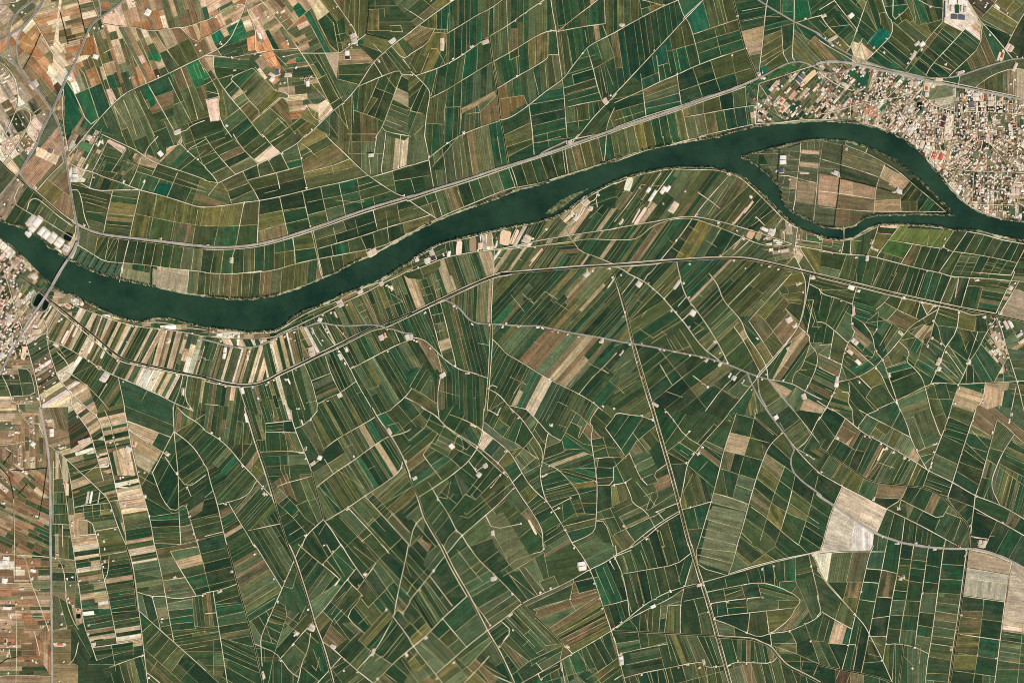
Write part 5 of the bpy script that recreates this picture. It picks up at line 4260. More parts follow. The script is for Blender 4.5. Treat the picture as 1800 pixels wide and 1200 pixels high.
F 650,60 -50 40 60
F 850,150 70 14 60
F 950,150 68 24 60
F 950,330 -12 16 40
F 950,440 -20 20 40
F 830,380 -55 14 30
F 1230,80 20 12 60
F 1200,200 20 12 60
F 1160,320 20 24 60
F 1100,500 25 40 60
F 1430,120 35 14 60
F 1400,260 30 16 60
F 1350,420 30 14 60
F 1300,550 25 16 60
F 1280,650 25 24 60
F 1600,180 -60 24 50
F 1530,400 -65 24 50
F 1700,400 25 12 60
F 1740,280 30 14 50
F 1700,530 28 12 60
F 1650,700 -75 9 60
F 1560,620 -75 12 60
F 1450,680 -85 12 40
F 1050,650 18 9 60
F 1250,780 22 24 60
F 830,780 -65 16 50
F 1020,800 -60 18 50
F 850,860 -60 18 60
F 680,870 30 24 60
F 1120,1000 -62 12 60
F 950,960 28 20 50
F 1250,900 -45 24 60
F 1150,870 -60 14 30
F 1430,980 30 60 80
F 1600,900 22 24 60
F 1700,1080 -60 16 70
F 620,1050 -75 16 60
F 900,1110 -80 12 60
F 1150,1170 -70 16 40
F 60,680 40 60 80
F 60,1000 40 20 80
F 180,770 25 60 90
F 250,830 25 60 90
F 450,900 25 60 90
F 180,1020 28 60 90
F 380,1100 80 60 90
F 1350,1150 0 30 40
F 1720,50 40 60 80
F 1600,50 40 60 80
F 1400,1170 10 10 30
#
ogGkgGogmbbG
obgoGGGgmGGG
mkkmotogkgGm
bmgmmogGkgGm
gogGmmkgkgGm
gwookgmGkggm
owwkGgmGggkg
gwwkgkkgGkgg
B 155,250 30 24 20 w
B 750,420 24 24 0 w
B 650,370 24 24 0 w
B 700,865 24 24 0 w
B 480,780 20 40 20 w
B 1020,300 40 12 -20 w
B 1430,1170 70 60 10 p
B 1690,40 20 24 0 w
B 1670,100 16 40 10 w
B 585,340 40 16 -40 w
B 540,390 14 120 27 p
B 850,1170 30 20 0 w
B 685,1175 40 16 0 w
B 1390,1120 60 14 5 w
P 345,155
P 400,225
P 440,240
P 465,240
P 540,295
P 600,345
P 690,355
P 790,440
P 20,545
P 195,660
P 860,355
P 980,495
P 990,465
P 1010,370
P 1180,640
P 1380,760
P 1350,95
P 1100,170
P 1610,990
P 1325,1015
P 510,1090
P 560,1110
P 1220,1190
P 960,535
P 1135,65
P 1520,200
P 1250,390
@1440,960
A 860,-10 1000,10 1200,20 1350,15 1500,50 1660,110 1820,200
R 1330,30 1500,60 1690,140
T 20,-10 0,60
T -20,70 200,45 440,45 580,45
T 480,-10 440,70 400,250 340,510 290,720 250,900 200,1080
T 590,-10 550,200 500,450 440,760 410,920 370,1110
T 720,-10 690,220 640,460 600,740 560,1000
T 830,-10 800,180 770,430 730,640 700,860
T 960,-10 920,290 880,560 840,880
T 1095,-10 1060,260 1020,560 980,850 950,1010 930,1210
C 1315,-10 1280,280 1240,580 1200,830 1150,1210
R 1295,20 1262,280 1222,580 1182,830 1130,1210
T 1690,140 1650,330 1610,650 1580,900 1540,1210
R -20,190 60,320 200,470 310,590 400,690 450,790 540,960 650,1210
T 310,590 -20,210
R 20,570 150,650 280,720
R -20,430 20,570 -20,610
T 430,195 560,205 680,235
T 390,310 520,320
T 360,465 490,485
T 500,440 640,450
T 470,630 620,610
T 440,790 590,790
T 590,860 680,850 840,880 960,940
T 690,255 780,300
t 720,105 950,130
t 700,160 800,170
t 810,190 920,200
t 790,300 910,320
t 670,385 770,395
t 640,470 880,480
t 620,600 870,610
t 610,720 840,740
t 930,160 1050,180
t 930,310 1040,325
t 900,405 1040,410
t 880,575 1010,590
t 870,690 990,710
t 850,780 980,800
t 1080,155 1280,165
t 1060,285 1260,295
t 1040,405 1250,420
t 1030,490 1240,515
t 1020,565 1225,600
t 1010,640 1215,670
t 1000,700 1210,735
t 990,780 1190,810
T 980,850 1190,880
t 960,965 1170,1000
t 940,1110 1150,1120
t 930,1170 1140,1190
T 1300,190 1660,250
T 1280,280 1650,325
T 1270,435 1630,485
t 1450,460 1390,960 1350,1210
t 1260,615 1600,660
T 1240,770 1590,820
t 1220,935 1570,990
t 1190,1090 1550,1140
T 1620,660 1800,685
t 1610,740 1800,770
t 1600,820 1800,850
t 1590,920 1800,950
t 1580,1000 1800,1030
t 1790,690 1740,1210
t 1650,330 1820,310 
t 1630,490 1820,520
t 110,60 70,310
t 290,60 240,300
t 60,310 370,310
t 250,310 210,470
t 220,440 340,450
t 190,490 140,640 80,850
t 80,850 250,860
t 80,850 180,1060
T 250,860 340,860 300,1080
t 370,700 300,1070
t 430,940 540,970
t 390,1020 530,1010
t 0,830 40,830 90,640
C -20,1035 180,1080 370,1115 530,1150 650,1200
t 180,1090 150,1160
t 280,1100 240,1200
t 350,1110 330,1200
C 740,870 720,1050 700,1200
t 740,960 830,1050
t 660,860 640,1200
t 890,890 880,1030
t 1500,1140 1500,1200
t 1440,20 1460,-20
t 440,820 540,870
F 200,180 -80 34 60
F 60,150 -80 24 50
F 350,180 -78 30 50
F 120,380 40 40 60
F 300,380 -78 40 60
F 100,500 30 40 60
F 230,580 -70 40 60
F 200,750 -75 18 60
F 60,700 -70 18 60
F 420,600 -75 40 60
F 350,700 -80 18 60
F 500,120 90 24 40
F 480,260 90 24 40
F 450,400 90 30 50
F 590,320 95 30 60
F 560,540 95 30 60
F 620,120 95 18 60
F 530,700 95 30 60
F 750,130 10 16 30
F 730,240 10 20 40
F 720,340 10 16 30
F 690,540 10 24 30
F 670,660 10 24 30
F 660,780 10 24 30
F 830,380 95 24 40
F 820,540 95 24 40
F 790,670 95 24 40
F 770,790 95 24 40
F 880,160 10 16 30
F 1000,90 95 24 40
F 990,240 95 24 40
F 970,370 95 24 40
F 950,490 95 24 40
F 930,640 95 24 40
F 910,740 95 16 40
F 900,840 40 24 40
F 1180,90 90 24 40
F 1170,220 8 24 50
F 1160,350 8 24 50
F 1140,460 8 16 50
F 1100,740 8 16 50
F 1080,920 8 20 50
F 1050,1050 8 20 50
F 1480,140 8 50 80
F 1470,220 8 50 80
F 1460,370 90 50 80
F 1730,300 8 50 80
F 1730,560 8 50 80
F 1340,540 8 60 80
F 1530,560 8 60 80
F 1320,690 8 60 80
F 1500,720 8 60 80
F 1310,860 8 40 80
F 1480,890 8 40 80
F 1300,1020 8 40 80
F 1460,1060 8 40 80
F 1700,720 8 8 40
F 1690,880 8 10 40
F 1680,1080 8 20 40
F 620,1000 92 12 60
F 800,950 92 14 40
F 850,1130 92 24 40
F 480,1080 8 24 60
F 480,900 60 24 60
F 280,980 -75 14 60
F 150,950 60 30 60
F 50,950 60 16 50
F 350,1000 -75 18 50
F 120,1160 -70 20 40
F 400,1170 -70 12 40
F 1640,30 -55 24 60
F 1780,20 -55 24 60
F 1780,250 40 80 90
#
wwwggggkggtg
ooogogkggttt
kgogmggggttt
oogkmgggokkt
kogkggkGogkp
gmkggGgGoggg
gkkgmGogogGG
mBmgggGgmggG
B 715,280 30 30 0 p
B 740,270 24 24 0 w
B 1015,20 30 24 0 w
B 1290,60 20 60 8 p
B 1075,425 50 40 10 G
B 1430,-5 60 30 5 p
B 1165,900 24 24 0 p
P 370,390
P 310,590
P 250,865
P 545,1000
P 835,885
P 1250,600
P 910,405
P 820,1070
P 1390,950
P 1240,10
P 1555,980
P 590,855
P 1210,725
"""
OVERRIDES = """
30,80,54 117,150 125,165 145,205 122,238 115,235 113,180
144,98,58 140,70 163,64 170,95 143,98
26,92,58 253,155 262,152 275,182 265,190
42,108,64 330,118 350,110 360,125 358,138 338,142
228,190,158 180,35 205,20 213,28 223,48 183,44
222,188,160 187,158 195,155 205,175 195,180
36,104,64 260,90 285,95 282,110 262,105
40,104,66 398,50 425,35 435,62 410,75
30,100,70 372,62 385,55 392,72 378,76
30,94,62 515,15 525,10 538,22 525,32
214,150,102 434,68 450,62 455,88 436,90
206,142,96 455,85 470,65 480,90 490,115 475,120
22,66,40 466,55 472,53 492,88 480,86
58,74,54 390,85 415,78 418,98 395,100
74,88,60 480,92 530,90 535,97 510,105 495,118
198,172,142 572,95 596,95 592,138
222,190,165 362,177 384,172 386,212 370,214
216,196,162 450,280 480,257 490,268 455,285
76,124,80 137,257 145,248 163,255 155,268
222,190,165 188,250 192,245 222,260 215,270
18,78,58 275,320 302,325 295,345 272,338
216,190,156 65,258 105,275 98,290 62,273
122,120,86 214,470 264,480 263,500 213,488
166,152,122 268,472 331,484 329,512 268,502
62,90,66 136,432 184,461 213,468 211,488 176,478 130,458
112,92,56 880,172 920,168 925,182 882,206
152,130,96 812,190 870,160 872,168 812,200
184,150,118 1440,305 1475,312 1470,365 1437,360
168,138,106 1478,315 1540,330 1538,350 1475,340
146,128,98 1398,318 1434,322 1430,360 1397,355
164,140,102 1538,352 1582,350 1582,372 1536,372
172,142,110 1568,310 1600,322 1585,335 1562,325
186,158,126 1409,264 1440,266 1440,272 1408,270
180,154,122 1406,284 1439,287 1438,297 1404,292
18,98,76 1525,72 1545,50 1565,55 1565,72 1545,82 1540,85
12,74,52 1490,128 1500,125 1515,138 1525,125 1530,128 1522,155
52,88,48 1350,138 1385,112 1405,120 1370,132
34,96,60 1395,0 1420,0 1425,30 1397,35
102,114,58 1580,400 1675,405 1655,435 1565,422
64,92,46 1560,425 1600,430 1590,450 1550,440
160,142,116 1782,508 1800,513 1800,562 1762,552
198,178,150 1481,858 1557,895 1538,935 1503,908 1467,886
204,190,166 1465,890 1502,912 1494,967 1446,967
208,198,184 1504,914 1536,938 1533,966 1496,967
164,144,116 1702,968 1772,990 1769,1008 1699,998
186,178,152 1698,999 1769,1009 1768,1024 1697,1014
172,164,138 1696,1016 1768,1026 1765,1056 1695,1046
186,168,142 1779,990 1800,1000 1800,1096 1765,1090
54,70,44 1205,735 1240,722 1285,745 1225,768
106,112,80 1252,888 1312,900 1284,1006 1228,988
108,112,80 1250,866 1310,885 1306,898 1251,884
96,100,68 850,908 885,900 940,990 905,1005 870,960
232,206,168 104,0 109,0 104,30 103,72 112,85 116,107 145,98 158,97 155,103 130,113 112,118 110,150 102,168 96,155 86,130 84,118 93,110 94,75 98,55
92,98,70 1340,268 1408,250 1440,246 1484,249 1526,260 1568,279 1608,309 1636,337 1670,376 1540,377 1500,395 1460,399 1420,384 1392,371 1376,354 1375,336 1360,314
222,206,184 1660,0 1700,0 1705,18 1720,37 1690,55 1660,40
"""
import bpy, bmesh, math, random
from mathutils import Vector, Matrix
from mathutils.geometry import delaunay_2d_cdt
rnd = random.Random(7)
W, H, S = 1800, 1200, 5.0            # photograph's grid, metres per grid step
C = bpy.context.scene.collection
def wx(x): return (x - 900.0) * S
def wy(y): return (600.0 - y) * S

# ------------------------------------------------------------------ read the survey
LINES, FP, BL, PP, ZN = [], [], [], [], []
GRID = [[None] * 60 for _ in range(40)]
ox = oy = 0
gridrow = -1
for ln in DATA.strip().split('\n'):
    ln = ln.strip()
    if not ln: continue
    if gridrow >= 0:
        for i, ch in enumerate(ln[:12]): GRID[oy // 30 + gridrow][ox // 30 + i] = ch
        gridrow += 1
        if gridrow == 8: gridrow = -1
        continue
    if ln[0] == '@':
        ox, oy = map(int, ln[1:].split(',')); continue
    if ln[0] == '#': gridrow = 0; continue
    k, rest = ln[0], ln[2:].split()
    def pt(s):
        a, b = s.split(','); return (ox + float(a) / 5, oy + float(b) / 5)
    if k in 'AaRTtCDX': LINES.append([k, [pt(s) for s in rest]])
    elif k == 'F': FP.append((pt(rest[0]), float(rest[1]), float(rest[2]), float(rest[3])))
    elif k == 'B':
        p = pt(rest[0])
        if float(rest[1]) > 0: BL.append((p, float(rest[1]) / 5, float(rest[2]) / 5, float(rest[3]), rest[4]))
    elif k == 'P': PP.append(pt(rest[0]))
    elif k == 'Z': ZN.append([pt(s) for s in rest])

OVER = []
for ln in OVERRIDES.strip().split('\n'):
    q = ln.split(); OVER.append((tuple(map(int, q[0].split(','))), [tuple(map(float, p.split(','))) for p in q[1:]]))
NORTH = [(-40,372),(0,388),(40,400),(76,422),(86,434),(116,452),(128,458),(140,466),(176,481),(210,490),(264,502),(330,516),(360,520),(400,525),(428,526),(448,525),(488,518),(520,508),(560,492),(590,479),(620,462),(650,450),(680,434),(720,412),(740,401),(770,387),(810,371),(864,352),(906,335),(950,324),(1000,307),(1032,297),(1064,286),(1080,282),(1110,272),(1140,262),(1176,255),(1220,247),(1264,240),(1290,232),(1330,222),(1370,217),(1440,212),(1500,215),(1540,224),(1580,240),(1610,260),(1632,284),(1660,318),(1690,352),(1720,372),(1760,385),(1800,390),(1850,393)]
SOUTH = [(1850,427),(1800,423),(1760,416),(1720,406),(1676,404),(1640,398),(1580,394),(1544,395),(1520,406),(1500,418),(1482,422),(1460,420),(1440,414),(1416,406),(1400,398),(1364,366),(1340,340),(1310,314),(1280,302),(1252,295),(1192,294),(1160,298),(1114,308),(1080,319),(1048,336),(1016,354),(1000,368),(976,382),(950,390),(900,398),(864,406),(836,412),(810,418),(780,426),(756,436),(732,452),(720,462),(704,470),(690,480),(660,496),(630,508),(600,518),(584,528),(560,538),(534,546),(514,558),(496,576),(480,582),(448,584),(420,582),(390,578),(360,575),(330,569),(310,562),(280,560),(256,562),(252,567),(230,564),(200,554),(172,540),(148,529),(130,519),(114,516),(92,504),(68,480),(60,472),(40,452),(16,430),(0,418),(-40,394)]
ISLE = [(1304,276),(1330,268),(1370,258),(1408,249),(1440,245),(1484,248),(1526,259),(1568,278),(1608,308),(1636,336),(1662,362),(1676,378),(1620,376),(1580,377),(1540,378),(1520,384),(1504,396),(1484,402),(1460,401),(1440,397),(1420,385),(1392,372),(1375,355),(1374,336),(1360,316),(1336,294),(1312,279)]
ISLET = [(958,376),(962,371),(966,367),(986,352),(1010,340),(1022,336),(1034,331),(1024,339),(1012,346),(1000,356),(982,369),(970,376)]
def rough(poly, amp, step=3.0, closed=True, seed=1):
    r = random.Random(seed); out = []
    n = len(poly)
    for i in range(n if closed else n - 1):
        a, b = poly[i], poly[(i + 1) % n]
        d = math.hypot(b[0]-a[0], b[1]-a[1]); m = max(1, int(d / step))
        for j in range(m):
            t = j / m; q = r.uniform(-amp, amp) if j or 1 else 0
            out.append((a[0]+(b[0]-a[0])*t - (b[1]-a[1])/d*q, a[1]+(b[1]-a[1])*t + (b[0]-a[0])/d*q))
    if not closed: out.append(poly[-1])
    return out
NORTHR = rough(NORTH, 0.7, 4, False, 2); SOUTHR = rough(SOUTH, 0.9, 4, False, 3)
RIVER = NORTHR + SOUTHR
ISLER = rough(ISLE, 0.8, 4, True, 4); ISLETR = rough(ISLET, 0.8, 2, True, 5)
def inside(p, poly):
    x, y = p; c = False; n = len(poly); j = n - 1
    for i in range(n):
        xi, yi = poly[i]; xj, yj = poly[j]
        if (yi > y) != (yj > y) and x < (xj - xi) * (y - yi) / (yj - yi) + xi: c = not c
        j = i
    return c
def in_water(p): return inside(p, RIVER) and not inside(p, ISLER)
def in_frame(p, m=0): return -m < p[0] < W + m and -m < p[1] < H + m

# ------------------------------------------------------------------ colours
def lin(c): 
    c /= 255.0
    return c / 12.92 if c <= 0.04045 else ((c + 0.055) / 1.055) ** 2.4
def L3(c): return tuple(lin(v) for v in c)
PAL = {
 'k': [(25,48,31),(31,54,35),(27,44,29),(35,56,34)],
 'g': [(40,66,38),(50,70,40),(36,62,38),(56,72,42),(32,66,42),(48,60,36)],
 'e': [(34,84,54),(40,90,58),(36,76,52)],
 'o': [(76,80,44),(68,74,42),(86,86,50),(60,70,40)],
 'G': [(98,108,74),(86,100,70),(112,114,80),(84,92,64)],
 'y': [(124,112,58),(112,106,54),(132,118,68)],
 'b': [(124,98,70),(136,106,76),(112,90,62),(140,116,86)],
 'B': [(70,56,40),(82,64,46),(60,50,36)],
 'r': [(172,118,78),(186,134,94),(156,104,66),(196,150,112)],
 't': [(182,154,118),(170,142,108),(196,168,132)],
 'p': [(222,192,158),(212,180,146),(228,202,172)],
 'w': [(236,224,202),(228,214,190)],
 's': [(176,154,124),(120,112,82),(150,132,102),(90,92,64),(196,174,142)],
 'u': [(216,196,168),(238,222,198),(34,42,30),(120,110,82),(52,62,40),(150,132,106),(44,58,38),(112,92,66),(214,194,168),(66,66,48),(184,160,132)],
}
MIX = 'kkkkggggggeoGGGGGotyb'
MIXUP = 'ttppprrbbbGGGgeoorsB'
MIXTOWN = 'kgoGttppwbpm'
REL = {'k':'kkkkkgg','g':'ggggggggkoG','e':'eeeeg','o':'ooooooogyG','G':'GGGGGGog','y':'yyyyoo','b':'bbbbbtG','B':'BBBk','r':'rrrrrrbt','t':'ttttGbt','p':'ppppt','w':'ww','s':'ssssstG','u':'uuuuuu'}
def letter(x, y):
    i = min(59, max(0, int(x // 30))); j = min(39, max(0, int(y // 30)))
    return GRID[j][i] or 'g'
def sample(ch):
    c = rnd.choice(PAL[ch]); v = rnd.gauss(1, 0.06)
    return tuple(min(245, max(8, q * v * rnd.gauss(1, 0.025))) for q in c)
def crop_colour(x, y):
    ch = letter(x + rnd.uniform(-7, 7), y + rnd.uniform(-7, 7))
    if ch == 'K': ch = 'k'
    if x < 560 and y < 175 and x > 90 and ch in 'ptbrGm' and rnd.random() < 0.5: ch = rnd.choice(MIXUP)
    if x < 85 and y > 690 and rnd.random() < 0.45: ch = rnd.choice('bbrtsGgpk')
    if ch == 'm':
        south_strip = 545 < y < 720 and x < 560 or 640 < y and 85 < x < 260
        ch = rnd.choice(MIXTOWN if south_strip else MIX)
        if ch == 'm': ch = rnd.choice(MIX)
    else: ch = rnd.choice(REL.get(ch, ch))
    if any(inside((x, y), z) for z in ZN) and rnd.random() < (0.4 if x < 1500 else 0.75): ch = 'u'
    col = sample(ch)
    # plots lean towards the soil and crops around them
    near = [PAL.get(letter(x + a, y + b), PAL['g'])[0] for a, b in ((-24, 0), (24, 0), (0, -24), (0, 24))]
    k = 0.4 if ch in 'kgoGyb' else 0.12
    if ch != 'u': col = tuple(c * (1 - k) + k * sum(n[i] for n in near) / 4 for i, c in enumerate(col))
    if ch in 'tpb' and x > 520 and y > 250:       # the delta's bare soil is greyer than the upland's
        d = {'t': (164,148,114), 'p': (196,178,146), 'b': (114,100,72)}[ch]; col = tuple(c * .35 + e * .65 for c, e in zip(col, d))
    if x < 88 and y > 690 and ch in 'rptb': col = tuple(c * .6 + e * .28 for c, e in zip(col, (150, 116, 84)))
    if ch in 'kgoG' and y > 560 and x > 200: col = (col[0] * .93, col[1] * 1.0, col[2] * 1.03)
    if ch in 'kge' and x > 760 and y < 270: col = (col[0] * .84, col[1] * 1.05, col[2] * 1.12)
    for oc, poly in OVER:
        if abs(poly[0][0] - x) < 130 and abs(poly[0][1] - y) < 130 and inside((x, y), poly):
            v = rnd.gauss(1, 0.04); col = tuple(c * v for c in oc)
            ch = min((c for c in 'kgeoGybBrtpw'), key=lambda c: sum((a - b) ** 2 for a, b in zip(PAL[c][0], oc)))
            break
    return ch, col

# ------------------------------------------------------------------ materials
def newmat(name):
    m = bpy.data.materials.new(name); m.use_nodes = True
    nt = m.node_tree; b = nt.nodes['Principled BSDF']
    b.inputs['Roughness'].default_value = 0.9; b.inputs['Specular IOR Level'].default_value = 0.15
    return m, nt, b
def N(nt, t, **kw):
    n = nt.nodes.new(t)
    for k, v in kw.items(): setattr(n, k, v)
    return n
def noise(nt, vec, scale, detail=3, rough=0.6):
    n = N(nt, 'ShaderNodeTexNoise'); n.inputs['Scale'].default_value = scale
    n.inputs['Detail'].default_value = detail; n.inputs['Roughness'].default_value = rough
    nt.links.new(vec, n.inputs['Vector']); return n.outputs['Fac']
def maprange(nt, v, a, b, c, d):
    n = N(nt, 'ShaderNodeMapRange'); n.inputs[1].default_value = a; n.inputs[2].default_value = b
    n.inputs[3].default_value = c; n.inputs[4].default_value = d
    nt.links.new(v, n.inputs[0]); return n.outputs[0]
def math_(nt, op, a, b):
    n = N(nt, 'ShaderNodeMath', operation=op)
    for i, v in enumerate((a, b)):
        if isinstance(v, (int, float)): n.inputs[i].default_value = v
        else: nt.links.new(v, n.inputs[i])
    return n.outputs[0]
def mixc(nt, f, a, b, blend='MIX'):
    n = N(nt, 'ShaderNodeMix', data_type='RGBA', blend_type=blend)
    for i, v in ((0, f), (6, a), (7, b)):
        if isinstance(v, (int, float)): n.inputs[i].default_value = v
        elif isinstance(v, tuple): n.inputs[i].default_value = (*v, 1)
        else: nt.links.new(v, n.inputs[i])
    return n.outputs[2]
def scalec(nt, col, f):
    n = N(nt, 'ShaderNodeVectorMath', operation='SCALE')
    if isinstance(col, tuple): n.inputs[0].default_value = col
    else: nt.links.new(col, n.inputs[0])
    nt.links.new(f, n.inputs['Scale']); return n.outputs[0]
def position(nt): return N(nt, 'ShaderNodeNewGeometry').outputs['Position']

def field_material():
    m, nt, b = newmat('crop_and_soil')
    crop = N(nt, 'ShaderNodeAttribute', attribute_name='crop'); alt = N(nt, 'ShaderNodeAttribute', attribute_name='alt')
    uv = N(nt, 'ShaderNodeUVMap', uv_map='rows').outputs[0]; pos = position(nt)
    mp = N(nt, 'ShaderNodeMapping'); mp.inputs['Scale'].default_value = (0.0035, 0.075, 1); nt.links.new(uv, mp.inputs[0])
    streak = noise(nt, mp.outputs[0], 1.0, 3, 0.65)
    mp3 = N(nt, 'ShaderNodeMapping'); mp3.inputs['Scale'].default_value = (0.0008, 0.021, 1); nt.links.new(uv, mp3.inputs[0])
    bands = noise(nt, mp3.outputs[0], 1.0, 1, 0.5)
    mp2 = N(nt, 'ShaderNodeMapping'); mp2.inputs['Scale'].default_value = (0.006, 0.014, 1); nt.links.new(uv, mp2.inputs[0])
    patch = noise(nt, mp2.outputs[0], 1.0, 4, 0.6)
    fine = noise(nt, pos, 0.055, 3, 0.7)
    pf = math_(nt, 'MULTIPLY', maprange(nt, patch, 0.42, 0.66, 0, 1), alt.outputs['Alpha'])
    col = mixc(nt, pf, crop.outputs['Color'], alt.outputs['Color'])
    # thin stands where wet soil shows, a few hundred metres across
    soil = math_(nt, 'MULTIPLY', maprange(nt, noise(nt, pos, 0.006, 5, 0.65), 0.48, 0.70, 0, 0.62), alt.outputs['Alpha'])
    col = mixc(nt, soil, col, L3((100,94,66)))
    col = mixc(nt, math_(nt, 'MULTIPLY', maprange(nt, bands, 0.5, 0.6, 0, 0.55), alt.outputs['Alpha']), col, alt.outputs['Color'])
    sepx = N(nt, 'ShaderNodeSeparateXYZ'); nt.links.new(uv, sepx.inputs[0])
    sw = math_(nt, 'SINE', math_(nt, 'MULTIPLY', sepx.outputs[1], 0.42), 0)
    rowl = math_(nt, 'MULTIPLY', math_(nt, 'MULTIPLY', sw, crop.outputs['Alpha']), 0.28)
    g = math_(nt, 'ADD', maprange(nt, streak, 0.25, 0.75, 0.6, 1.4), rowl)
    g = math_(nt, 'MULTIPLY', g, maprange(nt, bands, 0.3, 0.7, 0.82, 1.18))
    g = math_(nt, 'MULTIPLY', g, maprange(nt, fine, 0.25, 0.75, 0.68, 1.32))
    g = math_(nt, 'MULTIPLY', g, maprange(nt, noise(nt, pos, 0.014, 4, 0.65), 0.3, 0.7, 0.76, 1.24))
    nt.links.new(scalec(nt, col, g), b.inputs['Base Color'])
    return m
def earthy(name, c, amp=0.3, scale=0.05, c2=None, s2=0.01):
    m, nt, b = newmat(name); pos = position(nt)
    base = L3(c)
    if c2: base = mixc(nt, maprange(nt, noise(nt, pos, s2, 3), 0.4, 0.6, 0, 1), L3(c), L3(c2))
    nt.links.new(scalec(nt, base, maprange(nt, noise(nt, pos, scale, 4, 0.7), 0.25, 0.75, 1 - amp, 1 + amp)), b.inputs['Base Color'])
    return m
M = {}
M['field'] = field_material()
M['bund'] = earthy('field_bank_grass', (168,158,114), 0.3, 0.05, (122,116,76), 0.012)
M['thin'] = earthy('narrow_bank_grass', (204,188,142), 0.25, 0.06, (150,138,92), 0.006)
M['track'] = earthy('packed_earth', (232,220,186), 0.18, 0.05, (172,158,114), 0.005)
M['conc'] = earthy('concrete_road', (222,212,184), 0.18, 0.05, (184,172,138), 0.005)
M['asph'] = earthy('worn_asphalt', (166,158,156), 0.14, 0.05, (142,136,134), 0.004)
M['asphd'] = earthy('dark_asphalt', (120,114,116), 0.14, 0.05, (104,98,100), 0.004)
M['asph2'] = earthy('grey_asphalt', (154,150,144), 0.14, 0.05, (134,130,124), 0.004)
M['paint'] = earthy('road_paint', (222,220,212), 0.06, 0.2)
M['shoulder'] = earthy('gravel_shoulder', (196,184,156), 0.24, 0.07, (150,142,112), 0.012)
M['levee'] = earthy('canal_levee', (128,128,86), 0.3, 0.07, (176,164,122), 0.008)
M['ditch'] = earthy('ditch_reeds', (26,34,26), 0.3, 0.1, (44,52,36), 0.03)
M['bank'] = earthy('riverbank_scrub', (126,132,96), 0.5, 0.06, (188,176,142), 0.02)
M['reed'] = earthy('reed_bed', (134,132,92), 0.45, 0.05, (60,76,56), 0.03)
def water_material():
    m, nt, b = newmat('river_water'); pos = position(nt)
    col = mixc(nt, maprange(nt, noise(nt, pos, 0.0016, 6, 0.68), 0.38, 0.62, 0, 1), L3((21,47,34)), L3((44,70,50)))
    col = mixc(nt, maprange(nt, noise(nt, pos, 0.012, 6, 0.75), 0.64, 0.80, 0, 0.6), col, L3((84,104,82)))
    nt.links.new(col, b.inputs['Base Color'])
    b.inputs['Roughness'].default_value = 0.25; b.inputs['Specular IOR Level'].default_value = 0.4
    bp = N(nt, 'ShaderNodeBump'); bp.inputs['Strength'].default_value = 0.15; bp.inputs['Distance'].default_value = 0.3
    nt.links.new(noise(nt, pos, 0.15, 3), bp.inputs['Height']); nt.links.new(bp.outputs[0], b.inputs['Normal'])
    return m
M['water'] = water_material()
mm, nt_, b_ = newmat('canal_water'); b_.inputs['Base Color'].default_value = (*L3((16,26,22)), 1); b_.inputs['Roughness'].default_value = 0.3
M['canal'] = mm
mm, nt_, b_ = newmat('basin_water'); b_.inputs['Base Color'].default_value = (*L3((16,30,26)), 1); b_.inputs['Roughness'].default_value = 0.2
M['basin'] = mm
def far_material():
    m, nt, b = newmat('distant_fields'); pos = position(nt)
    mp = N(nt, 'ShaderNodeMapping'); mp.inputs['Scale'].default_value = (0.012, 0.004, 0); mp.inputs['Rotation'].default_value = (0, 0, 0.5)
    nt.links.new(pos, mp.inputs[0])
    v = N(nt, 'ShaderNodeTexVoronoi'); v.inputs['Scale'].default_value = 1; nt.links.new(mp.outputs[0], v.inputs['Vector'])
    r = N(nt, 'ShaderNodeValToRGB'); r.color_ramp.interpolation = 'CONSTANT'
    s = N(nt, 'ShaderNodeSeparateColor'); nt.links.new(v.outputs['Color'], s.inputs[0]); nt.links.new(s.outputs[0], r.inputs[0])
    cs = [(30,54,36),(44,74,44),(86,88,48),(52,78,46),(112,118,84),(30,60,42),(182,154,118)]
    e = r.color_ramp.elements
    while len(e) < len(cs): e.new(0.5)
    for i, c in enumerate(cs): e[i].position = i / len(cs); e[i].color = (*L3(c), 1)
    nt.links.new(scalec(nt, r.outputs[0], maprange(nt, noise(nt, pos, 0.03, 4), 0.3, 0.7, 0.75, 1.25)), b.inputs['Base Color'])
    return m
M['far'] = far_material()
_mc = {}
def plain(kind, c, amp=0.12, scale=0.25):
    k = (kind, tuple(int(v) // 6 for v in c))
    if k not in _mc: _mc[k] = earthy(kind, c, amp, scale)
    return _mc[k]

# ------------------------------------------------------------------ object helpers
def obj(name, verts, faces, mat, parent=None, kind=None, loc=None):
    me = bpy.data.meshes.new(name); me.from_pydata(verts, [], faces); me.update()
    for x in (mat if isinstance(mat, (list, tuple)) else [mat]): me.materials.append(x)
    o = bpy.data.objects.new(name, me); C.objects.link(o)
    if parent: o.parent = parent
    if kind: o['kind'] = kind
    if loc: o.location = loc
    return o
USED = {}
def tag(o, label, cat, group=None):
    o['label'] = label; o['category'] = cat
    if group: o['group'] = group
def place_words(x, y):
    def f(v): return ('%.1f' % v).rstrip('0').rstrip('.')
    a, b = round(x / 18), round(y / 12)
    k = (a, b)
    return f(x / 18), f(y / 12)
def unique(head, x, y):
    for nd in (0, 1, 2):
        s = '%s, %.*f%% across and %.*f%% down the photo' % (head, nd, x / 18, nd, y / 12)
        if s not in USED: USED[s] = 1; return s
    return s

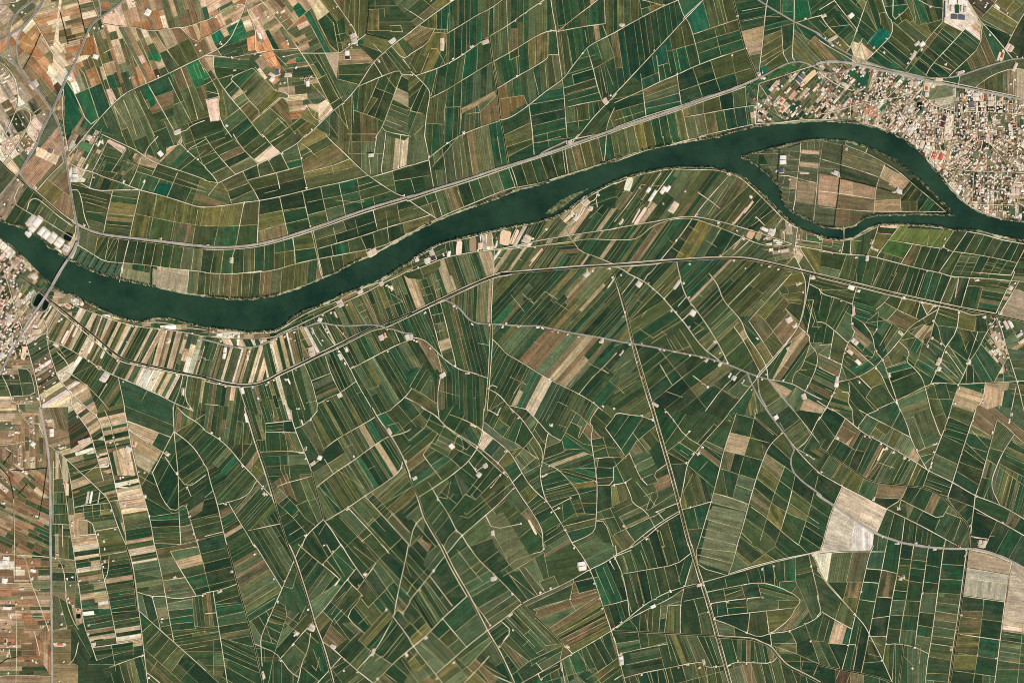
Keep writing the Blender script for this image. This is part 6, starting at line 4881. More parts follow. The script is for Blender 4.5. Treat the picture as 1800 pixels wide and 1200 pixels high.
# ------------------------------------------------------------------ snap line ends, planar arrangement
SEG = []
for li, (k, pts) in enumerate(LINES):
    for a, b in zip(pts, pts[1:]): SEG.append((li, a, b))
CELL = 20; hashseg = {}
for si, (li, a, b) in enumerate(SEG):
    for i in range(int(min(a[0], b[0]) // CELL) - 1, int(max(a[0], b[0]) // CELL) + 2):
        for j in range(int(min(a[1], b[1]) // CELL) - 1, int(max(a[1], b[1]) // CELL) + 2):
            hashseg.setdefault((i, j), []).append(si)
def near_seg(p, skip, R):
    best = None
    for si in hashseg.get((int(p[0] // CELL), int(p[1] // CELL)), ()):
        li, a, b = SEG[si]
        if li == skip: continue
        dx, dy = b[0]-a[0], b[1]-a[1]; l2 = dx*dx + dy*dy or 1
        t = min(1, max(0, ((p[0]-a[0])*dx + (p[1]-a[1])*dy) / l2))
        q = (a[0] + t*dx, a[1] + t*dy); d = math.hypot(q[0]-p[0], q[1]-p[1])
        if d < R and (best is None or d < best[0]): best = (d, q)
    return best
for li, (k, pts) in enumerate(LINES):
    for end in (0, -1):
        b = near_seg(pts[end], li, 4.0)
        if b and b[0] > 1e-3:
            q = b[1]
            if end == 0: pts.insert(0, q)
            else: pts.append(q)
X0, Y0, X1, Y1 = -3.0, -3.0, W + 3.0, H + 3.0
V, E = [], []
def addpoly(pts, closed=False):
    i0 = len(V)
    for p in pts: V.append(Vector((min(X1, max(X0, p[0])), min(Y1, max(Y0, p[1])))))
    n = len(pts)
    for i in range(n - 1): E.append((i0 + i, i0 + i + 1))
    if closed: E.append((i0 + n - 1, i0))
addpoly([(X0, Y0), (X1, Y0), (X1, Y1), (X0, Y1)], True)
for k, pts in LINES: addpoly(pts)
for _, q in OVER: addpoly(q, True)
addpoly(NORTHR); addpoly(SOUTHR); addpoly(ISLER, True)
cv, ce, cf, _, coe, _ = delaunay_2d_cdt(V, E, [], 0, 0.02, True)
con = set()
for e, o in zip(ce, coe):
    if len(o): con.add((min(e), max(e)))
etri = {}
for ti, t in enumerate(cf):
    for a, b in ((t[0], t[1]), (t[1], t[2]), (t[2], t[0])): etri.setdefault((min(a, b), max(a, b)), []).append(ti)
blk = [-1] * len(cf); BLOCKS = []
for t0 in range(len(cf)):
    if blk[t0] >= 0: continue
    st = [t0]; blk[t0] = len(BLOCKS); tris = []
    while st:
        t = st.pop(); tris.append(t); f = cf[t]
        for a, b in ((f[0], f[1]), (f[1], f[2]), (f[2], f[0])):
            k = (min(a, b), max(a, b))
            if k in con: continue
            for u in etri[k]:
                if blk[u] < 0: blk[u] = len(BLOCKS); st.append(u)
    BLOCKS.append(tris)

# ------------------------------------------------------------------ split the blocks into fields
def clip(poly, nx, ny, d):            # keep nx*x+ny*y <= d
    out = []; n = len(poly)
    for i in range(n):
        a, b = poly[i], poly[(i + 1) % n]
        da, db = nx*a[0] + ny*a[1] - d, nx*b[0] + ny*b[1] - d
        if da <= 0: out.append(a)
        if (da < 0 < db) or (db < 0 < da):
            t = da / (da - db); out.append((a[0] + (b[0]-a[0])*t, a[1] + (b[1]-a[1])*t))
    return out if len(out) > 2 else None
def clipall(polys, nx, ny, d):
    r = []
    for p in polys:
        q = clip(p, nx, ny, d)
        if q: r.append(q)
    return r
def parea(p): return 0.5 * abs(sum(p[i][0]*p[(i+1) % len(p)][1] - p[(i+1) % len(p)][0]*p[i][1] for i in range(len(p))))
def cent(polys):
    A = sx = sy = 0
    for p in polys:
        a = parea(p); cx = sum(q[0] for q in p) / len(p); cy = sum(q[1] for q in p) / len(p)
        A += a; sx += a*cx; sy += a*cy
    return (A, sx / A, sy / A) if A > 0 else (0, 0, 0)
FIELDS = []     # (area, cx, cy, polys, angle, letter, colour, w)
fhash = {}
for i, f in enumerate(FP): fhash.setdefault((int(f[0][0] // 60), int(f[0][1] // 60)), []).append(i)
def nearest_F(x, y):
    best = None; ci, cj = int(x // 60), int(y // 60)
    for r in (1, 3, 8, 40):
        for i in range(ci - r, ci + r + 1):
            for j in range(cj - r, cj + r + 1):
                for q in fhash.get((i, j), ()):
                    d = (FP[q][0][0]-x)**2 + (FP[q][0][1]-y)**2
                    if best is None or d < best[0]: best = (d, q)
        if best: return best[1]
def find_tri_blocks():
    loc = {}
    grid = {}
    for ti, t in enumerate(cf):
        xs = [cv[i][0] for i in t]; ys = [cv[i][1] for i in t]
        for i in range(int(min(xs) // 40), int(max(xs) // 40) + 1):
            for j in range(int(min(ys) // 40), int(max(ys) // 40) + 1): grid.setdefault((i, j), []).append(ti)
    for fi, f in enumerate(FP):
        x, y = f[0]
        for ti in grid.get((int(x // 40), int(y // 40)), ()):
            a, b, c = (cv[i] for i in cf[ti])
            def sg(p, q): return (q[0]-p[0])*(y-p[1]) - (q[1]-p[1])*(x-p[0])
            s1, s2, s3 = sg(a, b), sg(b, c), sg(c, a)
            if (s1 >= 0 and s2 >= 0 and s3 >= 0) or (s1 <= 0 and s2 <= 0 and s3 <= 0):
                loc.setdefault(blk[ti], []).append(fi); break
    return loc
BF = find_tri_blocks()
def snap_angle(tris, ang):
    L = []
    for t in tris:
        f = cf[t]
        for a, b in ((f[0], f[1]), (f[1], f[2]), (f[2], f[0])):
            if (min(a, b), max(a, b)) in con:
                d = cv[b] - cv[a]; L.append((math.degrees(math.atan2(d.y, d.x)), d.length))
    tot = sum(l for _, l in L) or 1; best = (0, ang)
    for k in range(-13, 14):
        th = ang + k
        s = sum(l * math.exp(-((((a - th + 45) % 90) - 45) / 3.0) ** 2) for a, l in L) * (1 - abs(k) * 0.012)
        if s > best[0]: best = (s, th)
    return best[1] if best[0] > 0.15 * tot else ang
def subdivide(polys, ang, w, l):
    ca, sa = math.cos(math.radians(ang)), math.sin(math.radians(ang))
    us = [p[0]*ca + p[1]*sa for q in polys for p in q]; vs = [-p[0]*sa + p[1]*ca for q in polys for p in q]
    u0, u1, v0, v1 = min(us), max(us), min(vs), max(vs)
    n = max(1, round((v1 - v0) / w)) if (v1 - v0) > w * 1.35 else 1
    cuts = [v0]
    ws = [rnd.uniform(0.55, 1.5) for _ in range(n)]; tw = sum(ws)
    for q in ws: cuts.append(cuts[-1] + (v1 - v0) * q / tw)
    shared = None
    if w >= 15 and rnd.random() < 0.7:
        m = max(1, round((u1 - u0) / l)); shared = [u0 + (u1-u0) * (i + (rnd.uniform(-.15, .15) if 0 < i < m else 0)) / m for i in range(m + 1)]
    for a, b in zip(cuts, cuts[1:]):
        g = rnd.choice((0.12, 0.25, 0.4)) if w < 14 else rnd.choice((0.3, 0.45, 0.55))
        st = clipall(clipall(polys, -sa, ca, b - (g if b < v1 - 1e-6 else 0)), sa, -ca, -(a + (g if a > v0 + 1e-6 else 0)))
        if not st: continue
        us = [p[0]*ca + p[1]*sa for q in st for p in q]; a0, a1 = min(us), max(us)
        if shared: uc = [a0] + [q for q in shared if a0 + 4 < q < a1 - 4] + [a1]
        else:
            m = max(1, round((a1 - a0) / (l * rnd.uniform(0.8, 1.6)))); uc = [a0 + (a1-a0) * (i + (rnd.uniform(-.3, .3) if 0 < i < m else 0)) / m for i in range(m + 1)]
        for c, d in zip(uc, uc[1:]):
            pc = st if len(uc) == 2 else clipall(clipall(st, ca, sa, d - (g if d < a1 else 0)), -ca, -sa, -(c + (g if c > a0 else 0)))
            if not pc: continue
            A, cx, cy = cent(pc)
            if A < 3: continue
            ch, col = crop_colour(cx, cy)
            FIELDS.append((A, cx, cy, pc, ang, ch, col, w))
for bi, tris in enumerate(BLOCKS):
    polys = [[tuple(cv[i]) for i in cf[t]] for t in tris]
    A, cx, cy = cent(polys)
    if A < 4: continue
    big = max(tris, key=lambda t: parea([tuple(cv[i]) for i in cf[t]]))
    tc = tuple(sum((cv[i] for i in cf[big]), Vector((0, 0))) / 3)
    if in_water(tc): continue
    fs = BF.get(bi)
    if not fs: fs = [nearest_F(cx, cy)]
    # one F per ~700 area at most
    groups = []
    for fi in fs:
        for g in groups:
            if abs((FP[fi][1] - FP[g[0]][1] + 90) % 180 - 90) < 15: g.append(fi); break
        else: groups.append([fi])
    for g in groups:
        soup = []
        for fi in g:
            sub = polys
            for fj in fs:
                if fj in g: continue
                (ax, ay), (bx, by) = FP[fi][0], FP[fj][0]
                nx, ny = bx - ax, by - ay
                if nx == 0 and ny == 0: continue
                sub = clipall(sub, nx, ny, (bx*bx + by*by - ax*ax - ay*ay) / 2)
            if len(groups) > 1:
                for fj in g:
                    if fj == fi: continue
                    (ax, ay), (bx, by) = FP[fi][0], FP[fj][0]
                    if (ax, ay) != (bx, by): sub = clipall(sub, bx - ax, by - ay, (bx*bx + by*by - ax*ax - ay*ay) / 2)
            soup += sub
            if len(groups) == 1: break
        if not soup: continue
        ang = sum(FP[g[0]][1] + ((FP[f][1] - FP[g[0]][1] + 90) % 180 - 90) for f in g) / len(g)
        w = sum(FP[f][2] for f in g) / len(g); l = sum(FP[f][3] for f in g) / len(g)
        if w >= 14: w *= 1.2; l *= 1.25
        SA, sx, sy = cent(soup)
        if SA < 4: continue
        if letter(sx, sy) == 'u' or any(inside((sx, sy), z) for z in ZN): w, l = min(w, 5.5), min(l, 10)
        elif letter(sx, sy) == 's': w, l = min(w, 10), min(l, 22)
        elif sx < 560 and sy < 175 and letter(sx, sy) in 'tbrpGm': w, l = min(w, 10), min(l, 22)
        elif 105 < sx < 250 and sy > 640: w = min(w, 7)
        elif w <= 12 and sy > 380: w *= 0.68
        if sx < 95 and sy < 235: w, l = 16, 30
        elif sx < 88 and sy > 690: w, l = min(w, 7), min(l, 22)
        subdivide(soup, snap_angle(tris, ang), w, l)
print('blocks', len(BLOCKS), 'fields', len(FIELDS), 'lines', len(LINES), 'B', len(BL), 'P', len(PP), 'F', len(FP))

def field_mesh(name, items, z):
    verts, faces, uvs, crop, alt = [], [], [], [], []
    for A, cx, cy, polys, ang, ch, col, w in items:
        ca, sa = math.cos(math.radians(ang)), math.sin(math.radians(ang))
        c1 = L3(col)
        if ch in 'kge': c2 = L3(sample(rnd.choice('kggoe')))
        elif ch in 'oyG': c2 = L3(sample(rnd.choice('gooGyb')))
        else: c2 = L3(sample(ch))
        ps = rnd.choice((0.2, 0.5, 0.8)); rw = rnd.choice((0, 0, 0.3, 0.8)) if ch in 'Gtopbs' else rnd.choice((0, 0, 0.3))
        if any(abs(q[0][0]-cx) < 130 and abs(q[0][1]-cy) < 130 and inside((cx, cy), q) for _, q in OVER): rw, ps, c2 = 0, ps * .5, tuple(v * .8 for v in c1)
        rx, ry = rnd.uniform(-9000, 9000), rnd.uniform(-9000, 9000)
        zz = z
        for p in polys:
            i0 = len(verts)
            for q in p:
                verts.append((wx(q[0]), wy(q[1]), zz))
                uvs.append((S*(q[0]*ca + q[1]*sa) + rx, S*(-q[0]*sa + q[1]*ca) + ry)); crop.append((*c1, rw)); alt.append((*c2, ps))
            f = list(range(i0, len(verts)))
            ar = sum(p[i][0]*p[(i+1) % len(p)][1] - p[(i+1) % len(p)][0]*p[i][1] for i in range(len(p)))
            faces.append(f[::-1] if ar > 0 else f)
    o = obj(name, verts, faces, M['field'])
    me = o.data
    uvl = me.uv_layers.new(name='rows'); ca1 = me.color_attributes.new('crop', 'FLOAT_COLOR', 'POINT'); ca2 = me.color_attributes.new('alt', 'FLOAT_COLOR', 'POINT')
    li = [0] * len(me.loops); me.loops.foreach_get('vertex_index', li)
    uvl.data.foreach_set('uv', [c for i in li for c in uvs[i]])
    ca1.data.foreach_set('color', [c for q in crop for c in q]); ca2.data.foreach_set('color', [c for q in alt for c in q])
    return o
WORD = {'k':'dark green','g':'green','e':'emerald green','o':'olive green','G':'grey green','y':'yellowish olive','b':'brown','B':'dark brown','r':'rusty orange','t':'tan','p':'pale sandy','w':'whitish','s':'scrubby','u':'beige'}
FIELDS.sort(key=lambda f: -f[0])
big = [f for f in FIELDS[:340] if f[5] != 'u'][:300]
bigid = set(id(f) for f in big)
for f in big:
    o = field_mesh('field', [f], 1.0)
    xs = [q[0]*math.cos(math.radians(f[4])) + q[1]*math.sin(math.radians(f[4])) for p in f[3] for q in p]
    ys = [-q[0]*math.sin(math.radians(f[4])) + q[1]*math.cos(math.radians(f[4])) for p in f[3] for q in p]
    asp = (max(xs)-min(xs)) / max(1, max(ys)-min(ys))
    shp = 'long strip field' if asp > 2.6 or asp < 0.38 else 'wide field'
    tag(o, unique('%s %s' % (WORD[f[5]], shp), f[1], f[2]), 'field', 'largest fields of the delta')
o = field_mesh('small_fields', [f for f in FIELDS if id(f) not in bigid], 1.0); o['kind'] = 'stuff'
tag(o, 'mosaic of narrow green, olive and tan farm strips', 'fields')

# ------------------------------------------------------------------ ground, river
def flat(name, poly, z, mat, kind='structure'):
    bm = bmesh.new(); f = bm.faces.new([bm.verts.new((wx(p[0]), wy(p[1]), z)) for p in poly])
    bm.normal_update()
    if f.normal.z < 0: f.normal_flip()
    bmesh.ops.triangulate(bm, faces=bm.faces[:])
    me = bpy.data.meshes.new(name); bm.to_mesh(me); bm.free(); me.materials.append(mat)
    o = bpy.data.objects.new(name, me); C.objects.link(o)
    if kind: o['kind'] = kind
    return o
R_ = 60000
obj('ground', [(-R_,-R_,0),(R_,-R_,0),(R_,R_,0),(-R_,R_,0)], [(0,1,2,3)], M['far'], kind='structure')
flat('field_banks', [(X0,Y0),(X1,Y0),(X1,Y1),(X0,Y1)], 0.3, M['bund'])
RX = [(-400, 260)] + NORTHR + [(2400, 440), (2400, 480)] + SOUTHR + [(-400, 280)]
flat('river', RX, 0.6, M['water'])
flat('island_ground', ISLER, 0.8, M['bank'])

# ------------------------------------------------------------------ ribbons: roads, tracks, canals
def ribbon(pts, w, z, closed=False, wob=0.0, r=None):
    P = [pts[0]]
    for p in pts[1:]:
        if math.hypot(p[0]-P[-1][0], p[1]-P[-1][1]) > 0.3: P.append(p)
    if len(P) < 2: return [], []
    vs = []
    n = len(P)
    for i in range(n):
        a = P[max(0, i-1)]; b = P[min(n-1, i+1)]; p = P[i]
        d1 = (p[0]-a[0], p[1]-a[1]); d2 = (b[0]-p[0], b[1]-p[1])
        l1, l2 = math.hypot(*d1), math.hypot(*d2)
        if l1 == 0: d1 = d2; l1 = l2
        if l2 == 0: d2 = d1; l2 = l1
        t = (d1[0]/l1 + d2[0]/l2, d1[1]/l1 + d2[1]/l2); lt = math.hypot(*t) or 1
        nx, ny = -t[1]/lt, t[0]/lt
        m = 1 / max(0.5, lt / 2)
        ww = w * m * (1 + (r.uniform(-wob, wob) if wob else 0)) / 2
        vs += [(wx(p[0]+nx*ww), wy(p[1]+ny*ww), z), (wx(p[0]-nx*ww), wy(p[1]-ny*ww), z)]
    fs = [(2*i, 2*i+1, 2*i+3, 2*i+2) for i in range(n-1)]
    return vs, fs
def up(vs, fs):
    out = []
    for f in fs:
        ar = sum(vs[f[i]][0]*vs[f[(i+1) % len(f)]][1] - vs[f[(i+1) % len(f)]][0]*vs[f[i]][1] for i in range(len(f)))
        out.append(f if ar > 0 else f[::-1])
    return out
def smooth(pts, it=2):
    for _ in range(it):
        if len(pts) < 3: return pts
        o = [pts[0]]
        for a, b in zip(pts, pts[1:]):
            o += [(a[0]*.75+b[0]*.25, a[1]*.75+b[1]*.25), (a[0]*.25+b[0]*.75, a[1]*.25+b[1]*.75)]
        o.append(pts[-1]); pts = o
    return pts
lev = []
def level(pts, pad):
    bb = (min(p[0] for p in pts)-pad, min(p[1] for p in pts)-pad, max(p[0] for p in pts)+pad, max(p[1] for p in pts)+pad)
    used = set(k for b, k in lev if b[0] < bb[2] and b[2] > bb[0] and b[1] < bb[3] and b[3] > bb[1])
    k = 0
    while k in used: k += 1
    lev.append((bb, k)); return k
net = {}
def netadd(name, vs, fs):
    if not vs: return
    v, f = net.setdefault(name, ([], []))
    i0 = len(v); fs = up(vs, fs); v.extend(vs); f.extend(tuple(i + i0 for i in q) for q in fs)
rw = random.Random(11)
def dense(pts, step=5):
    o = [pts[0]]
    for a, b in zip(pts, pts[1:]):
        m = max(1, int(math.hypot(b[0]-a[0], b[1]-a[1]) / step))
        for j in range(1, m+1): o.append((a[0]+(b[0]-a[0])*j/m, a[1]+(b[1]-a[1])*j/m))
    return o
TREES = []      # (x, y, crown radius m)
def single(name, parts):              # one road or canal = one object
    vs, fs, mats, mi = [], [], [], []
    for v, f, m in parts:
        if not v: continue
        i0 = len(vs); f = up(v, f); vs += v; fs += [tuple(i + i0 for i in q) for q in f]
        if m not in mats: mats.append(m)
        mi += [mats.index(m)] * len(f)
    if not vs: return None
    o = obj(name, vs, fs, mats, kind='structure'); o.data.polygons.foreach_set('material_index', mi)
    return o
order = {'t': 0, 'T': 1, 'D': 1, 'R': 2, 'C': 3, 'a': 4, 'A': 5}
for k, pts in sorted(LINES, key=lambda q: order[q[0]]):
    z0 = {'t': 1.2, 'T': 1.9, 'D': 1.6, 'R': 2.8, 'C': 3.8, 'a': 5.0, 'A': 6.2}[k]
    land = [p for p in pts if not in_water(p)]
    if k in 'tTR' and len(land) < 2: continue
    lv = 0.04 * min(20, level(pts, 2)) if k != 't' else 0.02 * rw.randint(0, 20)
    if k == 't':
        netadd('narrow_field_banks', *ribbon(dense(pts, 4), (rw.uniform(0.95, 1.3) if pts[0][0] < 560 and pts[0][1] < 270 else rw.uniform(0.55, 0.85)), z0 + lv, wob=0.25, r=rw))
    if k in 'TRC':
        for p in dense(pts, 3):
            if rw.random() < 0.045: TREES.append((p[0]+rw.gauss(0, 1.6), p[1]+rw.gauss(0, 1.6), rw.uniform(2.2, 4.6)))
    if k == 'R' or (k == 'T' and rw.random() < 0.55):     # a wet ditch along one side of the lane
        sd = rw.choice((-1, 1)) * (1.25 if k == 'R' else 1.05); q = dense(smooth(pts, 1), 5); off = []
        for i in range(len(q)):
            a, b = q[max(0, i-1)], q[min(len(q)-1, i+1)]; dd = math.hypot(b[0]-a[0], b[1]-a[1]) or 1
            off.append((q[i][0] - (b[1]-a[1])/dd*sd, q[i][1] + (b[0]-a[0])/dd*sd))
        netadd('ditches', *ribbon(off, rw.uniform(0.55, 0.85), 1.6 + 0.012 * rw.randint(0, 12), wob=0.3, r=rw))
    if k == 't': pass
    elif k == 'T':
        netadd('farm_tracks', *ribbon(dense(smooth(pts, 1), 5), rw.uniform(1.05, 1.4), z0 + lv, wob=0.16, r=rw))
    elif k == 'R':
        p = smooth(pts); xs = [q[0] for q in pts]; ys = [q[1] for q in pts]; verge = 1070 < min(xs) and max(xs) < 1345 and min(ys) > 440 and max(ys)-min(ys) > 2.2*(max(xs)-min(xs))
        single('farm_road', [(*ribbon(dense(p, 6), 1.2 if verge else 1.45, z0 + lv, wob=0.1, r=rw), M['track' if verge else 'conc'])])
    elif k == 'D':
        netadd('ditches', *ribbon(dense(pts, 3), 1.7, z0 + lv, wob=0.3, r=rw))
        for p in dense(pts, 1.9):
            if rw.random() < 0.8: TREES.append((p[0]+rw.gauss(0, .3), p[1]+rw.gauss(0, .3), rw.uniform(2.5, 4.6)))
    elif k == 'C':
        p = dense(smooth(pts), 6)
        main = all(390 < q[1] < 720 and q[0] < 1460 for q in pts)
        single('irrigation_canal', [(*ribbon(p, 3.5 if main else 3.0, z0 + lv, wob=0.08, r=rw), M['shoulder' if main else 'levee']), (*ribbon(p, 2.3 if main else 1.7, z0 + lv + .5), M['canal'])])
    elif k == 'a':
        p = smooth(pts)
        single('road', [(*ribbon(dense(p, 6), 2.5, z0 + lv, wob=0.1, r=rw), M['shoulder']), (*ribbon(p, 1.6, z0 + lv + .5), M['asph2'])])
    elif k == 'A':
        p = smooth(pts)
        parts = [(*ribbon(dense(p, 6), 4.0, z0 + lv, wob=0.1, r=rw), M['shoulder']), (*ribbon(p, 2.3, z0 + lv + .5), M['asphd' if p[len(p)//2][0] < 260 and p[len(p)//2][1] < 420 else 'asph'])]
        parts.append((*ribbon(p, 0.16, z0 + lv + .8), M['paint']))
        single('main_road', parts)
for name, m in (('narrow_field_banks', 'thin'), ('farm_tracks', 'track'), ('ditches', 'ditch')):
    obj(name, *net[name], M[m], kind='structure')
# river banks
rb = random.Random(21)
for nm, line, sgn in (('river_bank', NORTHR, -1), ('river_bank', SOUTHR, -1), ('river_bank', ISLER + [ISLER[0]], -1)):
    vs, fs = ribbon(line, 3.0, 1.6, wob=0.6, r=rb)
    obj(nm, vs, up(vs, fs), M['bank'], kind='structure')
flat('reed_islet', ISLETR, 1.2, M['reed'])

# ------------------------------------------------------------------ yards, basins, buildings, farmsteads
ROOFS = {'w': [(226,220,208),(204,198,186),(232,226,216),(196,188,176)], 'p': [(214,190,166),(200,180,160),(188,176,160)], 'r': [(196,96,72),(206,110,84)],
 'k': [(46,52,52)], 'b': [(110,104,100),(88,92,110)], 'B': [(64,56,60)], 'G': [(150,158,140)], 'g': [(120,134,120)]}
def rot2(x, y, a):
    c, s = math.cos(a), math.sin(a); return (x*c - y*s, x*s + y*c)
def house_geo(w, l, h, rh, hip=False):
    """walls with openings' band and a gabled roof with eaves, centred at the origin"""
    a, b = w/2, l/2
    wv = [(-a,-b,0),(a,-b,0),(a,b,0),(-a,b,0),(-a,-b,h),(a,-b,h),(a,b,h),(-a,b,h),(0,-b,h+rh*.96),(0,b,h+rh*.96)]
    wf = [(0,1,5,8,4),(1,2,6,5),(2,3,7,9,6),(3,0,4,7)]
    e = 0.5; a2, b2 = a+e, b+e; q = -rh*e/a
    rv = [(-a2,-b2,h+q),(0,-b2,h+rh),(a2,-b2,h+q),(-a2,b2,h+q),(0,b2,h+rh),(a2,b2,h+q)]
    rv += [(x, y, z-0.25) for x, y, z in rv]
    rf = [(0,1,4,3),(1,2,5,4),(6,9,10,7),(7,10,11,8),(0,6,7,1),(1,7,8,2),(3,4,10,9),(4,5,11,10),(0,3,9,6),(2,8,11,5)]
    return wv, wf, rv, rf
def hv(vs, x, y, ang, z=1.0):
    out = []
    for vx, vy, vz in vs:
        q = rot2(vx, vy, ang); out.append((wx(x)+q[0], wy(y)+q[1], z+vz))
    return out
WALL = plain('plaster_wall', (222,210,190))
def building(name, x, y, w, l, ang, roofc, h, rh, label, cat, group, parts=True):
    wv, wf, rv, rf = house_geo(w, l, h, rh)
    o = bpy.data.objects.new(name, None); C.objects.link(o); o.location = (wx(x), wy(y), 1.0); o.rotation_euler = (0, 0, ang)
    obj('wall', wv, wf, WALL, parent=o)
    obj('roof', rv, rf, plain('roof_cladding', roofc), parent=o)
    tag(o, label, cat, group); return o
SMALL = [] ; YARD = ([], []); nb = 0
CNAME = {'w':'white-roofed','p':'beige-roofed','r':'red-roofed','k':'dark-roofed','b':'grey-roofed','B':'dark brown-roofed','G':'grey-roofed','g':'green-roofed'}
ry = random.Random(5)
def blob(x, y, w, l, ang, z, wob=0.18, n=14):
    out = []
    for i in range(n):
        t = 2*math.pi*i/n; ex = 0.35
        px = math.copysign(abs(math.cos(t))**ex, math.cos(t)) * w/2; py = math.copysign(abs(math.sin(t))**ex, math.sin(t)) * l/2
        k = 1 + ry.uniform(-wob, wob); q = rot2(px*k, py*k, math.radians(ang)); out.append((x+q[0], y+q[1]))
    return out
for (x, y), w, l, ang, ch in BL:
    is_build = ch in 'wprkbB' and w * l < 330 and max(w, l) / min(w, l) < 3.4 and min(w, l) >= 2.4 and max(w, l) < 24
    if x > 1650 and y < 50 and ch in 'wb': is_build = True
    if 50 < x < 125 and 380 < y < 450 and ch in 'wpt': is_build = True; ch = 'w'
    zz = 1.25 + 0.013 * (nb % 17)
    if ch == 'k' and w * l > 60:
        o = flat('water_basin', blob(x, y, w, l, ang, 0, 0.04, 24), zz + .3, M['basin'], None)
        tag(o, unique('dark lined water basin', x, y), 'basin', 'water basins')
    elif is_build and w * l < 60 and not (x > 1650 and y < 50) or is_build and ch in 'r':
        f = flat('yard', blob(x, y, w*1.15, l*1.15, ang, 0, 0.28), zz, plain('bare_yard', (212,194,164), 0.26, 0.08))
        building('warehouse' if w*l > 30 else 'farm_building', x, y, w*S*0.52, l*S*0.55, -math.radians(ang), ry.choice(ROOFS[ch]), ry.uniform(4, 6), 1.6 + min(w, l)*0.12,
                 unique('%s farm building on a pale yard' % CNAME[ch], x, y), 'farm building', 'larger farm buildings')
    elif is_build:
        f = flat('yard', blob(x, y, w*1.1, l*1.1, ang, 0, 0.08), zz, plain('bare_yard', (212,194,164), 0.26, 0.08))
        m = 2 if w*l > 110 else 1
        for q in range(m):
            off = (q - (m-1)/2) * (l * 0.5) if l >= w else (q - (m-1)/2) * (w * 0.5)
            d = rot2(0, off, math.radians(ang)) if l >= w else rot2(off, 0, math.radians(ang))
            ww, ll = (w*.82, l*.82/m) if l >= w else (w*.82/m, l*.82)
            building('warehouse', x+d[0], y+d[1], ww*S, ll*S, -math.radians(ang), ry.choice(ROOFS[ch]), ry.uniform(6, 9), 2.2,
                 unique('large %s shed on a paved yard' % CNAME[ch], x+d[0], y+d[1]), 'warehouse', 'warehouses and sheds')
    else:
        c = sample(ch if ch in PAL else 'w')
        flat('bare_plot', blob(x, y, w, l, ang, 0, 0.06 if w*l > 100 else 0.12, 20), zz, plain('bare_plot', c, 0.22, 0.05))
    nb += 1
def road_angle(x, y):
    b = None
    for si in hashseg.get((int(x // CELL), int(y // CELL)), ()):
        li, p, q = SEG[si]
        dx, dy = q[0]-p[0], q[1]-p[1]; l2 = dx*dx + dy*dy or 1
        t = min(1, max(0, ((x-p[0])*dx + (y-p[1])*dy) / l2)); d = math.hypot(p[0]+t*dx-x, p[1]+t*dy-y)
        if b is None or d < b[0]: b = (d, math.atan2(dy, dx))
    return b[1] if b else 0
HROOF = [(232,226,214),(240,232,220),(220,200,178),(206,168,140),(196,128,100),(214,206,194)]
HNAME = ['white-roofed','whitish','pale beige','tan-roofed','terracotta-roofed','light grey-roofed']
nP = 0
for (x, y) in PP:
    if in_water((x, y)): continue
    a = road_angle(x, y)
    yw = ry.uniform(2.2, 4.4)
    v = blob(x, y, yw, ry.uniform(1.8, 3.2), math.degrees(a), 0, 0.35, 12)
    i0 = len(YARD[0]); YARD[0].extend((wx(p[0]), wy(p[1]), 2.35 + 0.01 * (nP % 9)) for p in v); YARD[1].append(tuple(range(i0, i0 + len(v)))[::-1])
    for q in range(ry.choice((1, 1, 2))):
        hx, hy = x + ry.uniform(-1, 1) + q*1.6*math.cos(a), y + ry.uniform(-1, 1) + q*1.6*math.sin(a)
        SMALL.append([ry.uniform(7, 13), ry.uniform(10, 20), hx, hy, -a + ry.choice((0, math.pi/2)), ry.choice((0,0,1,2,2,3,4,5)), 'farm'])
    for q in range(ry.choice((0, 1, 1, 2, 3))): TREES.append((x + ry.gauss(0, 2.4), y + ry.gauss(0, 2.4), ry.uniform(2.6, 4.8)))
    nP += 1
obj('farm_yards', YARD[0], up(*YARD), plain('farmyard_gravel', (228,214,186), 0.2, 0.1), kind='structure')
# town houses on built-up plots
for A, cx, cy, polys, ang, ch, col, w in FIELDS:
    if ch not in 'us' or not in_frame((cx, cy), 2): continue
    town = any(inside((cx, cy), z) for z in ZN) or (ch == 'u' and cx < 70)
    dens = (0.055 if ch == 'u' else 0.03) if town else (0.016 if ch == 'u' else 0.003)
    if cx < 95 and cy < 235: dens = 0.005
    elif cx < 70: dens = 0.045
    elif cx < 1510: dens *= 0.6
    n = int(A * dens + ry.random())
    for _ in range(min(n, 16)):
        p = ry.choice(polys); k = [ry.random() for _ in p]; t = sum(k)
        hx = sum(a*q[0] for a, q in zip(k, p)) / t; hy = sum(a*q[1] for a, q in zip(k, p)) / t
        b = near_seg((hx, hy), -1, 2.0)
        if b: continue
        SMALL.append([ry.uniform(7, 13), ry.uniform(9, 22), hx, hy, -math.radians(ang) + ry.choice((0, math.pi/2)), ry.choice((0,0,0,1,1,1,2,2,2,2,3,3,3,4,4,5)), 'town'])
    for _ in range(int(A * dens * 0.7 + ry.random())):
        p = ry.choice(polys); k = [ry.random() for _ in p]; t = sum(k)
        TREES.append((sum(a*q[0] for a, q in zip(k, p)) / t, sum(a*q[1] for a, q in zip(k, p)) / t, ry.uniform(2.4, 5)))
